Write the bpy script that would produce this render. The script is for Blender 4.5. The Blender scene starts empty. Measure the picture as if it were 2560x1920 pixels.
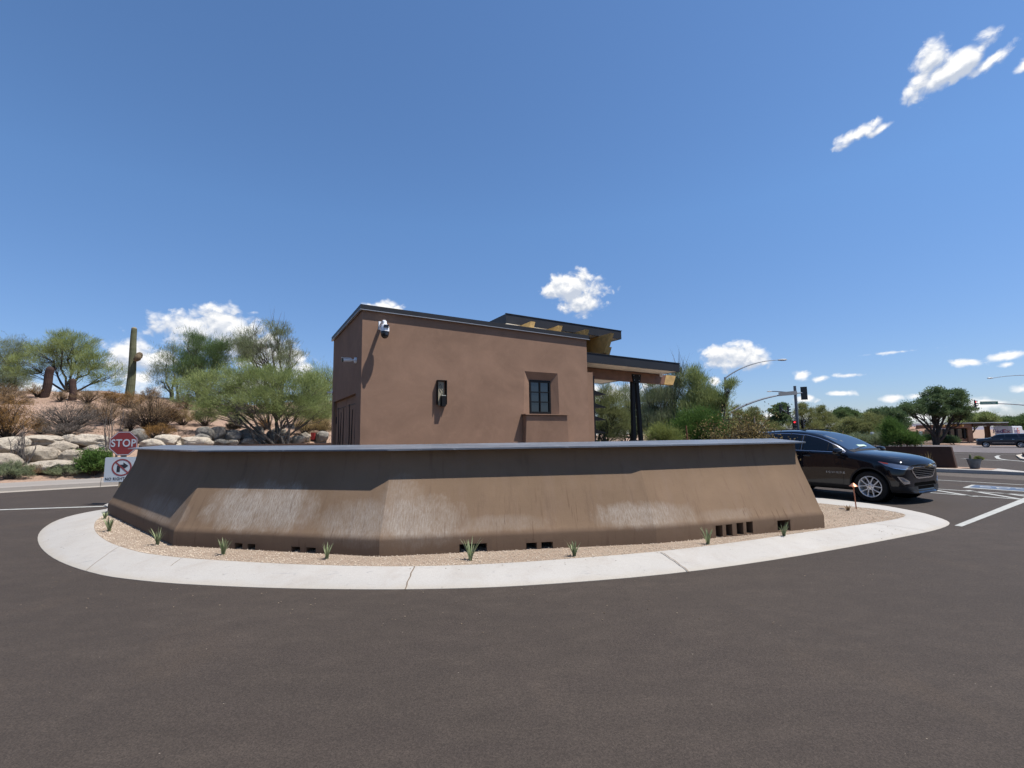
import bpy, bmesh, math, random
import numpy as np
from mathutils import Vector, Matrix
from mathutils.bvhtree import BVHTree

random.seed(7)
SC = bpy.context.scene
COL = SC.collection

# ------------------------------------------------------------------ camera
F = 1200.0; CXP, CYP = 1280.0, 960.0
EYE = Vector((0.0, 0.0, 1.6))
PITCH = math.atan(129.0 / F); ROLL = 0.013
_f = Vector((0, math.cos(PITCH), math.sin(PITCH)))
_u0 = Vector((0, -math.sin(PITCH), math.cos(PITCH)))
_r0 = Vector((1, 0, 0))
_r = _r0 * math.cos(ROLL) - _u0 * math.sin(ROLL)
_u = _u0 * math.cos(ROLL) + _r0 * math.sin(ROLL)
cam_data = bpy.data.cameras.new('camera'); cam = bpy.data.objects.new('camera', cam_data); COL.objects.link(cam)
cam.matrix_world = Matrix(((_r.x, _u.x, -_f.x, EYE.x), (_r.y, _u.y, -_f.y, EYE.y), (_r.z, _u.z, -_f.z, EYE.z), (0, 0, 0, 1)))
cam_data.sensor_width = 36; cam_data.lens = 36 * F / 2560
cam_data.clip_start = 0.05; cam_data.clip_end = 30000
SC.camera = cam

# ------------------------------------------------------------------ sun, sky, exposure
SUN_H = Vector((0.963, -0.27, 0)).normalized(); SUN_EL = math.radians(64.5)
sun_dir = Vector((SUN_H.x * math.cos(SUN_EL), SUN_H.y * math.cos(SUN_EL), math.sin(SUN_EL)))
sd = bpy.data.lights.new('sun', 'SUN'); sd.energy = 5.0; sd.angle = math.radians(0.5); sd.color = (1.0, 0.955, 0.9)
so = bpy.data.objects.new('sun', sd); COL.objects.link(so)
so.rotation_euler = sun_dir.to_track_quat('Z', 'Y').to_euler()
SKY_STRENGTH = 0.060; EV = 0.6; ALB = 0.60
SC.view_settings.view_transform = 'Standard'; SC.view_settings.look = 'None'
SC.view_settings.exposure = EV; SC.view_settings.gamma = 1.0
SC.view_settings.use_curve_mapping = False
SC.cycles.max_bounces = 6; SC.cycles.diffuse_bounces = 3; SC.cycles.glossy_bounces = 3; SC.cycles.transmission_bounces = 3
SC.cycles.adaptive_threshold = 0.02


def ray(px, py):
    return _f + _r * ((px - CXP) / F) + _u * ((CYP - py) / F)


def at(px, py, Y):
    d = ray(px, py); return EYE + d * (Y / d.y)


def G(px, py, z=0.0):
    d = ray(px, py); return EYE + d * ((z - EYE.z) / d.z)


# clouds: (px, py, rx, ry, rotation in degrees, weight), turned into directions of the sky
CLOUDS = [(2325, 150, 56, 32, 22, 1.05), (2378, 176, 92, 28, 20, 1.2), (2298, 206, 36, 36, 30, 1.0), (2475, 155, 80, 18, 24, .85),
          (2562, 165, 40, 18, 24, .9), (2135, 342, 66, 18, 16, .85), (2205, 322, 54, 13, 18, .6),
          (1430, 718, 62, 32, 0, 1.05), (1452, 752, 56, 30, 0, 1.0), (1380, 725, 32, 20, 0, .8),
          (965, 774, 48, 20, 0, .9), (925, 768, 22, 12, 0, .7),
          (480, 828, 85, 38, -4, 1.05), (555, 820, 75, 42, -8, 1.1), (610, 860, 100, 48, -14, 1.1), (690, 895, 100, 40, -25, 1.0),
          (750, 925, 45, 30, -20, .8), (320, 890, 60, 38, 0, 1.0), (380, 900, 60, 30, 0, 1.0), (350, 950, 80, 34, 0, .75), (90, 975, 60, 30, 0, .8),
          (1800, 885, 46, 26, 0, 1.0), (1850, 890, 60, 30, -6, 1.1), (1840, 910, 78, 16, 0, .8), (1787, 952, 16, 14, 0, .7),
          (2003, 938, 24, 14, -10, .8), (2050, 948, 38, 11, 5, .5), (2120, 938, 70, 9, 0, .45), (2105, 984, 34, 8, 0, .75), (2010, 997, 34, 12, 0, .55),
          (2420, 906, 42, 15, -8, .7), (2516, 889, 44, 13, 0, .75), (2520, 911, 30, 10, 0, .5),
          (2235, 996, 60, 14, 4, .62), (2290, 990, 60, 16, 10, .6), (2480, 1010, 130, 22, 0, .5), (2350, 1035, 240, 26, 0, .5), (2555, 975, 60, 16, 10, .5),
          (1540, 985, 80, 26, 0, .7), (1480, 975, 40, 22, 0, .8), (1620, 960, 70, 16, 0, .4), (2000, 1040, 300, 26, 0, .36),
          (650, 960, 150, 26, 0, .6), (2240, 880, 200, 9, 0, .18)]


def az_el(px, py):
    d = ray(px, py).normalized(); return math.atan2(d.x, d.y), math.asin(d.z)


def build_world():
    w = bpy.data.worlds.new("World"); SC.world = w; w.use_nodes = True
    nt = w.node_tree; N = nt.nodes; L = nt.links; N.clear()
    out = N.new('ShaderNodeOutputWorld'); bg = N.new('ShaderNodeBackground'); bg.inputs[1].default_value = SKY_STRENGTH
    sky = N.new('ShaderNodeTexSky'); sky.sky_type = 'NISHITA'; sky.sun_disc = False
    sky.sun_elevation = SUN_EL; sky.sun_rotation = math.atan2(SUN_H.x, SUN_H.y)
    sky.altitude = 300; sky.air_density = 1.0; sky.dust_density = 0.25; sky.ozone_density = 3.0
    tc = N.new('ShaderNodeTexCoord')
    sep = N.new('ShaderNodeSeparateXYZ'); L.new(tc.outputs['Generated'], sep.inputs[0])

    def m(op, a, b=None, c=None, clamp=False):
        n = N.new('ShaderNodeMath'); n.operation = op; n.use_clamp = clamp
        for i, v in enumerate((a, b, c)):
            if v is None: continue
            if isinstance(v, (int, float)): n.inputs[i].default_value = v
            else: L.new(v, n.inputs[i])
        return n.outputs[0]
    az = m('ARCTAN2', sep.outputs[0], sep.outputs[1]); el = m('ARCSINE', sep.outputs[2])

    def field(dz, big=False):
        cb = N.new('ShaderNodeCombineXYZ'); L.new(az, cb.inputs[0]); L.new(m('ADD', el, dz), cb.inputs[1])
        cur = None
        for (px, py, rx, ry, rot, wt) in CLOUDS:
            if big and (wt < .8 or rx < 28): continue
            a0, e0 = az_el(px, py); a1, _ = az_el(px + rx, py); a2, _ = az_el(px - rx, py)
            _, e1 = az_el(px, py - ry); _, e2 = az_el(px, py + ry)
            mp = N.new('ShaderNodeMapping'); mp.vector_type = 'TEXTURE'
            mp.inputs['Location'].default_value = (a0, e0, 0)
            mp.inputs['Rotation'].default_value = (0, 0, math.radians(rot))
            mp.inputs['Scale'].default_value = ((a1 - a2) / 2 * 1.36, (e1 - e2) / 2 * 1.36, 1)
            L.new(cb.outputs[0], mp.inputs[0])
            ln = N.new('ShaderNodeVectorMath'); ln.operation = 'LENGTH'; L.new(mp.outputs[0], ln.inputs[0])
            v = m('SUBTRACT', wt + (.12 if wt < .8 else 0), ln.outputs['Value'])
            cur = v if cur is None else m('SMOOTH_MAX', cur, v, 0.25)
        vo = N.new('ShaderNodeTexVoronoi'); vo.feature = 'F1'; vo.inputs['Scale'].default_value = 30; vo.inputs['Detail'].default_value = 2.5; vo.inputs['Roughness'].default_value = .55
        nz = N.new('ShaderNodeTexNoise'); nz.inputs['Scale'].default_value = 34; nz.inputs['Detail'].default_value = 7; nz.inputs['Roughness'].default_value = .62
        nz.inputs['Distortion'].default_value = .5
        sc = N.new('ShaderNodeVectorMath'); sc.operation = 'MULTIPLY'; sc.inputs[1].default_value = (1, 1.25, 1); L.new(cb.outputs[0], sc.inputs[0])
        L.new(sc.outputs[0], nz.inputs['Vector'])
        wv = N.new('ShaderNodeVectorMath'); wv.operation = 'MULTIPLY_ADD'; wv.inputs[1].default_value = (.03, .03, 0); L.new(nz.outputs['Color'], wv.inputs[0]); L.new(sc.outputs[0], wv.inputs[2]); L.new(wv.outputs[0], vo.inputs['Vector'])
        return m('ADD', cur, m('ADD', m('MULTIPLY', m('SUBTRACT', nz.outputs[0], 0.5), .80), m('MULTIPLY', m('SUBTRACT', .98, vo.outputs['Distance']), .62)))
    f0 = field(0.0); f1 = field(0.010, True)
    mr = N.new('ShaderNodeMapRange'); mr.interpolation_type = 'SMOOTHSTEP'
    mr.inputs[1].default_value = 0.0; mr.inputs[2].default_value = 0.6; L.new(f0, mr.inputs[0])
    # sunlit tops, greyer bases
    sh = N.new('ShaderNodeMapRange'); sh.inputs[1].default_value = -0.22; sh.inputs[2].default_value = .34; sh.inputs[3].default_value = 0; sh.inputs[4].default_value = 1
    L.new(m('SUBTRACT', f0, f1), sh.inputs[0])
    cc = N.new('ShaderNodeMix'); cc.data_type = 'RGBA'
    k = 1.0 / SKY_STRENGTH / 2 ** EV
    cc.inputs['A'].default_value = (0.58 * k, 0.64 * k, 0.75 * k, 1); cc.inputs['B'].default_value = (1.05 * k, 1.05 * k, 1.05 * k, 1)
    L.new(sh.outputs[0], cc.inputs['Factor'])
    tint = N.new('ShaderNodeMix'); tint.data_type = 'RGBA'; tint.blend_type = 'MULTIPLY'; tint.inputs['Factor'].default_value = 1
    hz = N.new('ShaderNodeMapRange'); hz.inputs[1].default_value = 0.0; hz.inputs[2].default_value = 0.42; L.new(el, hz.inputs[0])
    tc2 = N.new('ShaderNodeMix'); tc2.data_type = 'RGBA'; tc2.inputs['A'].default_value = (.90, .96, 1.24, 1); tc2.inputs['B'].default_value = (1.21, 1.50, 1.74, 1)
    L.new(hz.outputs[0], tc2.inputs['Factor']); L.new(tc2.outputs['Result'], tint.inputs['B']); L.new(sky.outputs[0], tint.inputs['A'])
    mx = N.new('ShaderNodeMix'); mx.data_type = 'RGBA'
    L.new(mr.outputs[0], mx.inputs['Factor']); L.new(tint.outputs['Result'], mx.inputs['A']); L.new(cc.outputs['Result'], mx.inputs['B'])
    L.new(mx.outputs['Result'], bg.inputs[0]); L.new(bg.outputs[0], out.inputs[0])
    w.cycles.sampling_method = 'MANUAL'; w.cycles.sample_map_resolution = 512
    return tint


TINT = build_world()

# ------------------------------------------------------------------ helpers


def tag(o, label=None, cat=None, group=None, kind=None):
    if label: o['label'] = label
    if cat: o['category'] = cat
    if group: o['group'] = group
    if kind: o['kind'] = kind
    return o


def empty(name, loc=(0, 0, 0), rz=0.0, parent=None):
    o = bpy.data.objects.new(name, None); COL.objects.link(o); o.location = loc; o.rotation_euler = (0, 0, rz)
    o.empty_display_size = .2
    if parent: o.parent = parent
    return o


def mat_of(o):
    M = Matrix.LocRotScale(o.location, o.rotation_euler, o.scale)
    return mat_of(o.parent) @ M if o.parent else M


class MB:
    def __init__(s): s.v = []; s.f = []

    def add(s, V, Fc):
        n = len(s.v); s.v.extend([tuple(p) for p in V]); s.f.extend([tuple(i + n for i in f) for f in Fc]); return s

    def box(s, x0, x1, y0, y1, z0, z1, M=None):
        P = [Vector((x, y, z)) for z in (z0, z1) for y in (y0, y1) for x in (x0, x1)]
        if M: P = [M @ p for p in P]
        return s.add(P, [(0, 2, 3, 1), (4, 5, 7, 6), (0, 1, 5, 4), (2, 6, 7, 3), (0, 4, 6, 2), (1, 3, 7, 5)])

    def tube(s, pts, rad, n=8, caps=True):
        pts = [Vector(p) for p in pts]
        if not hasattr(rad, '__len__'): rad = [rad] * len(pts)
        V = []; up = None
        for i, p in enumerate(pts):
            d = (pts[min(i + 1, len(pts) - 1)] - pts[max(i - 1, 0)]).normalized()
            if up is None or abs(up.dot(d)) > .98: up = Vector((0, 0, 1)) if abs(d.z) < .9 else Vector((1, 0, 0))
            a = d.cross(up).normalized(); b = a.cross(d).normalized(); up = b
            for k in range(n):
                t = 2 * math.pi * k / n; V.append(p + (a * math.cos(t) + b * math.sin(t)) * rad[i])
        Fc = []
        for i in range(len(pts) - 1):
            for k in range(n):
                Fc.append((i * n + k, i * n + (k + 1) % n, (i + 1) * n + (k + 1) % n, (i + 1) * n + k))
        if caps: Fc.append(tuple(range(n - 1, -1, -1))); Fc.append(tuple((len(pts) - 1) * n + k for k in range(n)))
        return s.add(V, Fc)

    def lathe(s, prof, n=24, M=None):
        V = []; Fc = []
        for (r, z) in prof:
            for k in range(n):
                t = 2 * math.pi * k / n; V.append(Vector((r * math.cos(t), r * math.sin(t), z)))
        for i in range(len(prof) - 1):
            for k in range(n): Fc.append((i * n + k, i * n + (k + 1) % n, (i + 1) * n + (k + 1) % n, (i + 1) * n + k))
        Fc.append(tuple(range(n - 1, -1, -1))); Fc.append(tuple((len(prof) - 1) * n + k for k in range(n)))
        if M: V = [M @ p for p in V]
        return s.add(V, Fc)

    def prism(s, poly, axis_fn, t0, t1):
        """poly: 2D points; axis_fn(u, v, t) -> 3D"""
        n = len(poly)
        V = [axis_fn(u, v, t0) for u, v in poly] + [axis_fn(u, v, t1) for u, v in poly]
        Fc = [tuple(range(n - 1, -1, -1)), tuple(range(n, 2 * n))] + [(i, (i + 1) % n, (i + 1) % n + n, i + n) for i in range(n)]
        return s.add(V, Fc)

    def mesh(s, name):
        me = bpy.data.meshes.new(name); me.from_pydata(s.v, [], s.f); me.update(); return me

    def build(s, name, mat, parent=None, world=False, smooth=False, origin=None, bevel=0, angle=None):
        if world and parent:
            Mi = mat_of(parent).inverted(); s.v = [tuple(Mi @ Vector(p)) for p in s.v]
        if origin is not None:
            s.v = [tuple(Vector(p) - Vector(origin)) for p in s.v]
        me = s.mesh(name)
        bm = bmesh.new(); bm.from_mesh(me); bmesh.ops.recalc_face_normals(bm, faces=bm.faces)
        if bevel:
            ed = [e for e in bm.edges if len(e.link_faces) == 2 and e.calc_face_angle(0) > .5]
            bmesh.ops.bevel(bm, geom=ed, offset=bevel, segments=2, affect='EDGES', clamp_overlap=True)
        bm.to_mesh(me); bm.free()
        if mat: me.materials.append(mat)
        o = bpy.data.objects.new(name, me); COL.objects.link(o)
        if parent: o.parent = parent
        if origin is not None: o.location = origin
        if smooth:
            me.shade_smooth()
            me.set_sharp_from_angle(angle=math.radians(angle or 35))
        return o


def np_object(name, V, Fc, mat, parent=None, origin=None):
    me = bpy.data.meshes.new(name)
    if origin is not None: V = V - np.array(origin)[None, :]
    me.from_pydata(V.astype(np.float32), [], Fc.astype(np.int32)); me.update()
    if mat: me.materials.append(mat)
    o = bpy.data.objects.new(name, me); COL.objects.link(o)
    if parent: o.parent = parent
    if origin is not None: o.location = origin
    return o


def apply_mods(o):
    bpy.context.view_layer.update()
    dg = bpy.context.evaluated_depsgraph_get()
    me = bpy.data.meshes.new_from_object(o.evaluated_get(dg)); o.modifiers.clear(); o.data = me


def boolean_cut(o, cutter_mb, solver='EXACT'):
    c = cutter_mb.build('cutter_temp', None)
    if o.parent: c.matrix_world = mat_of(o.parent)
    md = o.modifiers.new('b', 'BOOLEAN'); md.operation = 'DIFFERENCE'; md.object = c; md.solver = solver
    apply_mods(o)
    bpy.data.objects.remove(c, do_unlink=True)


def copy_thing(root, loc=None, rz=None, scale=None, label=None):
    r = root.copy(); COL.objects.link(r)
    if loc is not None: r.location = loc
    if rz is not None: r.rotation_euler = (0, 0, rz)
    if scale is not None: r.scale = (scale,) * 3
    if label: r['label'] = label

    def rec(src, dst):
        for ch in [c for c in src.children]:
            c = ch.copy(); COL.objects.link(c); c.parent = dst; rec(ch, c)
    rec(root, r)
    return r


# ------------------------------------------------------------------ materials
def new_mat(name):
    m = bpy.data.materials.new(name); m.use_nodes = True
    nt = m.node_tree; b = nt.nodes['Principled BSDF']; return m, nt, b


def simple(name, col, rough=.6, metal=0.0, spec=None, coat=0.0, emit=None, estr=0, bump=0, bscale=60, var=0, vscale=5):
    m, nt, b = new_mat(name); col = tuple(x * ALB for x in col)
    b.inputs['Base Color'].default_value = (*col, 1); b.inputs['Roughness'].default_value = rough; b.inputs['Metallic'].default_value = metal
    if spec is not None: b.inputs['Specular IOR Level'].default_value = spec
    if coat: b.inputs['Coat Weight'].default_value = coat; b.inputs['Coat Roughness'].default_value = .03
    if emit: b.inputs['Emission Color'].default_value = (*emit, 1); b.inputs['Emission Strength'].default_value = estr
    tc = nt.nodes.new('ShaderNodeTexCoord')
    if var:
        n = nt.nodes.new('ShaderNodeTexNoise'); n.inputs['Scale'].default_value = vscale; n.inputs['Detail'].default_value = 6
        nt.links.new(tc.outputs['Object'], n.inputs['Vector'])
        mr = nt.nodes.new('ShaderNodeMapRange'); mr.inputs[1].default_value = .25; mr.inputs[2].default_value = .75
        mr.inputs[3].default_value = 1 - var; mr.inputs[4].default_value = 1 + var; nt.links.new(n.outputs[0], mr.inputs[0])
        mx = nt.nodes.new('ShaderNodeMix'); mx.data_type = 'RGBA'; mx.blend_type = 'MULTIPLY'; mx.inputs['Factor'].default_value = 1
        mx.inputs['A'].default_value = (*col, 1); nt.links.new(mr.outputs[0], mx.inputs['B']); nt.links.new(mx.outputs['Result'], b.inputs['Base Color'])
    if bump:
        n = nt.nodes.new('ShaderNodeTexNoise'); n.inputs['Scale'].default_value = bscale; n.inputs['Detail'].default_value = 4
        nt.links.new(tc.outputs['Object'], n.inputs['Vector'])
        bp = nt.nodes.new('ShaderNodeBump'); bp.inputs['Strength'].default_value = bump; bp.inputs['Distance'].default_value = .01
        nt.links.new(n.outputs[0], bp.inputs['Height']); nt.links.new(bp.outputs[0], b.inputs['Normal'])
    return m


class NB:
    """small node helper"""
    def __init__(s, name):
        s.m, s.nt, s.b = new_mat(name); s.N = s.nt.nodes; s.L = s.nt.links
        s.tc = s.N.new('ShaderNodeTexCoord')

    def noise(s, scale, detail=5, rough=.6, vec=None, stretch=None, dist=0):
        n = s.N.new('ShaderNodeTexNoise'); n.inputs['Scale'].default_value = scale; n.inputs['Detail'].default_value = detail; n.inputs['Roughness'].default_value = rough
        n.inputs['Distortion'].default_value = dist
        v = vec or s.tc.outputs['Object']
        if stretch:
            mp = s.N.new('ShaderNodeMapping'); mp.inputs['Scale'].default_value = stretch; s.L.new(v, mp.inputs[0]); v = mp.outputs[0]
        s.L.new(v, n.inputs['Vector']); return n.outputs[0]

    def voronoi(s, scale, vec=None, feature='F1', out='Color'):
        n = s.N.new('ShaderNodeTexVoronoi'); n.inputs['Scale'].default_value = scale; n.feature = feature
        s.L.new(vec or s.tc.outputs['Object'], n.inputs['Vector']); return n.outputs[out]

    def rng(s, v, a, b, c=0.0, d=1.0, smooth=False):
        n = s.N.new('ShaderNodeMapRange')
        if smooth: n.interpolation_type = 'SMOOTHSTEP'
        for i, x in enumerate((a, b, c, d)): n.inputs[i + 1].default_value = x
        s.L.new(v, n.inputs[0]); return n.outputs[0]

    def math(s, op, a, b=None):
        n = s.N.new('ShaderNodeMath'); n.operation = op
        for i, v in enumerate((a, b)):
            if v is None: continue
            if isinstance(v, (int, float)): n.inputs[i].default_value = v
            else: s.L.new(v, n.inputs[i])
        return n.outputs[0]

    def mix(s, fac, A, B, mode='MIX'):
        n = s.N.new('ShaderNodeMix'); n.data_type = 'RGBA'; n.blend_type = mode
        for key, v in (('Factor', fac), ('A', A), ('B', B)):
            if isinstance(v, (int, float)) and key == 'Factor': n.inputs[key].default_value = v
            elif isinstance(v, tuple): n.inputs[key].default_value = (*(x * ALB for x in v), 1)
            else: s.L.new(v, n.inputs[key])
        return n.outputs['Result']

    def bump(s, h, strength=.3, dist=.01, normal=None):
        n = s.N.new('ShaderNodeBump'); n.inputs['Strength'].default_value = strength; n.inputs['Distance'].default_value = dist
        s.L.new(h, n.inputs['Height'])
        if normal: s.L.new(normal, n.inputs['Normal'])
        return n.outputs[0]

    def done(s, color, normal=None, rough=.85, spec=.3):
        s.L.new(color, s.b.inputs['Base Color'])
        if isinstance(rough, (int, float)): s.b.inputs['Roughness'].default_value = rough
        else: s.L.new(rough, s.b.inputs['Roughness'])
        s.b.inputs['Specular IOR Level'].default_value = spec
        if normal: s.L.new(normal, s.b.inputs['Normal'])
        return s.m


def m_asphalt(name, base, spots=1.0):
    n = NB(name)
    big = n.noise(.25, 4); mid = n.noise(2.2, 6, .65, stretch=(1, 1.6, 1)); fine = n.noise(60, 5, .75)
    c = n.mix(n.rng(big, .3, .7), tuple(x * .84 for x in base), tuple(x * 1.16 for x in base))
    c = n.mix(1.0, c, n.rng(n.noise(5.5, 6, .7, stretch=(.6, 1.2, 1)), .3, .7, .84, 1.16), 'MULTIPLY')
    c = n.mix(1.0, c, n.rng(n.noise(.6, 3, .5, stretch=(.12, 1.4, 1), dist=.8), .35, .65, .92, 1.08), 'MULTIPLY')
    c = n.mix(n.rng(mid, .3, .72), c, tuple(x * 1.0 for x in (base[0] * .82, base[1] * .82, base[2] * .84)))
    c = n.mix(n.math('MULTIPLY', n.rng(n.noise(.9, 5, .6, stretch=(1, .5, 1)), .58, .75), .45), c, (base[0] * 1.35, base[1] * 1.27, base[2] * 1.15))
    agg = n.voronoi(150)
    sepc = n.N.new('ShaderNodeSeparateColor'); n.L.new(agg, sepc.inputs[0])
    c = n.mix(1.0, c, n.rng(sepc.outputs[0], 0, 1, .74, 1.26), 'MULTIPLY')
    c = n.mix(1.0, c, n.rng(fine, .3, .7, .76, 1.24), 'MULTIPLY')
    vs = n.voronoi(26); s2 = n.N.new('ShaderNodeSeparateColor'); n.L.new(vs, s2.inputs[0])
    vd = n.voronoi(26, out='Distance')
    sp = n.math('MULTIPLY', n.math('GREATER_THAN', s2.outputs[1], .988), n.math('LESS_THAN', vd, .10))
    c = n.mix(n.math('MULTIPLY', sp, spots), c, (.5, .42, .33))
    dk = n.math('MULTIPLY', n.rng(n.noise(7, 4, .7), .62, .75), .5)
    c = n.mix(dk, c, tuple(x * .6 for x in base))
    h = n.math('ADD', n.math('MULTIPLY', sepc.outputs[0], .5), n.noise(90, 3, .7))
    return n.done(c, n.bump(h, .5, .006), .9, .25)


def m_concrete(name, base=(.56, .545, .52), stain=(.42, .36, .30)):
    n = NB(name)
    c = n.mix(n.rng(n.noise(.8, 5), .3, .7), base, tuple(x * .88 for x in base))
    c = n.mix(n.math('MULTIPLY', n.rng(n.noise(2.4, 6, .65, dist=.6), .5, .72), .35), c, stain)
    c = n.mix(n.math('MULTIPLY', n.rng(n.noise(5, 4, .6, stretch=(1, 4, 1), dist=1.0), .62, .72), .5), c, (.30, .30, .31))
    geo = n.N.new('ShaderNodeSeparateXYZ'); n.L.new(n.tc.outputs['Object'], geo.inputs[0])
    c = n.mix(n.math('MULTIPLY', n.rng(n.math('ADD', geo.outputs[2], n.math('MULTIPLY', n.noise(3, 4, .6), .05)), .065, .03), .55), c, (.50, .44, .355))
    c = n.mix(n.math('MULTIPLY', n.rng(n.noise(9, 6, .75, dist=2.0), .60, .68), .4), c, (.33, .32, .31))
    c = n.mix(1.0, c, n.rng(n.noise(90, 3), .3, .7, .9, 1.08), 'MULTIPLY')
    vs = n.voronoi(14); s2 = n.N.new('ShaderNodeSeparateColor'); n.L.new(vs, s2.inputs[0]); vd = n.voronoi(14, out='Distance')
    sp = n.math('MULTIPLY', n.math('GREATER_THAN', s2.outputs[1], .95), n.math('LESS_THAN', vd, .13))
    c = n.mix(sp, c, (.12, .10, .08))
    return n.done(c, n.bump(n.noise(70, 5, .7), .25, .004), .85, .3)


def m_stucco(name, base, dark=.85, light=1.1):
    n = NB(name)
    c = n.mix(n.rng(n.noise(.9, 5, .6, dist=.8), .35, .7), tuple(x * dark for x in base), tuple(x * light for x in base))
    c = n.mix(n.math('MULTIPLY', n.rng(n.noise(3.2, 6, .7, dist=1.5), .52, .7), .35), c, tuple(x * 1.22 for x in base))
    c = n.mix(n.math('MULTIPLY', n.rng(n.noise(2.0, 5, .6, stretch=(1, 1, .35)), .55, .75), .3), c, tuple(x * .75 for x in base))
    h = n.math('ADD', n.noise(2.5, 4, .5), n.math('MULTIPLY', n.noise(60, 4, .7), .12))
    return n.done(c, n.bump(h, .35, .02), .9, .15)


def m_leaf(name, c1, c2, trans=.35, scale=1.2):
    m, nt, b = new_mat(name); N = nt.nodes; L = nt.links; N.remove(b); c1 = tuple(x * ALB for x in c1); c2 = tuple(x * ALB for x in c2)
    out = N['Material Output']
    g = N.new('ShaderNodeNewGeometry'); tc = N.new('ShaderNodeTexCoord')
    nz = N.new('ShaderNodeTexNoise'); nz.inputs['Scale'].default_value = scale; nz.inputs['Detail'].default_value = 3; L.new(tc.outputs['Object'], nz.inputs['Vector'])
    ad = N.new('ShaderNodeMath'); ad.operation = 'MULTIPLY_ADD'; ad.inputs[1].default_value = .6; L.new(g.outputs['Random Per Island'], ad.inputs[0])
    mr = N.new('ShaderNodeMapRange'); mr.inputs[1].default_value = .3; mr.inputs[2].default_value = .7; mr.inputs[3].default_value = -.1; mr.inputs[4].default_value = .5
    L.new(nz.outputs[0], mr.inputs[0]); L.new(mr.outputs[0], ad.inputs[2])
    mx = N.new('ShaderNodeMix'); mx.data_type = 'RGBA'; mx.clamp_factor = True
    mx.inputs['A'].default_value = (*c1, 1); mx.inputs['B'].default_value = (*c2, 1); L.new(ad.outputs[0], mx.inputs['Factor'])
    d = N.new('ShaderNodeBsdfDiffuse'); t = N.new('ShaderNodeBsdfTranslucent'); s = N.new('ShaderNodeMixShader'); s.inputs[0].default_value = trans
    L.new(mx.outputs['Result'], d.inputs[0]); L.new(mx.outputs['Result'], t.inputs[0]); L.new(d.outputs[0], s.inputs[1]); L.new(t.outputs[0], s.inputs[2])
    L.new(s.outputs[0], out.inputs[0]); return m


MT = {}
MT['asphalt'] = m_asphalt('asphalt', (.077, .060, .048), .6)
MT['street_asphalt'] = m_asphalt('street_asphalt', (.20, .175, .17), .3)
MT['concrete'] = m_concrete('kerb_concrete', (.57, .54, .495))
MT['walk'] = m_concrete('sidewalk_concrete', (.40, .36, .32), (.33, .27, .23))
MT['building'] = m_stucco('building_stucco', (.36, .225, .155))
MT['steel_black'] = simple('black_steel', (.010, .010, .011), .5, .0, .18, bump=.05)
MT['fascia'] = simple('dark_roof_metal', (.028, .030, .036), .5, .0, .22, bump=.15, bscale=3, var=.15)
MT['cream'] = simple('cream_soffit', (1.3, 1.22, 1.08), .8)
MT['gold_wood'] = simple('varnished_beam_wood', (.72, .46, .16), .55, var=.25, vscale=9, bump=.1)
MT['brown_wood'] = simple('brown_stained_wood', (.26, .125, .07), .6, var=.2, vscale=6, bump=.1)
MT['glass_dark'] = simple('dark_window_glass', (.012, .016, .02), .03, 0, .8)
MT['white_plastic'] = simple('white_plastic', (1.15, 1.16, 1.18), .35, var=.05)
MT['black_plastic'] = simple('black_plastic', (.012, .012, .013), .25)
MT['paint_white'] = simple('road_paint_white', (.50, .50, .46), .8, var=.25, vscale=9)
MT['paint_blue'] = simple('road_paint_blue', (.075, .125, .215), .8, var=.3, vscale=8)
MT['galv'] = simple('galvanised_steel', (.36, .39, .42), .45, .6, var=.15, vscale=4)
MT['galv_grey'] = simple('planter_zinc', (.16, .19, .22), .55, .4, var=.35, vscale=6)
MT['copper'] = simple('copper_metal', (.75, .33, .20), .5, .7, var=.25, vscale=30)
MT['sign_red'] = simple('sign_red', (.27, .035, .035), .45)
MT['sign_white'] = simple('sign_white', (.60, .66, .72), .45)
MT['sign_grey'] = simple('sign_back_grey', (.42, .42, .40), .5)
MT['sign_ink'] = simple('sign_black', (.02, .02, .03), .5)
MT['sign_ring'] = simple('sign_ring_red', (.30, .06, .06), .5)
MT['sign_green'] = simple('sign_green', (.015, .16, .12), .5)
MT['tan_post'] = simple('tan_painted_wood', (.36, .27, .16), .7, var=.2)
MT['red_lamp'] = simple('red_signal_light', (.8, .02, .02), .4, emit=(1, .03, .04), estr=1.6)
MT['red_box'] = simple('red_painted_metal', (.30, .02, .02), .5)
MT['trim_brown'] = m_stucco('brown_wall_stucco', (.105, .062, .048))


# ------------------------------------------------------------------ terrain functions
def smooth(a, b, x):
    t = max(0.0, min(1.0, (x - a) / (b - a))); return t * t * (3 - 2 * t)


def gz(x, y):
    return -.9 * smooth(20, 80, .62 * x + .785 * y)


KX, KY = -16.7, 15.7; KU = (.77, .638); KN = (-.638, .77)


def tn(x, y):
    dx, dy = x - KX, y - KY
    return dx * KU[0] + dy * KU[1], dx * KN[0] + dy * KN[1]


def hill(x, y):
    t, n = tn(x, y)
    fade = 1 - smooth(20, 36, t)
    h = .16
    h += fade * 1.75 * smooth(2.6, 7.2, n)
    h += fade * (2.9 + .35 * math.sin(t * .35 + 1)) * smooth(5.5, 24, n)
    h -= fade * 1.6 * smooth(26, 70, n)
    if n > 2.2: h += fade * .10 * (math.sin(x * 1.3 + y * .7) * math.sin(y * 1.1 - x * .4)) + .04 * math.sin(x * 3.1) * math.sin(y * 2.7)
    return h + gz(x, y)


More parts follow.
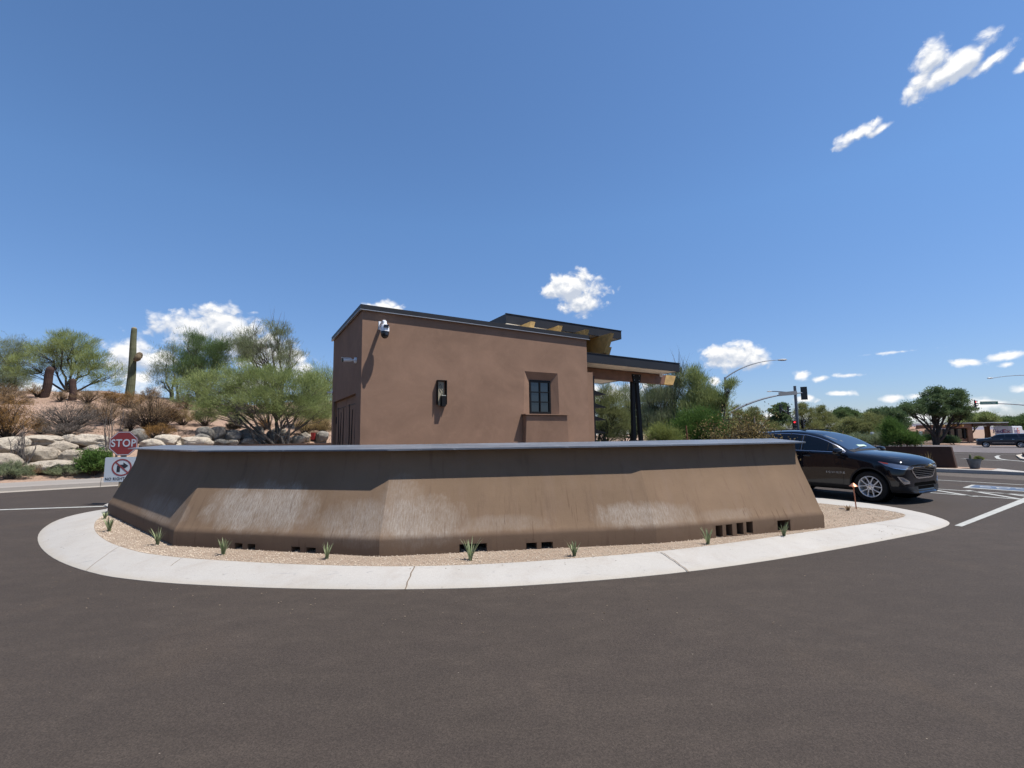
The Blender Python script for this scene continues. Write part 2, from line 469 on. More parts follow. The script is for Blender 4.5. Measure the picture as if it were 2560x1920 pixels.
def march(px, py, fn, t0=8.0, t1=200.0):
    d = ray(px, py); d = d / d.y; s = t0
    prev = s
    while s < t1:
        p = EYE + d * s
        if p.z <= fn(p.x, p.y):
            lo, hi = prev, s
            for _ in range(12):
                mi = (lo + hi) / 2; q = EYE + d * mi
                if q.z <= fn(q.x, q.y): hi = mi
                else: lo = mi
            return EYE + d * hi
        prev = s; s += .15
    return EYE + d * t1


def H(px, py):
    """point of the left hill seen at px, py"""
    return march(px, py, hill, 14)


def S(px, py, dz=0):
    """point of the falling ground seen at px, py"""
    return march(px, py, lambda x, y: gz(x, y) + dz, 3.0)


# ------------------------------------------------------------------ ground, roads
def grid_sheet(name, xs, ys, fn, mat, kind='structure'):
    X, Y = np.meshgrid(xs, ys); Z = np.vectorize(fn)(X, Y)
    V = np.stack([X.ravel(), Y.ravel(), Z.ravel()], 1); nx, ny = len(xs), len(ys)
    i = np.arange(nx - 1); j = np.arange(ny - 1); I, J = np.meshgrid(i, j); a = (J * nx + I).ravel()
    Fc = np.stack([a, a + 1, a + nx + 1, a + nx], 1)
    o = np_object(name, V, Fc, mat); o['kind'] = kind; o.data.shade_smooth(); return o


def m_dirt():
    n = NB('desert_dirt')
    base = (.54, .38, .29)
    c = n.mix(n.rng(n.noise(.5, 5), .3, .7), base, (.36, .235, .165))
    c = n.mix(n.math('MULTIPLY', n.rng(n.noise(3, 6, .7), .45, .7), .6), c, (.50, .35, .25))
    c = n.mix(n.math('MULTIPLY', n.rng(n.noise(9, 6, .75), .52, .66), .7), c, (.22, .155, .11))
    return n.done(c, n.bump(n.noise(9, 6, .75), .7, .06), .95, .1)


MT['dirt'] = m_dirt()
far = [-6000, -3000, -1500, -800, -400, -200, -120]
xs = np.array(far + list(np.linspace(-80, 140, 56)) + [200, 320, 600, 1200, 2500, 5000, 9000], dtype=float)
ys = np.array([-3000, -800, -200, -60] + list(np.linspace(-20, 140, 41)) + [200, 320, 600, 1200, 2500, 5000, 9000], dtype=float)
grid_sheet('ground', xs, ys, lambda x, y: gz(x, y) - .03, MT['dirt'])

# parking lot / drive asphalt: one sheet on the camera side of the far kerb
tt = np.concatenate([np.linspace(-60, 0, 13), np.linspace(2, 90, 45)]); nn = np.concatenate([np.linspace(-75, -5, 36), np.linspace(-4, 0.0, 3)])


def tn_sheet(name, ts, ns, fn, mat):
    T, Nn = np.meshgrid(ts, ns); X = KX + T * KU[0] + Nn * KN[0]; Y = KY + T * KU[1] + Nn * KN[1]
    Z = np.vectorize(fn)(X, Y); V = np.stack([X.ravel(), Y.ravel(), Z.ravel()], 1); nx, ny = len(ts), len(ns)
    I, J = np.meshgrid(np.arange(nx - 1), np.arange(ny - 1)); a = (J * nx + I).ravel()
    o = np_object(name, V, np.stack([a, a + 1, a + nx + 1, a + nx], 1), mat); o['kind'] = 'structure'; o.data.shade_smooth(); return o


road = tn_sheet('road', tt, nn, gz, MT['asphalt'])
# the hill with its dirt, beyond the pavement
ns_h = np.concatenate([np.linspace(2.05, 9, 36), np.linspace(9.4, 30, 52), np.linspace(33, 120, 20)])
ts_h = np.concatenate([np.linspace(-60, -14, 16), np.linspace(-13, 34, 190), np.linspace(36, 90, 24)])
hill_o = tn_sheet('hill', ts_h, ns_h, lambda x, y: hill(x, y) - .01, MT['dirt'])

# pavement and its kerb along the hill
mb = MB(); tl = list(np.linspace(-40, 60, 51))


def tnp(t, n, z): return Vector((KX + t * KU[0] + n * KN[0], KY + t * KU[1] + n * KN[1], z + gz(KX + t * KU[0] + n * KN[0], KY + t * KU[1] + n * KN[1])))


prof = [(.17, .150), (2.15, .165), (2.15, -.03)]
V = [tnp(t, n, z) for t in tl for n, z in prof]
Fc = [(i * 3 + k, (i + 1) * 3 + k, (i + 1) * 3 + k + 1, i * 3 + k + 1) for i in range(len(tl) - 1) for k in range(2)]
mb.add(V, Fc); o = mb.build('sidewalk', MT['walk']); o['kind'] = 'structure'
mb = MB(); prof = [(-.45, .003), (-.02, .012), (.0, .13), (.03, .152), (.168, .155), (.168, -.02)]
V = [tnp(t, n, z) for t in tl for n, z in prof]; k6 = len(prof)
Fc = [(i * k6 + k, (i + 1) * k6 + k, (i + 1) * k6 + k + 1, i * k6 + k + 1) for i in range(len(tl) - 1) for k in range(k6 - 1)]
mb.add(V, Fc); o = mb.build('kerb', MT['walk']); o['kind'] = 'structure'
mb = MB()
for t in (-9.2, -3.1, 2.6, 8.7):
    P = [(-.45, .006), (-.022, .016), (-.003, .13), (.028, .156), (.17, .159), (2.14, .169)]
    V = [tnp(t + e, n - .002, z + .001) for e in (-.008, .008) for n, z in P]; q = len(P)
    mb.add(V, [(k, k + 1, k + 1 + q, k + q) for k in range(q - 1)])
o = mb.build('kerb_joint', simple('joint_dark', (.10, .085, .07), .9)); o['kind'] = 'structure'; o.name = 'kerb_joint'


def strip_from(points_l, points_r, name, mat, dz=.006, n=12, fn=None):
    """ribbon between two px polylines laid on the ground"""
    mb = MB(); V = []
    for (a, b) in zip(points_l, points_r): V += [S(*a) + Vector((0, 0, dz)), S(*b) + Vector((0, 0, dz))]
    mb.add(V, [(2 * i, 2 * i + 1, 2 * i + 3, 2 * i + 2) for i in range(len(points_l) - 1)])
    o = mb.build(name, mat); o['kind'] = 'structure'; return o


def line_px(a, b, w, name='road_marking', mat=None, dz=.006, ext=0.0):
    A = S(*a); B = S(*b); d = (B - A); d.z = 0; d.normalize(); nrm = Vector((-d.y, d.x, 0)) * w / 2; B = B + d * ext
    mb = MB(); V = []; k = 10
    for i in range(k + 1):
        p = A.lerp(B, i / k)
        for sg in (-1, 1): q = p + nrm * sg; V.append((q.x, q.y, gz(q.x, q.y) + dz))
    mb.add(V, [(2 * i, 2 * i + 1, 2 * i + 3, 2 * i + 2) for i in range(k)])
    o = mb.build(name, mat or MT['paint_white']); o['kind'] = 'structure'; return o


# left lane line: (0,1275) -> (280,1266)
line_px((-60, 1277), (282, 1265.5), .16)
# markings on the right
mb = MB(); q = [G(2386, 1314.5), G(2405, 1317), G(2640, 1226), G(2640, 1213)]
mb.add([Vector((p.x, p.y, .005)) for p in q], [(0, 1, 2, 3)]); o = mb.build('road_marking', MT['paint_white']); o['kind'] = 'structure'
for a, b, w in [((2322, 1199), (2600, 1215), .11), ((2322, 1221.5), (2600, 1240), .11), ((2326, 1224), (2440, 1242), .12),
                ((2305, 1230.5), (2548, 1248.6), .11), ((2418, 1226), (2550, 1248), .12), ((2512, 1234), (2600, 1246), .12), ((2310, 1196), (2310.5, 1195.9), .1)][:6]:
    line_px(a, b, w)
# accessible bay painting
mb = MB(); q = [G(2430, 1212), G(2406, 1219.5), G(2660, 1236), G(2640, 1225.5)]
mb.add([Vector((p.x, p.y, .005)) for p in q], [(0, 1, 2, 3)]); o = mb.build('road_marking', MT['paint_white']); o['kind'] = 'structure'
mb = MB(); q = [G(2438, 1213.2), G(2422, 1219), G(2656, 1234.8), G(2640, 1226.3)]
mb.add([Vector((p.x, p.y, .0085)) for p in q], [(0, 1, 2, 3)]); o = mb.build('road_marking', MT['paint_blue']); o['kind'] = 'structure'
mb = MB()
for poly in ([(2449, 1217), (2475, 1218.2), (2479, 1219.6), (2451, 1218.6)], [(2489, 1219.2), (2497, 1219.6), (2503, 1221.4), (2494, 1222)],
             [(2500, 1220.3), (2518, 1220.5), (2528, 1220.3), (2523, 1222.2), (2514, 1221.4), (2502, 1221.3)], [(2537, 1221), (2556, 1223.3), (2560, 1224.6), (2541, 1222.5)]):
    n0 = len(mb.v); mb.v += [tuple(Vector((G(*p).x, G(*p).y, .012))) for p in poly]; mb.f.append(tuple(range(n0, n0 + len(poly))))
o = mb.build('road_marking', MT['paint_white']); o['kind'] = 'structure'
# pale gutter band in front of the right median kerb
strip_from([(2200, 1176), (2330, 1178.5), (2454, 1184), (2560, 1190), (2640, 1194)], [(2200, 1181), (2330, 1188), (2454, 1196), (2560, 1201), (2640, 1204)],
           'gutter', m_asphalt('dusty_asphalt', (.15, .125, .105), .2), .0035)
# the cross street: older, paler asphalt
strip_from([(1900, 1106.5), (2100, 1110), (2300, 1112.5), (2560, 1115.5), (2800, 1118)], [(1900, 1121), (2100, 1126), (2300, 1129), (2560, 1134), (2800, 1139)],
           'street', MT['street_asphalt'], .02)
line_px((2330, 1115.8), (2640, 1118.6), .25, dz=.03); line_px((2330, 1133.5), (2640, 1138.5), .22, dz=.03)
line_px((2405, 1146.6), (2423, 1147.4), .3); line_px((2458, 1149.8), (2508, 1151.6), .28)
for a, b in [((2491, 1142), (2497, 1139)), ((2491, 1142), (2497, 1147)), ((2497, 1147), (2515, 1150)), ((2515, 1150), (2575, 1155))]:
    line_px(a, b, .22, dz=.008)

# ------------------------------------------------------------------ the island
outer_px = [(278, 1271), (226, 1279), (174, 1290), (134, 1304), (110, 1319), (97, 1333), (93, 1348), (99, 1366), (116, 1384), (140, 1400), (174, 1415), (214, 1428),
            (266, 1441), (335, 1450), (417, 1458), (520, 1464), (636, 1469), (760, 1472.5), (890, 1474), (1018, 1474), (1150, 1471.5), (1273, 1467), (1440, 1456), (1620, 1441), (1800, 1420),
            (1967, 1395), (2090, 1374), (2199, 1354), (2270, 1340), (2325, 1329), (2360, 1319), (2375, 1311), (2372, 1304), (2350, 1295), (2303, 1281), (2199, 1262), (2100, 1250.5), (2048, 1245)]
inner_px = [(272, 1282), (255, 1290), (246, 1297), (238, 1304), (236, 1311), (235, 1319), (238, 1328), (245, 1337), (258, 1347), (275, 1357), (300, 1366), (326, 1374),
            (356, 1382), (400, 1388), (460, 1395), (555, 1401), (660, 1407), (780, 1412), (900, 1415), (1024, 1416), (1140, 1413), (1260, 1408), (1420, 1397), (1600, 1383), (1750, 1367),
            (1880, 1350), (1985, 1334), (2080, 1321), (2160, 1310), (2215, 1302), (2252, 1295), (2264, 1290), (2262, 1285), (2240, 1280), (2199, 1273), (2130, 1266.5), (2072, 1260.5), (2032, 1256)]
KH = .12
P_out = [G(x, y, 0) for x, y in outer_px]; P_in = [G(x, y, KH) for x, y in inner_px]
back_out = [(6.1, 14.3), (5.0, 17.5), (3.0, 20.0), (-1.0, 20.2), (-5.5, 18.2), (-9.2, 15.0), (-10.6, 13.2), (-10.3, 12.2)]
back_in = [(5.5, 14.1), (4.4, 17.2), (2.7, 19.4), (-.8, 19.6), (-5.2, 17.7), (-8.8, 14.6), (-10.0, 13.0), (-9.7, 12.3)]
P_out += [Vector((x, y, 0)) for x, y in back_out]; P_in += [Vector((x, y, KH)) for x, y in back_in]


def chaikin(P, it=1):
    for _ in range(it):
        Q = []
        for i in range(len(P)):
            a, b = P[i], P[(i + 1) % len(P)]; Q += [a.lerp(b, .25), a.lerp(b, .75)]
        P = Q
    return P


P_out = chaikin(P_out, 1); P_in = chaikin(P_in, 1)
NK = len(P_out)
cols = [(-.004, 0, -.05), (0, 0, .004), (.12, 0, .030), (.5, 0, .078), (.82, 0, .112), (.93, 0, .122), (1, 0, .120), (1, 0, .02)]
V = []; 
for a, b in zip(P_out, P_in):
    for (f, _, z) in cols:
        p = a.lerp(b, f); V.append((p.x, p.y, z))
kk = len(cols); mb = MB()
mb.add(V, [(i * kk + k, ((i + 1) % NK) * kk + k, ((i + 1) % NK) * kk + k + 1, i * kk + k + 1) for i in range(NK) for k in range(kk - 1)])
kerb_ring = mb.build('kerb', MT['concrete'], smooth=True, angle=50); kerb_ring['kind'] = 'structure'
# expansion joints, as narrow dark grooves proud of the slope by a hair
mb = MB()
for (a, b, w) in [((1037, 1416), (1013, 1475), .012), ((1652, 1381), (1722, 1431), .012), ((458, 1394), (386, 1452), .008), ((2170, 1309), (2330, 1330), .006), ((300, 1366), (215, 1428), .006)]:
    A = G(*a, KH); B = G(*b, 0); d = (B - A); d.z = 0; d.normalize(); nr = Vector((-d.y, d.x, 0)) * w
    V = []
    for i in range(9):
        p = B.lerp(A, i / 8); f = i / 8
        z = np.interp(f, [0, .12, .5, .82, .93, 1], [.004, .030, .078, .112, .122, .120]) + .0035
        wob = nr * (.5 * math.sin(i * 2.1)); V += [(p + wob + nr * .5), (p + wob - nr * .5)]
        V[-1].z = V[-2].z = z
    mb.add(V, [(2 * i, 2 * i + 1, 2 * i + 3, 2 * i + 2) for i in range(8)])
o = mb.build('kerb_joint', simple('joint_brown', (.22, .16, .11), .9)); o['kind'] = 'structure'


def m_gravel():
    n = NB('tan_gravel')
    v = n.voronoi(120); sc = n.N.new('ShaderNodeSeparateColor'); n.L.new(v, sc.inputs[0])
    c = n.mix(sc.outputs[0], (.46, .34, .24), (.92, .76, .60))
    c = n.mix(n.math('MULTIPLY', n.rng(n.noise(1.3, 4), .4, .7), .3), c, (.40, .26, .17))
    d = n.voronoi(120, out='Distance'); c = n.mix(n.math('MULTIPLY', n.rng(d, .3, .7), .7), c, (.28, .20, .14))
    return n.done(c, n.bump(n.math('SUBTRACT', 1.0, d), .9, .012), .9, .2)


MT['gravel'] = m_gravel()
mb = MB(); mb.v = [(p.x, p.y, .116) for p in P_in]; mb.f = [tuple(range(len(P_in)))]
gr = mb.build('gravel_bed', MT['gravel']); gr['kind'] = 'structure'

# ------------------------------------------------------------------ the battered wall
BASE = [G(268, 1284, .12), G(432, 1364, .12), G(948, 1391, .12), G(1642, 1358, .12), G(2062, 1319, .12)]
BASE = [Vector((p.x, p.y)) for p in BASE]
# (inward offset, height)
PROF = [(.004, 0.0), (0, .10), (0, .30), (.008, .335), (.03, .37), (.075, .455), (.14, .60), (.205, .74), (.275, .88), (.335, 1.0), (.375, 1.10), (.405, 1.19), (.423, 1.30), (.43, 1.425),
        (.93, 1.425), (.93, 0.0)]


def offset_pts(base, inw, end0=0.0, end1=0.0):
    """mitred offset of an open polyline to its left (inward)"""
    out = []
    n = len(base)
    for i in range(n):
        if i == 0: d = (base[1] - base[0]).normalized(); nn_ = Vector((-d.y, d.x)); p = base[0] + nn_ * inw - d * end0
        elif i == n - 1: d = (base[-1] - base[-2]).normalized(); nn_ = Vector((-d.y, d.x)); p = base[-1] + nn_ * inw + d * end1
        else:
            d0 = (base[i] - base[i - 1]).normalized(); d1 = (base[i + 1] - base[i]).normalized()
            n0 = Vector((-d0.y, d0.x)); n1 = Vector((-d1.y, d1.x)); b = (n0 + n1).normalized(); p = base[i] + b * (inw / b.dot(n0))
        out.append(p)
    return out


def m_wall():
    """battered wall stucco; UV = (metres along, height)"""
    n = NB('wall_stucco')
    uv = n.N.new('ShaderNodeUVMap'); uv.uv_map = 'UVMap'; U = uv.outputs[0]
    sep = n.N.new('ShaderNodeSeparateXYZ'); n.L.new(U, sep.inputs[0]); u, v = sep.outputs[0], sep.outputs[1]
    base = (.275, .186, .120)
    c = n.mix(n.rng(n.noise(.9, 5, .6, dist=.5), .3, .7), tuple(x * .86 for x in base), tuple(x * 1.12 for x in base))
    c = n.mix(n.math('MULTIPLY', n.rng(n.noise(2.5, 6, .7, vec=U, stretch=(1.6, .5, 1)), .5, .72), .45), c, (.30, .21, .155))
    c = n.mix(n.math('MULTIPLY', n.rng(n.noise(3.0, 6, .65, vec=U, stretch=(2.5, .35, 1)), .55, .75), .5), c, (.145, .092, .065))
    # white salt bloom in patches with ragged edges
    streak = n.noise(26, 6, .8, vec=U, stretch=(2.2, .45, 1))
    soft = n.noise(2.2, 4, .6, vec=U)
    edge = n.math('ADD', n.math('MULTIPLY', n.math('SUBTRACT', n.noise(2.6, 6, .7, vec=U, stretch=(1.3, .8, 1), dist=.6), .5), 3.4), n.math('MULTIPLY', n.math('SUBTRACT', n.noise(14, 5, .8, vec=U, stretch=(2.4, .5, 1)), .5), 1.5))
    tot = None
    for (u0, v0, ru, rv, s) in SALT:
        dx = n.math('DIVIDE', n.math('SUBTRACT', u, u0), ru); dy = n.math('DIVIDE', n.math('SUBTRACT', v, v0), rv)
        r2 = n.math('ADD', n.math('ADD', n.math('POWER', n.math('ABSOLUTE', dx), 2.4), n.math('POWER', n.math('ABSOLUTE', dy), 2.2)), edge)
        g = n.math('MULTIPLY', n.rng(r2, 1.3, .1), s)
        tot = g if tot is None else n.math('MAXIMUM', tot, g)
    mod = n.math('MULTIPLY', n.rng(streak, .34, .62, .12, 1.0), n.rng(soft, .3, .65, .6, 1.0))
    salt = n.math('MULTIPLY', tot, mod)
    c = n.mix(salt, c, (.56, .50, .43))
    # brown run marks
    dr = n.noise(11, 4, .55, vec=U, stretch=(1.9, .15, 1), dist=.5)
    run = n.math('MULTIPLY', n.rng(dr, .60, .66), n.rng(v, .95, .45))
    run = n.math('MULTIPLY', run, n.rng(n.noise(1.7, 2, vec=U), .44, .56))
    c = n.mix(n.math('MULTIPLY', run, .6), c, (.12, .062, .038))
    # darker plinth with a ragged upper edge
    c = n.mix(n.math('MULTIPLY', n.rng(n.math('ADD', v, n.math('MULTIPLY', n.noise(5, 4, vec=U), .09)), .42, .36), .6), c, (.175, .115, .08))
    h = n.math('ADD', n.noise(2.2, 4, .5), n.math('MULTIPLY', n.noise(75, 4, .75), .22))
    return n.done(c, n.bump(h, .45, .02), .92, .12)


seg = [(BASE[i + 1] - BASE[i]).length for i in range(4)]; cum = [0]
for s_ in seg: cum.append(cum[-1] + s_)
SALT = [(cum[1] + .35 * seg[1] + .15, .66, .95, .30, 1.0), (cum[2] - .25, .50, .75, .28, .75), (cum[2] + .45, .52, .62, .30, .85), (cum[2] + .2, .75, .3, .3, .45),
        (cum[3] - .2, .48, .62, .17, .75), (cum[3] + .3, .46, .45, .16, .5), (cum[1] - 1.2, .52, 1.2, .20, .55), (cum[2] + 1.5, .45, .7, .1, .35), (cum[3] + 1.2, .42, .5, .08, .3)]
MT['wall'] = m_wall()


def sweep(base, prof, name, mat, uvh=True, sub=10, parent=None, end0=0.0, end1=0.0, smooth_angle=None):
    rows = [offset_pts(base, i, end0, end1) for i, z in prof]
    V = []; UV = []
    st = []
    for k in range(len(base) - 1):
        for j in range(sub): st.append((k, j / sub))
    st.append((len(base) - 2, 1.0))
    for (k, f) in st:
        for r, (i, z) in enumerate(prof):
            p = rows[r][k].lerp(rows[r][k + 1], f); V.append((p.x, p.y, z)); UV.append((cum[k] + f * (cum[k + 1] - cum[k]) if len(cum) > k + 1 else 0, z))
    K = len(prof); Fc = []
    for a in range(len(st) - 1):
        for r in range(K):
            r2 = (r + 1) % K; Fc.append((a * K + r, (a + 1) * K + r, (a + 1) * K + r2, a * K + r2))
    Fc.append(tuple(range(K))); Fc.append(tuple((len(st) - 1) * K + r for r in range(K - 1, -1, -1)))
    me = bpy.data.meshes.new(name); me.from_pydata(V, [], Fc); me.update()
    uvl = me.uv_layers.new(name='UVMap')
    for lp in me.loops: uvl.data[lp.index].uv = UV[lp.vertex_index]
    bm = bmesh.new(); bm.from_mesh(me); bmesh.ops.recalc_face_normals(bm, faces=bm.faces); bm.to_mesh(me); bm.free()
    me.materials.append(mat); me.shade_smooth(); me.set_sharp_from_angle(angle=math.radians(smooth_angle or 28))
    o = bpy.data.objects.new(name, me); COL.objects.link(o)
    if parent: o.parent = parent
    return o


wall = empty('planter_wall', (0, 0, 0))
tag(wall, 'long low brown stucco wall flaring out at its foot, with a flat grey metal coping', 'wall')
wbody = sweep(BASE, PROF, 'wall_body', MT['wall'], parent=wall)
# weep openings cut through the plinth
WEEP = [(0, 295, 7, 1314, 9), (0, 304, 6, 1317, 9), (0, 341, 8, 1328, 9), (0, 352, 8, 1331, 8), (1, 596, 22, 1366, 16), (1, 628, 22, 1368, 16), (1, 739, 24, 1374, 14), (1, 777, 26, 1377, 16),
        (2, 1183, 66, 1371, 23), (2, 1329, 26, 1368, 22), (2, 1368, 28, 1366, 22), (3, 1798, 19, 1327, 27), (3, 1823, 18, 1324, 26), (3, 1850, 19, 1320, 26), (3, 1874, 19, 1317, 26), (3, 1960, 38, 1312, 23)]
cut = MB()
for (k, px, w, py, h) in WEEP:
    a, b = BASE[k], BASE[k + 1]; d = (b - a).normalized(); nn_ = Vector((-d.y, d.x))
    rd = ray(px, py); t = (a.dot(nn_)) / (rd.x * nn_.x + rd.y * nn_.y); p = EYE + rd * t
    dist = p.y; ww = w * dist / F / max(.35, abs(d.x) + abs(d.y) * .0 + (0 if k else .1)); hh = h * dist / F * .95
    Mx = Matrix(((d.x, nn_.x, 0, p.x), (d.y, nn_.y, 0, p.y), (0, 0, 1, p.z), (0, 0, 0, 1)))
    cut.box(-ww / 2, ww / 2, -.1, .42, -hh / 2 - .02, hh / 2, Mx)
boolean_cut(wbody, cut)
wbody.data.set_sharp_from_angle(angle=math.radians(28))
_bm = bmesh.new(); _bm.from_mesh(wbody.data)
for e_ in _bm.edges:
    if len(e_.link_faces) == 2:
        a_, b_ = (f.normal for f in e_.link_faces)
        if abs(a_.z) < .95 and abs(b_.z) < .95:
            h1 = Vector((a_.x, a_.y)).normalized(); h2 = Vector((b_.x, b_.y)).normalized()
            if h1.dot(h2) < math.cos(math.radians(5)): e_.smooth = False
_bm.to_mesh(wbody.data); _bm.free()


def m_coping():
    n = NB('coping_metal')
    c = n.mix(n.rng(n.noise(1.5, 6, .65, stretch=(.5, 2, 1)), .3, .7), (.13, .145, .17), (.24, .265, .305))
    c = n.mix(n.math('MULTIPLY', n.rng(n.noise(11, 4, .7), .6, .7), .5), c, (.44, .46, .49))
    return n.done(c, n.bump(n.noise(2.5, 3), .25, .02), n.rng(n.noise(6, 4), .3, .7, .32, .6), .5)


MT['coping'] = m_coping()
CP = [(.272, 1.412), (.272, 1.434), (.90, 1.500), (.99, 1.500), (.99, 1.40), (.975, 1.40), (.975, 1.485), (.90, 1.485), (.44, 1.426), (.285, 1.419)]
CP = [(.272, 1.418), (.272, 1.440), (.92, 1.490), (.98, 1.490), (.98, 1.43), (.94, 1.43), (.44, 1.428)]
coping = sweep(BASE, CP, 'metal_coping', MT['coping'], parent=wall, end0=.06, end1=.06, smooth_angle=20)

# rear arms of the same planter enclosure
for pts, lab in (([Vector((-7.7, 11.6)), Vector((-6.3, 13.9)), Vector((-4.9, 15.6))], 'dark rear wall seen as a thin strip behind the coping, left of the guardhouse'),
                 ([Vector((2.7, 10.3)), Vector((3.6, 10.45)), Vector((5.9, 10.9))], 'low brown wall edge showing as a thin strip behind the coping, by the black posts')):
    e = empty('planter_wall', (pts[0].x, pts[0].y, .1)); tag(e, lab, 'wall')
    mb = MB(); V = []
    for i, p in enumerate(pts):
        d = (pts[min(i + 1, len(pts) - 1)] - pts[max(0, i - 1)]).normalized(); q = Vector((-d.y, d.x)) * .2
        for (s_, z) in ((-1, 0), (-1, 1.45), (1, 1.45), (1, 0)): V.append((p.x + q.x * s_, p.y + q.y * s_, z))
    mb.add(V, [(i * 4 + k, (i + 1) * 4 + k, (i + 1) * 4 + (k + 1) % 4, i * 4 + (k + 1) % 4) for i in range(len(pts) - 1) for k in range(4)] + [(0, 1, 2, 3), tuple(len(pts) * 4 - 1 - k for k in range(4))])
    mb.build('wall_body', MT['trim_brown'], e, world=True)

# ------------------------------------------------------------------ the guardhouse
P0 = Vector((-2.91, 9.2, 0)); RZ = math.atan2(.488, .873)
gh = empty('guardhouse', P0, RZ)
tag(gh, 'brown stucco guardhouse with black flat roofs and projecting timber beams', 'building')
LW, DW, HB = 5.49, 3.43, 4.115


def B(name, mat, boxes, bevel=0, parent=gh):
    mb = MB()
    for b in boxes: mb.box(*b)
    return mb.build(name, mat, parent, bevel=bevel)


mb = MB(); mb.box(0, LW, 0, DW, 0, HB); walls = mb.build('wall', MT['building'], gh)
NS0, NS1, NZ0, NZ1 = 3.842, 4.432, 2.10, 2.89
cut = MB()
# splayed window niche
fr = [(3.58, -.02, 2.07), (4.66, -.02, 2.07), (4.63, -.02, 3.11), (3.63, -.02, 3.12)]
bk = [(NS0, .09, 2.07), (NS1, .09, 2.07), (NS1, .09, NZ1), (NS0, .09, NZ1)]
cut.add(fr + bk, [(0, 1, 2, 3), (7, 6, 5, 4), (0, 4, 5, 1), (1, 5, 6, 2), (2, 6, 7, 3), (3, 7, 4, 0)])
boolean_cut(walls, cut)
cut = MB(); cut.box(NS0 + .004, NS1 - .004, .06, .6, 2.104, NZ1 - .004); boolean_cut(walls, cut)
cut = MB(); cut.box(-.1, .08, .5, 3.2, -.1, 2.49); boolean_cut(walls, cut)
mb = MB()
mb.add([(3.60, -.165, 2.055), (4.73, -.165, 2.055), (4.74, .0, 2.055), (3.60, .0, 2.055), (3.58, -.045, .6), (4.88, -.045, .6), (4.88, .0, .6), (3.58, .0, .6)], [(0, 1, 2, 3), (7, 6, 5, 4), (0, 4, 5, 1), (1, 5, 6, 2), (2, 6, 7, 3), (3, 7, 4, 0)])
o = mb.build('window_apron', MT['building'], gh, bevel=.012)
mb = MB(); mb.box(3.56, 4.76, -.20, .0, 2.058, 2.084); mb.box(3.60, 4.64, .0, .09, 2.06, 2.082); mb.build('window_sill', MT['building'], gh, bevel=.004)
# window
win = B('window', MT['steel_black'], [(NS0, NS0 + .045, .075, .135, 2.10, NZ1), (NS1 - .045, NS1, .075, .135, 2.10, NZ1), (NS0 + .045, NS1 - .045, .075, .135, 2.10, 2.15), (NS0 + .045, NS1 - .045, .075, .135, NZ1 - .05, NZ1),
                                  ((NS0 + NS1) / 2 - .014, (NS0 + NS1) / 2 + .014, .08, .125, 2.15, NZ1 - .05), (NS0 + .045, NS1 - .045, .083, .123, 2.368, 2.39), (NS0 + .045, NS1 - .045, .083, .123, 2.60, 2.622)])
B('pane', MT['glass_dark'], [(NS0 + .04, NS1 - .04, .105, .111, 2.14, NZ1 - .04)], parent=win)
# double door on the left face with crooked iron rods
for i, (a, b) in enumerate(((.5, 1.845), (1.855, 3.2))):
    dr = B('door', MT['building'], [(.075, .12, a + .01, b - .01, 0, 2.48)])
    rods = [[(a + .30, 2.28), (a + .33, 1.6), (a + .27, 1.15)], [(a + .62, 2.2), (a + .7, 1.5), (a + .78, .6)], [(a + .98, 2.33), (a + .93, 1.7), (a + .99, .9)]]
    mb = MB()
    for rpts in rods: mb.tube([(.064, y, z) for y, z in rpts], [.006, .011, .006], 6)
    mb.build('iron_rod', MT['steel_black'], dr)
    mb = MB(); mb.box(.068, .075, a + .14, b - .14, 2.30, 2.315); mb.build('door_batten', MT['steel_black'], dr)
for z_ in (1.95, .9): mb = MB(); mb.box(.06, .076, 3.14, 3.19, z_, z_ + .17); mb.build('hinge', MT['steel_black'], gh)
# parapet flashing and its bright drip edge
e = .05
mb = MB()
for (x0, x1, y0, y1) in ((-e, LW + e, -e, 0.03), (-e, LW + e, DW - .03, DW + e), (-e, .03, .03, DW - .03), (LW - .03, LW + e, .03, DW - .03)): mb.box(x0, x1, y0, y1, HB - .022, HB + .075)
mb.build('roof_flashing', MT['fascia'], gh)
mb = MB(); mb.box(.031, LW - .031, .031, DW - .031, HB - .01, HB + .03); mb.build('roof_membrane', simple('white_roof_membrane', (1.2, 1.18, 1.12), .8), gh)
mb = MB()
for (x0, x1, y0, y1) in ((-e - .01, LW + e + .01, -e - .012, -.02), (-e - .012, -.02, -.02, DW + e)): mb.box(x0, x1, y0, y1, HB - .034, HB - .023)
mb.build('drip_edge', simple('bright_drip_metal', (.6, .6, .6), .35, .5), gh)
# upper roof
UR = (4.02, 8.02, 1.50, 4.4)


def roof_slab(name, s0, s1, d0, d1, z0, z1):
    t = .035
    ro = B(name, MT['fascia'], [(s0, s1, d0, d0 + t, z0, z1), (s0, s1, d1 - t, d1, z0, z1), (s0, s0 + t, d0 + t, d1 - t, z0, z1), (s1 - t, s1, d0 + t, d1 - t, z0, z1), (s0 + t, s1 - t, d0 + t, d1 - t, z1 - .05, z1 - .004),
                                (s0 - .015, s1 + .015, d0 - .015, d0 + .03, z1 + .001, z1 + .014), (s1 - .02, s1 + .015, d0 + .031, d1, z1 + .001, z1 + .014)])
    B('soffit', MT['cream'], [(s0 + t + .002, s1 - t - .002, d0 + t + .002, d1 - t - .002, z0 + .01, z0 + .03)], parent=ro)
    return ro


roof_slab('upper_roof', *UR, 4.59, 4.84)
roof_slab('canopy_roof', 5.56, 9.34, .49, 4.1, 3.495, 3.745)
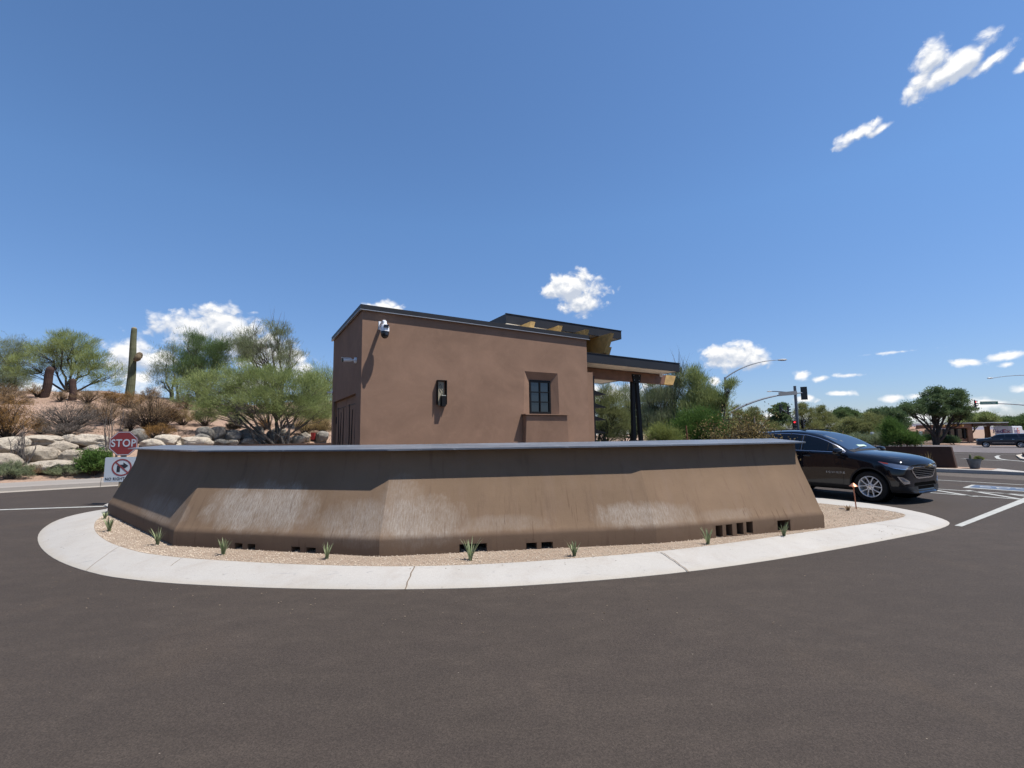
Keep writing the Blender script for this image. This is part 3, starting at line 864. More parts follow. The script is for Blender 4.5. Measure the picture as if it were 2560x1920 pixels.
# clerestory under the upper roof
B('clerestory_wall', MT['building'], [(4.5, 6.85, 2.2, 3.38, HB + .04, 4.6)])
for s_ in (4.55, 5.42, 6.33, 7.22):
    mb = MB(); mb.prism([(1.0, 4.585), (3.6, 4.585), (3.6, 4.06), (1.30, 4.06)], lambda u, v, t: Vector((t, u, v)), s_ - .07, s_ + .07)
    mb.build('roof_beam', MT['gold_wood'], gh, bevel=.004)
mb = MB(); mb.prism([(1.95, 4.42), (3.6, 4.42), (3.6, 3.86), (2.22, 3.86)], lambda u, v, t: Vector((t, u, v)), 7.86, 8.02); mb.build('roof_beam', MT['gold_wood'], gh, bevel=.004)
mb = MB(); mb.box(5.56, 7.86, 2.1, 2.3, 3.80, 4.05); mb.build('ledger_beam', MT['brown_wood'], gh)
# canopy beam with a cut end, steel plate and paired posts
mb = MB(); mb.prism([(5.95, 3.49), (9.92, 3.49), (9.78, 3.20), (5.95, 3.20)], lambda u, v, t: Vector((u, t, v)), 1.18, 1.34); cb = mb.build('canopy_beam', MT['brown_wood'], gh, bevel=.004)
mb = MB(); mb.prism([(9.50, 3.492), (9.93, 3.492), (9.79, 3.197), (9.40, 3.197)], lambda u, v, t: Vector((u, t, v)), 1.175, 1.345); mb.build('beam_end', MT['gold_wood'], cb)  # paler wood colour stands for sunlight on the beam beyond the canopy's shade
mb = MB(); mb.prism([(8.07, 3.42), (8.43, 3.42), (8.385, 3.17), (8.11, 3.17)], lambda u, v, t: Vector((u, t, v)), 1.155, 1.178); pl = mb.build('steel_plate', MT['steel_black'], gh, bevel=.003)
for (u, v) in ((8.12, 3.38), (8.34, 3.38), (8.14, 3.24), (8.33, 3.24)): mb = MB(); mb.lathe([(.014, 0), (.014, .012)], 8, Matrix.Translation((u, 1.145, v)) @ Matrix.Rotation(math.radians(90), 4, 'X')); mb.build('bolt', MT['galv'], pl)


def lean_post(st, sb, z1, w, d0, d1):
    mb = MB(); V = []
    for z, s_ in ((.1, sb), (z1, st)):
        V += [(s_ - w / 2, d0, z), (s_ + w / 2, d0, z), (s_ + w / 2, d1, z), (s_ - w / 2, d1, z)]
    mb.add(V, [(0, 1, 2, 3), (7, 6, 5, 4), (0, 4, 5, 1), (1, 5, 6, 2), (2, 6, 7, 3), (3, 7, 4, 0)])
    return mb.build('steel_post', MT['steel_black'], gh, bevel=.004)


lean_post(8.16, 8.10, 3.195, .125, 1.21, 1.30); lean_post(8.32, 8.47, 3.195, .125, 1.21, 1.30)
# bay with glass, mullion post and sun blades on the right face
B('bay_wall', MT['building'], [(LW, 5.90, .30, .46, 0, 3.20), (LW, 5.88, .461, 3.3, 0, .95)])
B('bay_window', MT['steel_black'], [(5.90, 5.96, .47, .53, .9, 3.1), (5.90, 5.96, 1.9, 1.96, .9, 3.1), (5.90, 5.96, 3.24, 3.3, .9, 3.1), (5.90, 5.96, .53, 3.24, 3.04, 3.1), (5.90, 5.96, .53, 3.24, .951, 1.0)])
B('bay_post', MT['steel_black'], [(5.975, 6.03, .40, .46, 0, 3.12)])
B('bay_glass', MT['glass_dark'], [(5.92, 5.93, .535, 3.235, 1.001, 3.039)])
for z in (2.66, 2.32, 1.98, 1.64):
    mb = MB(); mb.prism([(5.965, z + .10), (6.05, z + .11), (6.46, z + .005), (6.46, z - .01), (5.965, z - .02)], lambda u, v, t: Vector((u, t, v)), .48, 2.2)
    mb.build('sun_blade', MT['steel_black'], gh)

for o in list(gh.children_recursive):
    if o.type != 'MESH': continue
    nm = o.name.split('.')[0]
    for v in o.data.vertices:
        x, z = v.co.x, v.co.z
        if nm in ('wall', 'roof_flashing', 'drip_edge', 'roof_membrane') and z > 3.9: v.co.z -= .021 * x
        elif nm in ('upper_roof', 'roof_beam', 'clerestory_wall') or (nm == 'soffit' and z > 4): v.co.z -= .0225 * (x - 4.02) + .018
        elif nm in ('canopy_roof', 'canopy_beam', 'beam_end', 'steel_plate', 'bolt') or nm == 'soffit': v.co.z -= .021 * (x - 5.9)
# lamp sconce
sc = empty('wall_sconce', P0 + Vector((.873 * 1.63, .488 * 1.63, 2.26)), RZ); sc.scale = (.88, .88, .93)
tag(sc, 'narrow black framed wall sconce with a twig cut-out, on the guardhouse front', 'wall lamp')
B('backplate', simple('bronze_patina', (.42, .37, .26), .6, 0, var=.25, vscale=20), [(-.085, .055, -.035, -.022, -.02, .515)], parent=sc)
B('frame', MT['steel_black'], [(-.115, -.103, -.10, -.0, 0, .545), (.103, .115, -.10, 0, 0, .545), (-.103, .103, -.10, -.0, .535, .545), (-.10, -.04, -.03, -.0, 0, .02)], parent=sc)
mb = MB()
for tw in ([(-.03, .46), (-.055, .42), (-.02, .36), (-.05, .31), (0, .25)], [(-.03, .46), (0, .41), (-.01, .35), (.03, .31), (.02, .26), (.06, .21)], [(-.06, .34), (-.02, .28), (.01, .22)]):
    mb.tube([(x, -.037, z) for x, z in tw], .004, 5)
mb.build('twig_motif', MT['steel_black'], sc)
B('lamp_housing', MT['steel_black'], [(-.03, .075, -.14, -.036, -.045, .19)], parent=sc, bevel=.003)
B('lamp_lens', simple('frosted_lens', (.7, .7, .6), .3), [(-.028, .073, -.138, -.04, .192, .205)], parent=sc)

# PTZ dome camera at the left corner
pz = empty('dome_camera', P0 + Vector((.873 * .36, .488 * .36, 3.74)), RZ); pz.scale = (.8,) * 3
tag(pz, 'white and black dome security camera hanging high on the guardhouse front', 'security camera')
B('mount_plate', MT['white_plastic'], [(-.06, .06, -.014, 0, -.02, .19)], parent=pz, bevel=.004)
mb = MB(); mb.tube([(.0, -.01, .08), (.01, -.12, .13), (.02, -.24, .14), (.02, -.30, .12), (.02, -.32, .04)], [.045, .045, .045, .045, .045], 12); mb.build('bracket_arm', MT['white_plastic'], pz, smooth=True)
mb = MB(); mb.lathe([(.05, .06), (.085, .04), (.10, .0), (.105, -.08), (.105, -.125)], 24, Matrix.Translation((.02, -.32, 0))); hd = mb.build('camera_head', MT['white_plastic'], pz, smooth=True)
mb = MB(); mb.lathe([(.098, -.127), (.10, -.16), (.094, -.21), (.075, -.255), (.045, -.285), (.01, -.295)], 24, Matrix.Translation((.02, -.32, 0))); mb.build('dark_dome', MT['black_plastic'], pz, smooth=True)
mb = MB(); mb.box(-.03, .085, -.445, -.40, -.045, .03); mb.build('sensor_window', MT['black_plastic'], hd, bevel=.006)
mb = MB(); mb.lathe([(.038, 0), (.038, .02), (.02, .025)], 16, Matrix.Translation((.04, -.405, -.205)) @ Matrix.Rotation(math.radians(90), 4, 'X')); mb.build('lens', simple('lens_grey', (.03, .03, .035), .15), pz)


def bullet_cam(loc, rz, lab, sc_=1.0, par=None):
    o = empty('bullet_camera', loc, rz); tag(o, lab, 'security camera', 'bullet security cameras on the guardhouse')
    mb = MB(); mb.lathe([(.062, 0), (.062, .03), (.055, .04)], 20, Matrix.Rotation(math.radians(90), 4, 'X')); mb.build('mount_base', MT['white_plastic'], o, smooth=True)
    mb = MB(); mb.tube([(0, -.04, 0), (0, -.085, .0)], .02, 10); mb.build('joint', MT['white_plastic'], o, smooth=True)
    mb = MB(); mb.tube([(0, -.085, .005), (0, -.10, .004), (0, -.26, -.012)], [.02, .038, .038], 16); bd = mb.build('camera_body', MT['white_plastic'], o, smooth=True)
    mb = MB(); mb.tube([(0, -.2605, -.012), (0, -.285, -.0145)], [.036, .036], 16); mb.build('lens', MT['black_plastic'], bd, smooth=True)
    mb = MB(); mb.box(-.04, .04, -.30, -.11, .034, .040); mb.build('sun_shield', MT['white_plastic'], bd)
    o.scale = (sc_,) * 3
    return o


def ghp(s_, d_, z): return P0 + Vector((.873 * s_ - .488 * d_, .488 * s_ + .873 * d_, z))


bullet_cam(ghp(0, .50, 3.16), RZ - math.pi / 2, 'white bullet camera on the shaded left face above the door', .98)
bullet_cam(ghp(0.0, 3.38, 2.75), RZ - math.pi / 2 - .35, 'small white bullet camera low at the far left corner of the guardhouse', .5)
o = empty('ceiling_sensor', ghp(9.05, .95, 3.50)); tag(o, 'small white downlight under the right end of the canopy', 'light fitting')
mb = MB(); mb.lathe([(.075, 0), (.075, -.03), (.06, -.06), (.05, -.17), (.03, -.19)], 16); mb.build('housing', MT['white_plastic'], o, smooth=True)

# ------------------------------------------------------------------ vegetation
RNG = np.random.default_rng(11)


def unit(v): return v / np.maximum(np.linalg.norm(v, axis=1, keepdims=True), 1e-9)


def strands(P, D, Ln, W, rng):
    """narrow triangles from P along D"""
    side = unit(np.cross(D, unit(rng.normal(size=D.shape)))) * (W[:, None] / 2)
    V = np.empty((len(P), 3, 3)); V[:, 0] = P - side; V[:, 1] = P + side; V[:, 2] = P + D * Ln[:, None]
    return V.reshape(-1, 3), np.arange(len(P) * 3).reshape(-1, 3)


def leaves(P, D, Ln, W, rng):
    """rhombic leaves as quads"""
    side = unit(np.cross(D, unit(rng.normal(size=D.shape)))) * (W[:, None] / 2)
    V = np.empty((len(P), 4, 3)); V[:, 0] = P; V[:, 1] = P + D * (Ln * .45)[:, None] + side; V[:, 2] = P + D * Ln[:, None]; V[:, 3] = P + D * (Ln * .45)[:, None] - side
    return V.reshape(-1, 3), np.arange(len(P) * 4).reshape(-1, 4)


MT['palo'] = m_leaf('palo_verde_leaf', (.24, .31, .10), (.56, .63, .27))
MT['palo_yellow'] = m_leaf('palo_verde_bright', (.22, .27, .07), (.42, .46, .16))
MT['greygreen'] = m_leaf('grey_green_leaf', (.19, .235, .12), (.45, .50, .29))
MT['darkgreen'] = m_leaf('dark_green_leaf', (.11, .185, .07), (.29, .40, .17))
MT['deepgreen'] = m_leaf('mesquite_leaf', (.10, .17, .075), (.28, .37, .18))
MT['olive'] = m_leaf('olive_leaf', (.22, .25, .09), (.50, .52, .23))
MT['bright'] = m_leaf('bright_green_leaf', (.09, .17, .04), (.20, .32, .09))
MT['orange'] = m_leaf('dry_orange_twig', (.24, .125, .045), (.52, .31, .12), .2)
MT['brown'] = m_leaf('dry_brown_twig', (.20, .13, .075), (.52, .37, .22), .15)
MT['grey'] = m_leaf('dry_grey_twig', (.13, .10, .085), (.33, .28, .24), .1)
MT['golden'] = m_leaf('dry_golden_leaf', (.17, .12, .05), (.42, .33, .16), .2, 5)
MT['straw'] = m_leaf('straw_grass', (.34, .24, .10), (.58, .44, .22), .2)
MT['aloe'] = m_leaf('aloe_leaf', (.27, .34, .16), (.60, .64, .40), .15, 20)
MT['bark_dark'] = simple('dark_bark', (.055, .04, .03), .9, var=.35, vscale=6, bump=.5, bscale=20)
MT['bark_grey'] = simple('grey_bark', (.13, .11, .09), .9, var=.35, vscale=6, bump=.5, bscale=20)
MT['bark_green'] = simple('green_bark', (.17, .18, .09), .85, var=.3, vscale=5, bump=.3, bscale=20)


def make_tree(name, label, base, blobs, leaf_mat, bark, seed, n_clump=60, per=110, sig=.22, style='strand', L=(.14, .34), W=(.010, .024), trunks=3, tr=.11, up=.5, cat='tree', group=None, spread=.7, twig_up=0.0, low=.15):
    """blobs: list of (dx, dy, dz, rx, ry, rz, weight) around the base, metres"""
    rng = np.random.default_rng(seed); rnd = random.Random(seed)
    root = empty(name, base); tag(root, label, cat, group)
    tot = sum(b[6] for b in blobs); CL = []; DI = []
    mb = MB()
    tips = []
    for k, b in enumerate(blobs):
        c = np.array(b[:3]); r = np.array(b[3:6]); n = max(5, int(n_clump * b[6] / tot))
        u = unit(rng.normal(size=(n, 3))); rad = rng.uniform(.15, 1, n) ** .45
        pts = c + u * rad[:, None] * r; pts = pts[pts[:, 2] > low]
        CL.append(pts); DI.append(pts - (c - np.array([0, 0, r[2] * .7])))
        # limb from base to this blob, kinked
        st = Vector((rnd.uniform(-.12, .12) * trunks, rnd.uniform(-.1, .1) * trunks, -.05)); en = Vector(c) + Vector((0, 0, -r[2] * .15))
        ctrl = [st]
        for i in range(1, 5):
            f = i / 5; p = st.lerp(en, f); p.z = st.z + (en.z - st.z) * (f ** .8)
            p += Vector((rnd.uniform(-1, 1), rnd.uniform(-1, 1), rnd.uniform(-.4, .4))) * (en - st).length * .06; ctrl.append(p)
        ctrl.append(en); mb.tube(ctrl, [tr * (1 - .82 * i / 5) for i in range(6)], 6)
        for q in pts[rng.permutation(len(pts))[:max(3, int(len(pts) * .75))]]:
            s0 = ctrl[rnd.choice([2, 3, 4, 4])]; e0 = Vector(q); md = s0.lerp(e0, .5) + Vector((rnd.uniform(-1, 1), rnd.uniform(-1, 1), rnd.uniform(-.5, .8))) * (e0 - s0).length * .12
            mb.tube([s0, md, e0], [tr * .28, tr * .17, tr * .06], 4, caps=False)
    mb.build('trunk', bark, root)
    C = np.concatenate(CL); Dc = unit(np.concatenate(DI))
    per_n = (per * 1.5 * rng.uniform(.35, 1.7, len(C))).astype(int)
    idx = np.repeat(np.arange(len(C)), per_n)
    sg = sig * rng.uniform(.6, 1.35, len(C))[idx]
    P = C[idx] + rng.normal(size=(len(idx), 3)) * sg[:, None] * np.array([1.15, 1.15, .8])
    P[:, 2] = np.maximum(P[:, 2], low * .6)
    D = unit(Dc[idx] * spread + unit(P - C[idx]) * .5 + rng.normal(size=P.shape) * .45 + np.array([0, 0, up]))
    Ln = rng.uniform(L[0], L[1], len(P)); Wd = rng.uniform(W[0], W[1], len(P))
    Vv, Ff = (strands if style == 'strand' else leaves)(P, D, Ln, Wd, rng)
    np_object('crown', Vv, Ff, leaf_mat, root)
    if twig_up:
        # bare upright whips above the crown
        m = int(len(C) * twig_up); pick = C[rng.integers(0, len(C), m)]
        Dd = unit(np.array([0, 0, 1.3]) + rng.normal(size=(m, 3)) * .35)
        V2, F2 = strands(pick, Dd, rng.uniform(1.0, 2.1, m), rng.uniform(.03, .055, m), rng); np_object('bare_twigs', V2, F2, MT['grey'], root)
    return root


def px_blobs(base, Y, specs):
    """specs: (px, py, rx_px, ry_px, depth offset, weight) -> blobs relative to base"""
    out = []
    for (px, py, rx, ry, dd, w) in specs:
        p = at(px, py, Y + dd); k = (Y + dd) / F
        out.append((p.x - base.x, p.y - base.y, p.z - base.z, rx * k * 1.02, rx * k * .8, ry * k * 1.08, w))
    return out


def tree_px(name, label, bpx, Yb, specs, mat, bark, seed, zb=None, **kw):
    p = at(bpx, 1090, Yb); z = zb if zb is not None else hill(p.x, p.y)
    base = Vector((p.x, p.y, z)); return make_tree(name, label, base, px_blobs(base, Yb, specs), mat, bark, seed, **kw)


TG = 'desert trees on the left hill'
tree_px('palo_verde_tree', 'wide palo verde tree with many dark limbs, left of the tall saguaro', 165, 33.5,
        [(185, 860, 48, 26, 0, 1.5), (240, 905, 45, 34, 0, 1.3), (120, 890, 55, 32, .5, 1.5), (275, 940, 36, 30, .5, .8), (75, 915, 45, 28, .5, 1), (190, 900, 60, 34, 1, 1.3), (205, 935, 28, 22, -1, .5), (150, 850, 26, 20, 0, .6)],
        MT['palo'], MT['bark_dark'], 1, n_clump=230, per=80, group=TG, tr=.08, sig=.19)
tree_px('palo_verde_tree', 'dull green tree cut by the left edge of the photo', 15, 36,
        [(20, 885, 55, 36, 0, 1.3), (-30, 920, 60, 50, 0, 1.4), (30, 940, 45, 30, 0, 1), (5, 960, 50, 26, 0, .8), (60, 880, 34, 26, 1, .6)],
        MT['greygreen'], MT['bark_dark'], 2, n_clump=130, per=120, group=TG, sig=.26)
tree_px('palo_verde_tree', 'thin see-through tree on the crest, just right of the saguaro', 428, 36,
        [(415, 905, 28, 36, 0, .8), (400, 945, 22, 26, 0, .6), (440, 940, 30, 34, 0, .9), (432, 880, 16, 26, 0, .5)],
        MT['greygreen'], MT['bark_grey'], 3, n_clump=52, per=75, group=TG, tr=.08, sig=.22, up=.8)
tree_px('palo_verde_tree', 'dense blue green tree behind the spreading tree, below the white cloud', 505, 35,
        [(490, 870, 32, 32, 0, 1.1), (540, 890, 34, 34, 0, 1.2), (515, 925, 60, 36, 0, 1.6), (470, 925, 34, 34, 0, .9), (475, 845, 12, 16, 0, .25), (560, 865, 16, 18, 0, .3)],
        MT['darkgreen'], MT['bark_grey'], 4, n_clump=140, per=140, group=TG, sig=.25, up=.9)
tree_px('palo_verde_tree', 'airy tree with upswept branches, tallest of the left trees', 690, 35,
        [(640, 850, 44, 30, 0, 1.3), (700, 850, 40, 38, 0, 1.1), (660, 885, 66, 34, 0, 1.3), (620, 880, 32, 30, 0, .7), (730, 900, 34, 26, 0, .7), (690, 815, 26, 14, 0, .25), (610, 860, 20, 22, 0, .3)],
        MT['greygreen'], MT['bark_grey'], 5, n_clump=140, per=95, group=TG, sig=.21, up=1.1, spread=.9, twig_up=.5)
tree_px('palo_verde_tree', 'broad bright green palo verde in front, spreading over the boulders', 700, 25.5,
        [(640, 960, 80, 45, 0, 2), (560, 960, 70, 45, 0, 1.8), (700, 975, 80, 46, .3, 1.9), (500, 985, 60, 40, 0, 1.2), (620, 1010, 90, 32, -.4, 1.7), (730, 1015, 70, 34, 0, 1.5), (780, 975, 45, 45, .5, 1.1), (800, 1020, 34, 30, .5, .6),
         (540, 1020, 60, 26, -.4, .9), (470, 960, 44, 32, .4, .7), (600, 925, 44, 30, .6, .8), (690, 935, 48, 26, .6, .8)],
        MT['palo'], MT['bark_grey'], 6, n_clump=560, per=88, group=TG, tr=.07, sig=.18, L=(.09, .20), W=(.010, .024), trunks=4)
tree_px('palo_verde_tree', 'loose leafy tree beside the left corner of the guardhouse', 800, 31,
        [(800, 950, 46, 34, 0, 1.2), (775, 985, 40, 34, 0, 1), (820, 1010, 40, 34, 0, 1), (790, 1040, 40, 22, 0, .7), (835, 940, 30, 30, 0, .6)],
        MT['palo'], MT['bark_grey'], 7, n_clump=100, per=125, group=TG, sig=.24)

# shrubs ---------------------------------------------------------------


def make_bush(label, base, w, h, mat, seed, n=1600, stem_mat=None, stems=40, bare=False, twig=(.06, .16), wd=(.006, .014), style='strand', name='desert_shrub', cat='shrub', group='dry shrubs on the left hill', depth=None, dens=1.0, flat=1.0):
    rng = np.random.default_rng(seed); rnd = random.Random(seed)
    root = empty(name, base); tag(root, label, cat, group)
    mb = MB(); ends = []
    dp = depth or w * .8
    for i in range(stems):
        a = rnd.uniform(0, 2 * math.pi); rr = rnd.random() ** .6
        e = Vector((math.cos(a) * rr * w / 2, math.sin(a) * rr * dp / 2, h * (rnd.uniform(.35, 1.0)) * math.sqrt(max(.08, 1 - .75 * rr * rr))))
        s0 = Vector((rnd.uniform(-.05, .05) * w, rnd.uniform(-.05, .05) * w, -.05)); md = s0.lerp(e, .5) + Vector((rnd.uniform(-1, 1), rnd.uniform(-1, 1), .6)) * h * .08
        r0 = .012 * (1 + h * .4); mb.tube([s0, md, e], [r0, r0 * .6, r0 * .25], 4, caps=False); ends.append((md, e))
        for _ in range(3 if bare else 1):
            f = rnd.uniform(.3, .9); q = md.lerp(e, f); z = q + Vector((rnd.uniform(-1, 1), rnd.uniform(-1, 1), rnd.uniform(.2, 1))) * h * .22
            mb.tube([q, z], [r0 * .4, r0 * .12], 3, caps=False); ends.append((q, z))
    mb.build('stem', stem_mat or MT['bark_grey'], root)
    if n:
        E0 = np.array([list(a) for a, _ in ends]); E1 = np.array([list(b) for _, b in ends]); k = rng.integers(0, len(ends), n); f = rng.uniform(.15, 1.08, n)[:, None]
        P = E0[k] * (1 - f) + E1[k] * f + rng.normal(size=(n, 3)) * h * .055; P[:, 2] = np.maximum(P[:, 2], .02)
        D = unit(unit(E1[k] - E0[k]) * .6 + rng.normal(size=(n, 3)) * .6 + np.array([0, 0, .35]))
        Vv, Ff = (strands if style == 'strand' else leaves)(P, D, rng.uniform(*twig, n), rng.uniform(*wd, n), rng)
        np_object('foliage', Vv, Ff, mat, root)
    return root


def bush_px(label, x0, x1, y0, y1, mat, seed, fn=H, **kw):
    b = fn((x0 + x1) / 2, y1); k = b.y / F
    w = (x1 - x0) * k * 1.12; h = (y1 - y0) * k * 1.18
    kw['n'] = int(kw.get('n', 1600) * 2.2); kw['stems'] = int(kw.get('stems', 40) * 1.5)
    return make_bush(label, b, w, h, mat, seed, **kw)


o_ = 'orange'
for i, (lab, x0, x1, y0, y1, mt, n, bare, st) in enumerate([
    ('big rusty orange dry shrub at the left edge, above the leftmost boulders', -40, 74, 1004, 1098, 'orange', 3600, False, 60),
    ('orange brown shrub on the crest at the far left, under the dull green tree', -20, 52, 962, 1002, 'brown', 1500, False, 30),
    ('low orange tuft on the crest beside the leaning dark cactus', 70, 118, 962, 992, 'orange', 900, False, 24),
    ('spiky grey bare bush spreading below the two dark cacti', 92, 250, 1010, 1076, 'grey', 1500, True, 90),
    ('small yellow brown shrub on the crest between the two dark cacti', 128, 172, 975, 1004, 'brown', 800, False, 22),
    ('brown crest shrub right of the short dark cactus', 186, 252, 976, 1008, 'brown', 1400, False, 34),
    ('rust coloured crest shrub left of the saguaro foot', 252, 312, 978, 1006, 'orange', 1300, False, 30),
    ('large brown and olive dry shrub below the saguaro', 312, 436, 985, 1076, 'brown', 4200, False, 80),
    ('orange low growth at the foot of the large brown shrub, right of the stop sign', 352, 432, 1064, 1098, 'orange', 1700, False, 36),
    ('reddish brown shrub right of the saguaro foot on the crest', 345, 402, 974, 1000, 'brown', 1200, False, 26),
    ('dry shrub line on the crest left of the blue green tree', 428, 490, 984, 1008, 'brown', 1400, False, 30),
    ('yellow straw grass clump under the thin tree', 430, 486, 1028, 1062, 'straw', 1500, False, 30),
    ('small green shrub on the slope left of the spreading palo verde', 482, 544, 1020, 1064, 'olive', 1700, False, 34),
    ('grey green shrub under the middle of the spreading palo verde', 568, 622, 1036, 1070, 'greygreen', 1700, False, 34),
    ('golden dry grass clump between the tree trunks and the guardhouse', 735, 790, 1046, 1088, 'straw', 2000, False, 34),
    ('golden dry grass clump against the guardhouse corner', 780, 832, 1050, 1086, 'straw', 2000, False, 34),
    ('thin orange grass left of the palo verde trunks', 640, 680, 1046, 1074, 'orange', 1000, False, 24),
    ('low brown shrub among the top boulders under the palo verde', 560, 600, 1058, 1078, 'brown', 700, False, 20),
    ('faded brown twiggy shrub between bare bush and orange shrub on the slope', 196, 238, 1012, 1046, 'brown', 1000, False, 26),
    ('dead grey twigs lying low above the long flat boulder', 100, 230, 1062, 1088, 'grey', 1300, True, 50),
    ('grey brown brush right of the bare spiky bush, behind the tall bare sticks', 225, 310, 1005, 1060, 'brown', 2600, False, 50),
    ('rusty brush just under the saguaro foot', 290, 360, 985, 1020, 'orange', 2000, False, 44),
    ('orange brush reaching the right flank of the large brown shrub', 375, 445, 1010, 1066, 'orange', 2400, False, 46),
    ('brown shrub low under the left skirt of the spreading palo verde', 432, 500, 1000, 1024, 'brown', 1400, False, 30),
    ('olive brush against the left flank of the large brown shrub', 300, 345, 1030, 1078, 'grey', 1500, False, 34),
    ('short brown tufts on the bare slope under the big orange shrub', 76, 120, 1050, 1084, 'brown', 900, False, 24),
    ('thin brown brush at the far left crest behind the orange shrub', 0, 70, 985, 1010, 'brown', 1300, False, 30),
]):
    bush_px(lab, x0, x1, y0, y1, MT[mt], 100 + i, n=n, bare=bare, stems=st, stem_mat=MT['bark_grey'] if bare else MT['bark_dark'])
SV = 'shrubs along the far pavement'
bush_px('round bright green shrub beside the pavement, left of the no right turn sign', 194, 270, 1132, 1187, MT['bright'], 141, n=5200, stems=70, stem_mat=MT['bark_dark'], style='leaf', twig=(.05, .11), wd=(.02, .04), group=SV, name='green_shrub')
bush_px('low grey green shrub by the pavement at the left edge', -10, 68, 1160, 1196, MT['greygreen'], 142, n=2600, stems=46, group=SV)
bush_px('small brownish shrub at the foot of the bare sticks', 62, 102, 1163, 1187, MT['brown'], 143, n=1200, stems=26, group=SV)
bush_px('low dusty shrub before the flat boulder by the pavement', 116, 192, 1165, 1189, MT['greygreen'], 144, n=2200, stems=40, group=SV)


def sticks(label, x0, x1, y0, y1, seed, n, fn=H):
    """ocotillo-like clump of bare upright canes"""
    b = fn((x0 + x1) / 2, y1); k = b.y / F; w = (x1 - x0) * k; h = (y1 - y0) * k; rnd = random.Random(seed)
    root = empty('bare_shrub', b); tag(root, label, 'shrub', 'bare upright shrubs in front of the boulders'); mb = MB()
    for i in range(n):
        a = rnd.uniform(-1, 1); e = Vector((a * w / 2, rnd.uniform(-.3, .3) * w, h * rnd.uniform(.6, 1) * (1 - .2 * abs(a)))); s0 = Vector((a * w * .18, rnd.uniform(-.1, .1) * w, -.05))
        P = [s0]
        for j in range(1, 6): P.append(s0.lerp(e, j / 6) + Vector((rnd.uniform(-1, 1), rnd.uniform(-1, 1), 0)) * w * .035)
        P.append(e); mb.tube(P, [.022 - .0028 * j for j in range(7)], 5)
        for _ in range(3):
            q = P[rnd.randint(2, 5)]; mb.tube([q, q + Vector((rnd.uniform(-1, 1) * .3, rnd.uniform(-.6, .6) * .3, .35)) * rnd.uniform(.5, 1.3)], [.009, .003], 4, caps=False)
    mb.build('cane', MT['bark_cane'], root); return root


MT['bark_cane'] = simple('grey_cane', (.16, .135, .12), .9, var=.4, vscale=8)
sticks('clump of bare grey sticks standing in front of the left boulders', 22, 92, 1042, 1172, 21, 15)
sticks('tall bare grey sticks just left of the stop sign', 250, 306, 984, 1150, 22, 12)

# saguaros -------------------------------------------------------------


def ribbed(path, rads, ribs=16, depth=.10, n=64):
    V = []; Fc = []; path = [Vector(p) for p in path]
    for i, p in enumerate(path):
        d = (path[min(i + 1, len(path) - 1)] - path[max(0, i - 1)]).normalized(); a = d.cross(Vector((0, 1, 0.01))).normalized(); b = a.cross(d).normalized()
        for k in range(n):
            t = 2 * math.pi * k / n; r = rads[i] * (1 - depth * (.5 - .5 * math.cos(ribs * t))); V.append(p + (a * math.cos(t) + b * math.sin(t)) * r)
    for i in range(len(path) - 1):
        for k in range(n): Fc.append((i * n + k, i * n + (k + 1) % n, (i + 1) * n + (k + 1) % n, (i + 1) * n + k))
    Fc.append(tuple((len(path) - 1) * n + k for k in range(n))); return V, Fc


def m_cactus(name, a, b):
    n = NB(name); c = n.mix(n.rng(n.noise(2.5, 5), .3, .7), a, b)
    c = n.mix(n.math('MULTIPLY', n.rng(n.noise(1.2, 3, .5, stretch=(.3, .3, 2.5)), .5, .65), .6), c, tuple(x * .6 for x in a))
    return n.done(c, n.bump(n.noise(40, 3), .4, .02), .8, .2)


MT['cactus'] = m_cactus('saguaro_green', (.13, .14, .075), (.20, .20, .12)); MT['cactus_dark'] = m_cactus('dead_cactus_brown', (.06, .035, .03), (.10, .06, .05))
MT['cactus_pink'] = m_cactus('cactus_arm', (.20, .15, .09), (.25, .19, .11)); MT['cactus_tip'] = m_cactus('cactus_tip', (.28, .25, .17), (.34, .30, .22))


def cactus_px(label, b, t, wb, wt, mat, tip=True, arms=False):
    base = H(*b); Y = base.y; k = Y / F; top = at(t[0], t[1], Y); root = empty('saguaro_cactus', base); tag(root, label, 'cactus')
    rel = top - base; P = []; R = []
    for i in range(11):
        f = i / 10; P.append(Vector((rel.x * f + .05 * math.sin(f * 5), 0, rel.z * f - (.15 if i == 0 else 0)))); R.append((wb + (wt - wb) * f) * k / 2)
    h0 = P[-1]
    for f, r in ((.06, .97), (.12, .86), (.17, .66), (.20, .40), (.215, .12)): P.append(h0 + Vector((0, 0, f * 1.1 - .02))); R.append(R[10] * r)
    V, Fc = ribbed(P, R); MB().add(V, Fc).build('cactus_body', mat, root, smooth=True, angle=80)
    if tip:
        V, Fc = ribbed([h0 + Vector((0, 0, z)) for z in (.10, .14, .19, .22, .235)], [R[10] * 1.0, R[10] * .95, R[10] * .7, R[10] * .42, R[10] * .1]); MB().add(V, Fc).build('crown_tip', MT['cactus_tip'], root, smooth=True, angle=80)
    if arms:
        for (cx, cy, rx, dy) in ((349, 890, 7, -.05), (351, 896, 8, -.25)):
            c = at(cx, cy, Y) - base; V, Fc = ribbed([Vector((c.x - .22, dy * .2, c.z - .05)), Vector((c.x - .1, dy, c.z - .1)), Vector((c.x, dy, c.z - .05)), Vector((c.x + .03, dy, c.z + .08)), Vector((c.x + .03, dy, c.z + .2)), Vector((c.x + .03, dy, c.z + .26))], [.10, .17, .2, .2, .15, .03], 12)
            MB().add(V, Fc).build('arm', MT['cactus_pink'], root, smooth=True, angle=80)
    return root


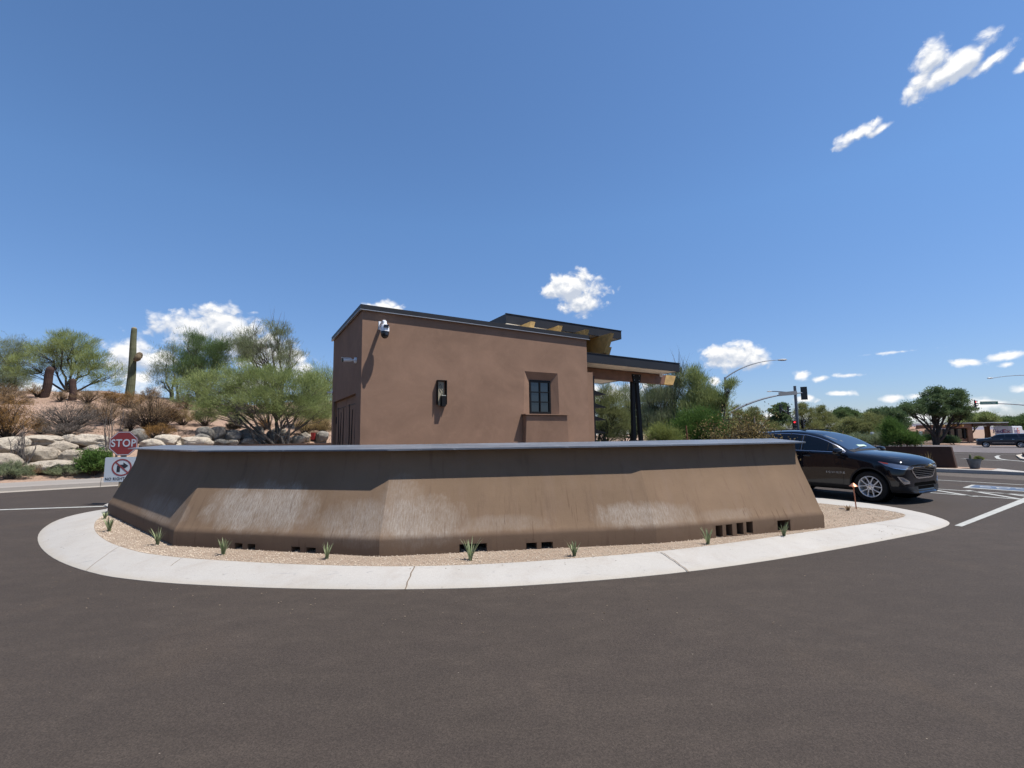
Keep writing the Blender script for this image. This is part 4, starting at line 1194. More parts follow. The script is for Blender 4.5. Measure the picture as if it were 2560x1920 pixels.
cactus_px('tall green saguaro with one small arm bud, standing on the crest', (323, 992), (337, 826), 20, 12.5, MT['cactus'], arms=True)
cactus_px('dark brown cactus stump leaning right, in front of the wide palo verde', (110, 992), (127, 925), 18, 17, MT['cactus_dark'], tip=False)
cactus_px('short dark cactus stump half hidden in shrubs, left of the saguaro', (180, 1000), (184, 955), 17, 14, MT['cactus_dark'], tip=False)

# boulders -------------------------------------------------------------


def m_rock(name, a, b, dark):
    n = NB(name); c = n.mix(n.rng(n.noise(1.4, 6, .65), .3, .7), a, b)
    c = n.mix(n.math('MULTIPLY', n.rng(n.noise(3.2, 7, .72, dist=1.2), .54, .66), .65), c, dark)
    c = n.mix(n.math('MULTIPLY', n.rng(n.noise(2.0, 5, .7), .6, .75), .6), c, (.46, .42, .36))
    h = n.math('ADD', n.noise(2.2, 7, .7, dist=.6), n.math('MULTIPLY', n.noise(11, 6, .8), .45))
    return n.done(c, n.bump(h, 1.0, .16), .9, .15)


MT['rock_pale'] = m_rock('pale_granite', (.88, .77, .62), (.68, .59, .47), (.26, .20, .15))
MT['rock_tan'] = m_rock('tan_granite', (.76, .65, .51), (.56, .48, .375), (.20, .16, .12))
MT['rock_grey'] = m_rock('grey_granite', (.46, .42, .36), (.27, .25, .22), (.08, .07, .06))
from mathutils import noise as mnoise


def boulder_px(label, x0, x1, y0, y1, mt, seed):
    rnd = random.Random(seed); b = H((x0 + x1) / 2, y1 - (y1 - y0) * .12); Y = b.y; k = Y / F
    cx = (x0 + x1) / 2; w = (x1 - x0) * k * 1.04; h = (y1 - y0) * k * 1.1
    c = at(cx, (y0 + y1) / 2, Y); bm = bmesh.new(); bmesh.ops.create_icosphere(bm, subdivisions=4, radius=1.0)
    off = Vector((seed * 3.7, seed * 1.3, seed * .7)); dp = max(h, w * .7)
    planes = [(Vector((rnd.uniform(-1, 1), rnd.uniform(-1, .6), rnd.uniform(-.6, 1))).normalized(), rnd.uniform(.72, .92)) for _ in range(7)]
    for v in bm.verts:
        p = v.co.copy(); q = p * 1.0
        # box-like rounding plus chipped planes
        m = max(abs(q.x), abs(q.y), abs(q.z)); q = q * (1 + .22 * (1 / max(m, .58) - 1))
        for nrm, d in planes:
            s_ = q.dot(nrm) - d
            if s_ > 0: q -= nrm * s_ * .85
        q += p * (.20 * mnoise.noise(p * 1.1 + off) + .12 * abs(mnoise.noise(p * 2.4 + off)) + .06 * mnoise.noise(p * 5 + off) - .03)
        v.co = Vector((q.x * w / 2, q.y * dp / 2, q.z * h / 2))
    me = bpy.data.meshes.new('boulder'); bm.to_mesh(me); bm.free(); me.shade_smooth(); me.set_sharp_from_angle(angle=math.radians(40)); me.materials.append(MT[mt])
    o = bpy.data.objects.new('boulder', me); COL.objects.link(o); o.location = c; o.rotation_euler = (0, 0, rnd.uniform(-.25, .25)); tag(o, label, 'boulder', 'boulders stacked along the foot of the hill'); return o


for i, (x0, x1, y0, y1, mt, lab) in enumerate([
    (-22, 62, 1094, 1138, 'rock_pale', 'white streaked boulder at the left edge, sloping down to the right'),
    (-40, 46, 1134, 1176, 'rock_tan', 'large flat tan boulder at the lower left edge behind the low shrub'),
    (56, 152, 1089, 1114, 'rock_pale', 'long flat boulder in the top row, behind the bare sticks'),
    (64, 140, 1113, 1157, 'rock_tan', 'big rounded cracked boulder right of the bare sticks'),
    (151, 188, 1088, 1111, 'rock_pale', 'small pale boulder wedged between the two long top boulders'),
    (121, 189, 1106, 1137, 'rock_tan', 'pointed tan boulder in the middle row below the small pale one'),
    (186, 272, 1086, 1117, 'rock_pale', 'long flat topped boulder in the top row, left of the stop sign'),
    (145, 213, 1124, 1161, 'rock_tan', 'egg shaped boulder just left of the round green shrub'),
    (211, 278, 1112, 1141, 'rock_tan', 'boulder right behind the round green shrub'),
    (66, 182, 1152, 1179, 'rock_pale', 'long low flat boulder nearest the pavement'),
    (322, 364, 1074, 1109, 'rock_grey', 'tilted grey boulder peeping out behind the stop sign'),
    (358, 415, 1098, 1122, 'rock_pale', 'pale boulder above the left end of the grey coping'),
    (388, 451, 1088, 1116, 'rock_pale', 'rounded whitish boulder, second right of the stop sign'),
    (450, 530, 1093, 1120, 'rock_pale', 'long whitish boulder resting low under the dark grey ones'),
    (489, 532, 1069, 1104, 'rock_grey', 'dark grey boulder leaning on the peak of the pile'),
    (520, 562, 1067, 1102, 'rock_grey', 'tall mottled boulder at the peak of the pile'),
    (561, 603, 1076, 1104, 'rock_grey', 'pointed grey boulder right of the peak of the pile'),
    (566, 598, 1099, 1114, 'rock_tan', 'small tan boulder under the pointed grey one'),
    (597, 639, 1074, 1100, 'rock_grey', 'dark shadowed boulder under the palo verde, left of the trunks'),
    (633, 668, 1082, 1108, 'rock_grey', 'round mottled boulder just left of the palo verde trunks'),
    (603, 647, 1095, 1112, 'rock_grey', 'low boulder beneath the dark shadowed one'),
    (635, 660, 1066, 1086, 'rock_pale', 'small boulder standing on the row behind the round mottled one'),
    (680, 714, 1069, 1092, 'rock_pale', 'bright boulder seen between the palo verde trunks'),
    (690, 727, 1091, 1110, 'rock_tan', 'low boulder below the bright one at the trunk foot'),
    (728, 763, 1089, 1110, 'rock_tan', 'rounded tan boulder right of the palo verde trunks'),
    (751, 775, 1083, 1105, 'rock_tan', 'small tan boulder left of the red box'),
    (787, 822, 1078, 1106, 'rock_grey', 'big grey boulder beside the guardhouse corner'),
    (428, 454, 1108, 1120, 'rock_pale', 'tiny white stone under the rounded whitish boulder'),
    (481, 528, 1086, 1112, 'rock_grey', 'narrow slanting boulder below the dark grey one'),
    (667, 686, 1077, 1104, 'rock_grey', 'thin upright boulder touching the left trunk'),
    (536, 570, 1098, 1116, 'rock_grey', 'half buried grey stone below the mottled peak boulder'),
]): boulder_px(lab, x0, x1, y0, y1, mt, 300 + i)
p = H(772, 1104); o = empty('marker_post', p); tag(o, 'red box on a short brown post beside the grey boulder', 'post')
k = p.y / F; mb = MB(); mb.box(-.06, .06, -.06, .06, -.2, 1090 * 0 + 24 * k); mb.build('post', MT['tan_post'], o); mb = MB(); mb.box(-.12, .26, .07, .3, .1, 22 * k); mb.build('box', MT['red_box'], o, bevel=.02)

# right-hand vegetation --------------------------------------------------
RG = 'desert trees behind the guardhouse on the right'


def gbase(px, Y): p = at(px, 1090, Y); return gz(p.x, p.y)


for args in [
    ('yellow green tree behind the sun blades', 1505, 30, [(1500, 1010, 34, 34, 0, 1.2), (1545, 1015, 40, 34, 0, 1.3), (1530, 1050, 50, 34, 0, 1.5), (1510, 975, 14, 16, 0, .3), (1500, 1080, 50, 22, 0, .9)], 'olive', 51, dict(n_clump=120, per=120, sig=.2)),
    ('grey green tree between the black posts and the corner', 1568, 33, [(1570, 1000, 28, 30, 0, .9), (1590, 1040, 34, 34, 0, 1.2), (1560, 1070, 40, 30, 0, 1.1), (1610, 1010, 20, 34, 0, .7)], 'greygreen', 52, dict(n_clump=90, per=105, sig=.22, twig_up=.5)),
    ('tall grey green tree with upright whips right of the posts', 1668, 30, [(1650, 1010, 38, 40, 0, 1.4), (1690, 985, 30, 45, 0, 1.3), (1640, 1055, 44, 38, 0, 1.4), (1680, 1045, 44, 36, 0, 1.3), (1625, 985, 14, 30, 0, .4), (1700, 935, 16, 22, 0, .35)], 'greygreen', 53, dict(n_clump=170, per=115, sig=.21, up=1.1, twig_up=.9)),
    ('dense green tree with a pointed top, right of the tall grey one', 1745, 29, [(1745, 965, 26, 34, 0, 1.2), (1765, 1000, 36, 34, 0, 1.3), (1735, 1030, 40, 36, 0, 1.4), (1790, 1020, 30, 34, 0, 1), (1775, 1055, 44, 34, 0, 1.3), (1740, 935, 12, 16, 0, .3)], 'palo', 54, dict(n_clump=170, per=125, sig=.21, up=.9)),
    ('leafy branch leaning right across the street light pole', 1785, 28, [(1821, 972, 11, 19, 0, 1.1), (1804, 1000, 9, 10, 0, .7), (1830, 957, 6, 8, 0, .4)], 'palo', 55, dict(n_clump=34, per=60, sig=.13, tr=.07, up=.9, L=(.1, .22))),
    ('full dark green bush tree low in front of the others', 1735, 22, [(1725, 1060, 36, 28, 0, 1.3), (1765, 1050, 34, 30, 0, 1.3), (1785, 1080, 36, 26, 0, 1.1), (1705, 1085, 36, 22, 0, 1), (1745, 1090, 44, 22, 0, 1)], 'bright', 56, dict(n_clump=170, per=130, sig=.13, L=(.07, .16), W=(.010, .022), tr=.05)),
    ('low pale green shrub with yellow twigs right of the black posts', 1650, 21, [(1650, 1085, 30, 20, 0, 1), (1680, 1092, 26, 16, 0, .7)], 'palo_yellow', 57, dict(n_clump=50, per=110, sig=.14, L=(.07, .16), tr=.03)),
    ('wide olive tree behind the traffic signal arm', 1880, 74, [(1850, 1045, 28, 26, 0, 1.2), (1890, 1050, 36, 24, 0, 1.5), (1925, 1075, 36, 22, 0, 1.2), (1865, 1078, 50, 26, 0, 1.3), (1840, 1020, 14, 14, 0, .35), (1880, 1028, 20, 10, 0, .35)], 'olive', 58, dict(n_clump=170, per=105, sig=.36, L=(.22, .5), W=(.03, .055), up=.8, tr=.14)),
    ('dark big leaved tree behind the signal pole', 1945, 88, [(1945, 1030, 22, 20, 0, 1), (1960, 1045, 24, 18, 0, .9), (1935, 1055, 18, 16, 0, .6), (1953, 1015, 9, 7, 0, .3)], 'deepgreen', 59, dict(n_clump=60, per=50, sig=.4, style='leaf', L=(.3, .5), W=(.22, .36))),
    ('olive tree with a thin top just right of the signal pole', 2015, 76, [(2010, 1040, 30, 30, 0, 1.3), (2030, 1065, 34, 24, 0, 1.1), (2005, 1018, 14, 12, 0, .35), (1985, 1070, 34, 20, 0, .8)], 'olive', 60, dict(n_clump=110, per=100, sig=.36, L=(.2, .45), W=(.03, .055), up=.8, tr=.14)),
    ('olive tree second right of the signal pole', 2065, 78, [(2055, 1045, 26, 30, 0, 1.2), (2080, 1060, 34, 28, 0, 1.2), (2060, 1085, 40, 18, 0, .9), (2052, 1022, 10, 10, 0, .25)], 'olive', 61, dict(n_clump=110, per=105, sig=.36, L=(.2, .45), W=(.03, .055), up=.6, tr=.14)),
    ('round topped bright green tree standing behind the olive row', 2112, 100, [(2112, 1032, 32, 16, 0, 1.5), (2140, 1040, 22, 14, 0, .7), (2090, 1042, 20, 14, 0, .6)], 'darkgreen', 62, dict(n_clump=90, per=95, sig=.4, style='leaf', L=(.2, .34), W=(.12, .2), tr=.16)),
    ('pale olive tree above the black car windscreen', 2135, 50, [(2130, 1062, 36, 22, 0, 1.2), (2170, 1070, 34, 24, 0, 1.2), (2120, 1085, 40, 20, 0, 1), (2165, 1095, 40, 18, 0, 1), (2180, 1045, 20, 16, 0, .5)], 'olive', 63, dict(n_clump=140, per=110, sig=.32, L=(.2, .4), W=(.03, .05), tr=.12)),
    ('dark green rounded tree left of the big mesquite', 2210, 68, [(2190, 1040, 32, 20, 0, 1.2), (2225, 1035, 34, 18, 0, 1.2), (2245, 1055, 24, 20, 0, .8), (2205, 1062, 40, 22, 0, 1.2)], 'deepgreen', 64, dict(n_clump=140, per=115, sig=.36, style='leaf', L=(.2, .36), W=(.07, .14), tr=.15)),
    ('green open tree leaning over the brown wall', 2255, 30, [(2238, 1088, 30, 22, 0, 1.4), (2268, 1094, 22, 16, 0, 1.0), (2228, 1064, 12, 18, 0, .5), (2288, 1100, 12, 10, 0, .4)], 'bright', 65, dict(n_clump=90, per=120, sig=.16, L=(.10, .22), W=(.014, .028), tr=.05)),
    ('big spreading dark green mesquite tree by the far guardhouse', 2338, 82, [(2330, 1005, 42, 28, 0, 1.5), (2375, 990, 40, 20, 0, 1.3), (2285, 1020, 34, 18, 0, 1.0), (2400, 1020, 34, 28, 0, 1.3), (2350, 1026, 50, 16, 0, 1.3), (2340, 980, 22, 12, 0, .5), (2265, 1018, 18, 10, 0, .4), (2412, 1035, 14, 12, 0, .4)], 'deepgreen', 66, dict(n_clump=200, per=95, sig=.42, style='leaf', L=(.2, .42), W=(.08, .16), tr=.24)),
    ('olive tree behind the far guardhouse roof', 2425, 100, [(2420, 1050, 34, 14, 0, 1.2), (2445, 1042, 18, 14, 0, .6), (2400, 1052, 26, 12, 0, .7)], 'palo', 67, dict(n_clump=80, per=100, sig=.5, L=(.4, .8), W=(.06, .11), tr=.2)),
    ('feathery yellow green tree right of the hanging street sign', 2465, 98, [(2465, 1042, 20, 12, 0, 1), (2480, 1050, 18, 8, 0, .7)], 'palo', 68, dict(n_clump=40, per=95, sig=.5, L=(.4, .8), W=(.06, .11), tr=.2, up=.9)),
    ('grey green tree at the right edge behind the white truck', 2520, 105, [(2515, 1052, 20, 12, 0, 1), (2545, 1056, 22, 14, 0, 1.1), (2570, 1050, 24, 20, 0, 1.2), (2530, 1070, 40, 16, 0, 1)], 'darkgreen', 69, dict(n_clump=110, per=95, sig=.5, L=(.4, .8), W=(.06, .11), tr=.22)),
    ('tan green scrub between the brown wall and the far street', 2200, 42, [(2150, 1100, 40, 14, 0, 1.1), (2200, 1098, 30, 16, 0, 1)], 'greygreen', 70, dict(n_clump=70, per=110, sig=.25, L=(.15, .3), W=(.02, .04), tr=.06)),
    ('dark shrubbery in front of the far guardhouse', 2380, 84, [(2368, 1096, 14, 8, 0, 1), (2386, 1098, 10, 7, 0, .6), (2330, 1092, 14, 10, 0, .7), (2310, 1094, 10, 8, 0, .5)], 'deepgreen', 71, dict(n_clump=70, per=70, sig=.3, L=(.2, .4), W=(.06, .12), tr=.05)),
    ('long olive thicket far behind the guardhouse canopy', 1640, 70, [(1500, 1062, 60, 16, 0, 1), (1600, 1060, 60, 16, 0, 1), (1700, 1060, 60, 18, 0, 1), (1790, 1062, 60, 18, 0, 1)], 'olive', 72, dict(n_clump=170, per=100, sig=.5, L=(.3, .6), W=(.05, .09), tr=.1)),
]:
    lab, bx, Yb, specs, mt, seed, kw = args
    if Yb >= 40:
        specs = [(a, b + 2, c * .86, d * .80, e, f) for a, b, c, d, e, f in specs]; kw = dict(kw); kw['sig'] *= .62; kw['L'] = tuple(x * .62 for x in kw['L']); kw['n_clump'] = int(kw['n_clump'] * 1.5)
    tree_px('desert_tree', lab, bx, Yb, specs, MT[mt], MT['bark_dark'], seed, zb=gbase(bx, Yb), group=RG, **kw)
# golden dry bush on the island, behind the wall
b = at(1872, 1150, 9.8); b.z = .12
make_bush('dry golden leaved bush behind the wall, overlapping the rear of the black car', b, .95, 1.90, MT['golden'], 81, n=15000, stems=90, style='leaf', twig=(.03, .06), wd=(.018, .034), name='dry_shrub', group=None, depth=.9)
b = at(1808, 1150, 10.0); b.z = .12
make_bush('lower dry golden leaved bush behind the wall, left of the taller one', b, 1.0, 1.72, MT['golden'], 82, n=9000, stems=60, style='leaf', twig=(.03, .055), wd=(.016, .03), name='dry_shrub', group=None, depth=.6)

# agaves / aloes in the gravel -----------------------------------------------


def make_aloe(seed, n=15, h=.2):
    rnd = random.Random(seed); mb = MB()
    for i in range(n):
        a = rnd.uniform(0, 6.28); ln = h * rnd.uniform(.65, 1.1); lean = rnd.uniform(.1, .55); w = rnd.uniform(.020, .032); V = []; d = Vector((math.cos(a), math.sin(a), 0)); sd_ = Vector((-d.y, d.x, 0))
        for j in range(6):
            f = j / 5; p = d * (.012 + ln * lean * f ** 1.5) + Vector((0, 0, ln * f * math.sqrt(1 - (lean * f) ** 2 * .6))); ww = w * (1 - f ** 1.6) * .5 + .0004
            V += [p - sd_ * ww, p - d * ww * .5 - Vector((0, 0, ww * .3)), p + sd_ * ww]
        n0 = len(mb.v); mb.v += [tuple(v) for v in V]
        for j in range(5):
            for k in range(2): mb.f.append((n0 + j * 3 + k, n0 + j * 3 + k + 1, n0 + j * 3 + k + 4, n0 + j * 3 + k + 3))
    return mb


AL = [(262, 1298, .17, 'aloe at the far left end of the wall, half behind its foot'), (273, 1329, .21, 'aloe second from the left, beside the left end of the wall'), (394, 1363, .21, 'aloe at the first bend of the wall, third from the left'),
      (558, 1388, .2, 'aloe in front of the big white salt stain, fourth from the left'), (817, 1398, .22, 'aloe left of the middle bend of the wall, fifth from the left'), (1176, 1402, .2, 'aloe standing before the wide black weep opening'),
      (1436, 1391, .17, 'narrow aloe alone right of the paired weep openings'), (1770, 1361, .21, 'aloe just left of the four weep openings'), (1960, 1341, .23, 'aloe before the weep opening near the right end of the wall')]
for i, (px, py, h, lab) in enumerate(AL):
    o = make_aloe(400 + i, 17, h * (.95 + .13 * ((i * 7) % 4))).build('aloe_plant', MT['aloe']); o.location = G(px, py, .115); tag(o, lab, 'plant', 'aloes planted in the gravel strip')
o = make_aloe(450, 12, .11).build('dried_plant', MT['brown']); o.location = G(2120, 1277, .115); o.scale = (1.5, 1.2, 1); tag(o, 'shrivelled brown plant on the gravel left of the copper path light', 'plant')
o = make_aloe(451, 13, .62).build('dried_plant', MT['straw']); o.location = G(2326, 1168, .15); tag(o, 'pale dried grassy plant against the low brown wall, above the car bonnet', 'plant')

# loose gravel stones on the bed
rng = np.random.default_rng(5)
pin = np.array([(p.x, p.y) for p in P_in]); basep = BASE
Q = []
ctr = np.array([0.0, 12.0])
while len(Q) < 15000:
    i = rng.integers(0, len(pin)); a = pin[i] + (pin[(i + 1) % len(pin)] - pin[i]) * rng.random()
    if a[1] > 12.5: continue
    v = ctr - a; v /= np.linalg.norm(v); q = a + v * (rng.random() ** 1.3) * (1.9 if a[0] > 4.6 else .95) + v * .01; Q.append((q[0], q[1]))
Q = np.array(Q); n = len(Q)
oct_ = np.array([(1, 0, 0), (-1, 0, 0), (0, 1, 0), (0, -1, 0), (0, 0, 1), (0, 0, -1)], float); of = np.array([(0, 2, 4), (2, 1, 4), (1, 3, 4), (3, 0, 4), (2, 0, 5), (1, 2, 5), (3, 1, 5), (0, 3, 5)])
sz = rng.uniform(.004, .0095, (n, 1, 1)) * rng.uniform(.6, 1.4, (n, 6, 1)); ang = rng.uniform(0, 6.28, n); ca, sa = np.cos(ang), np.sin(ang)
V = oct_[None] * sz; X = V[..., 0] * ca[:, None] - V[..., 1] * sa[:, None]; Yv = V[..., 0] * sa[:, None] + V[..., 1] * ca[:, None]; V = np.stack([X + Q[:, 0:1], Yv + Q[:, 1:2], V[..., 2] * .8 + .122], 2)
Fc = (of[None] + np.arange(n)[:, None, None] * 6).reshape(-1, 3)
ms = m_leaf('gravel_stone', (.56, .44, .33), (1.0, .85, .68), 0, 3)
o = np_object('gravel', V.reshape(-1, 3), Fc, ms); tag(o, 'small tan gravel stones around the foot of the wall', 'gravel', kind='stuff')

# dead grass and twig litter on the hill
rng = np.random.default_rng(77); Pn = []
while len(Pn) < 26000:
    t = rng.uniform(-12, 24); n_ = rng.uniform(2.4, 26)
    x = KX + t * KU[0] + n_ * KN[0]; y = KY + t * KU[1] + n_ * KN[1]
    if mnoise.noise(Vector((x * .45, y * .45, 3))) + .35 * mnoise.noise(Vector((x * 1.7, y * 1.7, 1))) < rng.uniform(-.05, .45): continue
    Pn.append((x, y, hill(x, y) - .015))
Pn = np.array(Pn); D = unit(rng.normal(size=Pn.shape) * .8 + np.array([0, 0, .8]))
Vv, Ff = strands(Pn, D, rng.uniform(.06, .22, len(Pn)), rng.uniform(.012, .03, len(Pn)), rng)
o = np_object('dry_grass', Vv, Ff, m_leaf('dead_grass', (.20, .14, .09), (.55, .41, .26), .2, .6)); tag(o, 'dead grass and twig litter over the dirt slope', 'grass', kind='stuff')

# ------------------------------------------------------------------ text and sign helpers


def text_mesh(txt, size, mat, name='lettering', bold=0.0, extrude=.001, spacing=1.0, xscale=1.0):
    cu = bpy.data.curves.new('tmp_text', 'FONT'); cu.body = txt; cu.size = size; cu.align_x = 'CENTER'; cu.align_y = 'CENTER'; cu.offset = bold; cu.extrude = extrude; cu.space_character = spacing; cu.resolution_u = 6
    o = bpy.data.objects.new('tmp_text', cu); COL.objects.link(o); bpy.context.view_layer.update()
    me = bpy.data.meshes.new_from_object(o.evaluated_get(bpy.context.evaluated_depsgraph_get())); bpy.data.objects.remove(o, do_unlink=True)
    for v in me.vertices: v.co.x *= xscale
    me.materials.clear(); me.materials.append(mat); r = bpy.data.objects.new(name, me); COL.objects.link(r); return r


FACE = Matrix.Rotation(math.radians(90), 4, 'X')   # XY drawing -> XZ plane facing -Y


def sx(u, v, t): return Vector((u, t, v))


# stop sign with the no-right-turn panel below, on one timber post
sp = Vector((-9.95, 12.35, .10)); st = empty('stop_sign', sp, math.radians(17)); tag(st, 'red stop sign above a no right turn panel, behind the left end of the wall', 'traffic sign')
mb = MB(); mb.box(-.05, .05, .012, .10, -.1, 1.80); mb.build('post', MT['tan_post'], st, bevel=.004)
R8 = .305 / math.cos(math.pi / 8); zc = 1.43


def octo(r): return [(r * math.cos(math.pi / 8 + i * math.pi / 4), zc + r * math.sin(math.pi / 8 + i * math.pi / 4)) for i in range(8)]


mb = MB(); mb.prism(octo(R8), sx, 0, .003); pl = mb.build('sign_plate', MT['sign_red'], st)
mb = MB(); a, b = octo(R8 * .965), octo(R8 * .915)
mb.add([Vector((u, -.0015, v)) for u, v in a + b], [(i, (i + 1) % 8, (i + 1) % 8 + 8, i + 8) for i in range(8)]); mb.build('border', MT['sign_white'], pl)
tx = text_mesh('STOP', .262, MT['sign_white'], 'lettering', bold=.005, spacing=1.1, xscale=.80); tx.parent = pl; tx.matrix_local = Matrix.Translation((0, -.003, zc)) @ FACE
mb = MB(); pz_ = 1.085
mb.prism([(-.365 + .02, pz_), (-.365, pz_ - .02), (-.365, pz_ - .60), (-.345, pz_ - .62), (.345, pz_ - .62), (.365, pz_ - .60), (.365, pz_ - .02), (.345, pz_)], sx, 0, .003); np_ = mb.build('no_turn_panel', MT['sign_white'], st)
np_['label'] = 'white no right turn panel'
mb = MB(); cz_ = pz_ - .26; n_ = 40
Vr = [Vector((r * math.cos(2 * math.pi * i / n_), -.004, cz_ + r * math.sin(2 * math.pi * i / n_))) for r in (.215, .18) for i in range(n_)]
mb.add(Vr, [(i, (i + 1) % n_, (i + 1) % n_ + n_, i + n_) for i in range(n_)])
q = .707; mb.add([Vector((-.195 * q + .017 * q, -.0045, cz_ + .195 * q + .017 * q)), Vector((-.195 * q - .017 * q, -.0045, cz_ + .195 * q - .017 * q)), Vector((.195 * q - .017 * q, -.0045, cz_ - .195 * q - .017 * q)), Vector((.195 * q + .017 * q, -.0045, cz_ - .195 * q + .017 * q))], [(0, 1, 2, 3)])
mb.build('prohibition_ring', MT['sign_ring'], np_)
mb = MB(); ar = [(-.105, -.115), (-.105, .02), (-.098, .045), (-.078, .063), (-.05, .07), (.03, .07), (.03, .125), (.14, .035), (.03, -.05), (.03, .0), (-.03, .0), (-.035, -.008), (-.035, -.115)]
mb.v = [(u, -.0032, cz_ + v) for u, v in ar]; mb.f = [tuple(range(len(ar)))]; mb.build('arrow', MT['sign_ink'], np_)
tx = text_mesh('NO RIGHT TURN', .098, MT['sign_ink'], 'lettering', bold=.0012, spacing=1.1, xscale=.82); tx.parent = np_; tx.matrix_local = Matrix.Translation((0, -.003, pz_ - .545)) @ FACE

# copper path light
pb = G(2141, 1273, .115); o = empty('path_light', pb); tag(o, 'small copper path light with a cone shade, on the gravel before the black car', 'path light')
mb = MB(); mb.tube([(0, 0, -.02), (-.012, 0, .25), (-.018, 0, .42)], .011, 10); mb.build('stem', MT['copper'], o, smooth=True)
mb = MB(); mb.lathe([(.014, .40), (.02, .415), (.028, .43), (.075, .433), (.05, .458), (.02, .485), (.006, .495), (.006, .503)], 24, Matrix.Translation((-.018, 0, 0))); mb.build('shade', MT['copper'], o, smooth=True)

# ------------------------------------------------------------------ right median: kerb, low wall, planter
med = [(18.02, 16.93), (17.9, 17.02), (17.2, 17.55), (16.35, 18.7), (14.6, 21.4), (12.4, 25.0), (8.8, 31.0)]
medr = [(18.06, 16.95), (18.25, 17.3), (18.35, 18.4), (17.75, 20.2), (16.3, 23.2), (14.2, 26.6), (11.5, 32.0)]
mb = MB(); V = []
for (a, b) in zip(med, medr):
    A = Vector(a); Bv = Vector(b); w = max((Bv - A).length, .02); hgt = min(.15, w * .25)
    for f, z in ((0, -.03), (.0, hgt * .9), (min(.03 / w, .1), hgt), (min(.17 / w, .35), hgt + .002), (1 - min(.17 / w, .35), hgt + .002), (1 - min(.03 / w, .1), hgt), (1, hgt * .9), (1, -.03)):
        p = A.lerp(Bv, f); V.append((p.x, p.y, z + gz(p.x, p.y)))
mb.add(V, [(i * 8 + k, (i + 1) * 8 + k, (i + 1) * 8 + k + 1, i * 8 + k + 1) for i in range(len(med) - 1) for k in range(7)])
o = mb.build('kerb', MT['concrete']); o['kind'] = 'structure'
mb = MB(); V = []
for (a, b) in list(zip(med, medr))[2:]:
    A = Vector(a); Bv = Vector(b); w = (Bv - A).length
    for f in (.19 / w, 1 - .19 / w): p = A.lerp(Bv, f); V.append((p.x, p.y, .157 + gz(p.x, p.y)))
mb.add(V, [(2 * i, 2 * i + 1, 2 * i + 3, 2 * i + 2) for i in range(4)]); o = mb.build('median_dirt', MT['dirt']); o['kind'] = 'structure'
w0 = Vector((17.2, 18.85)); w1 = Vector((11.9, 26.2)); d = (w1 - w0).normalized(); nr = Vector((-d.y, d.x))
root = empty('low_wall', (w0.x, w0.y, .15)); tag(root, 'low dark brown stucco wall with a battered end, behind the black car bonnet', 'wall')
mb = MB(); V = []
for s_, p in ((0, w0), (1, w1)):
    for (o_, z) in ((-.14, 0), (-.12, 1), (.12, 1), (.14, 0)):
        q = p + nr * o_ + (d * (.10 * z) if s_ == 0 else d * 0); zz = .10 + z * .87 + gz(q.x, q.y); V.append((q.x, q.y, zz))
mb.add(V, [(0, 1, 2, 3), (7, 6, 5, 4)] + [(k, 4 + k, 4 + (k + 1) % 4, (k + 1) % 4) for k in range(4)])
mb.build('wall_body', MT['trim_brown'], root, world=True, bevel=.02)
pp = G(2437, 1171, .15); o = empty('planter_pot', pp); o.scale = (.8,) * 3; tag(o, 'round grey zinc planter tub at the end of the low brown wall', 'planter')
mb = MB(); mb.lathe([(.17, 0), (.265, .42), (.275, .425), (.275, .44), (.25, .44), (.24, .38), (.01, .38)], 40); mb.build('tub', MT['galv_grey'], o, smooth=True, angle=30)
tb = make_bush('yellow green trailing plant spilling over the right side of the zinc tub', pp + Vector((.14, -.05, .31)), .30, .13, MT['palo_yellow'], 91, n=1500, stems=40, twig=(.04, .09), wd=(.008, .016), name='trailing_plant', cat='plant', group=None)
V, Fc = ribbed([(0, 0, 0), (0, 0, .1), (.01, 0, .2), (.01, 0, .235)], [.03, .035, .032, .008], 8); cc_ = MB().add(V, Fc).build('small_cactus', MT['cactus'], smooth=True, angle=80)
cc_.location = pp + Vector((-.13, 0, .29)); tag(cc_, 'small upright cactus in the left side of the zinc tub', 'cactus')
# red-edged island nose at the right edge
q0 = S(2538, 1142); mb = MB(); pts = [S(2540, 1141), S(2552, 1150), S(2600, 1157), S(2660, 1160), S(2660, 1139), S(2560, 1137)]
mb.v = [(p.x, p.y, p.z + .01) for p in pts] + [(p.x, p.y, p.z + .1) for p in pts]; mb.f = [tuple(range(6, 12))] + [(i, (i + 1) % 6, (i + 1) % 6 + 6, i + 6) for i in range(6)]
o = mb.build('kerb', simple('cream_kerb', (.62, .55, .45), .9, var=.2)); o['kind'] = 'structure'
mb = MB(); pts = [S(2556, 1141), S(2562, 1147), S(2660, 1151), S(2660, 1139)]; mb.v = [(p.x, p.y, p.z + .1) for p in pts] + [(p.x, p.y, p.z + .32) for p in pts]; mb.f = [(4, 5, 6, 7)] + [(i, (i + 1) % 4, (i + 1) % 4 + 4, i + 4) for i in range(4)]
o = mb.build('low_wall', MT['trim_brown']); tag(o, 'end of a small red brown kerb wall cut off by the right edge', 'wall')
# far verge: kerb line and dirt
strip_from([(1700, 1094), (2100, 1103), (2300, 1106), (2360, 1105), (2372, 1102)], [(1700, 1097), (2100, 1109), (2250, 1111), (2330, 1110), (2392, 1104.5)], 'verge', MT['dirt'], .14)
line_px((2150, 1111), (2330, 1110.2), .5, name='kerb', mat=MT['concrete'], dz=.16)
line_px((2330, 1110.2), (2392, 1105), .5, name='kerb', mat=MT['concrete'], dz=.16)

# ------------------------------------------------------------------ street lights and traffic signals


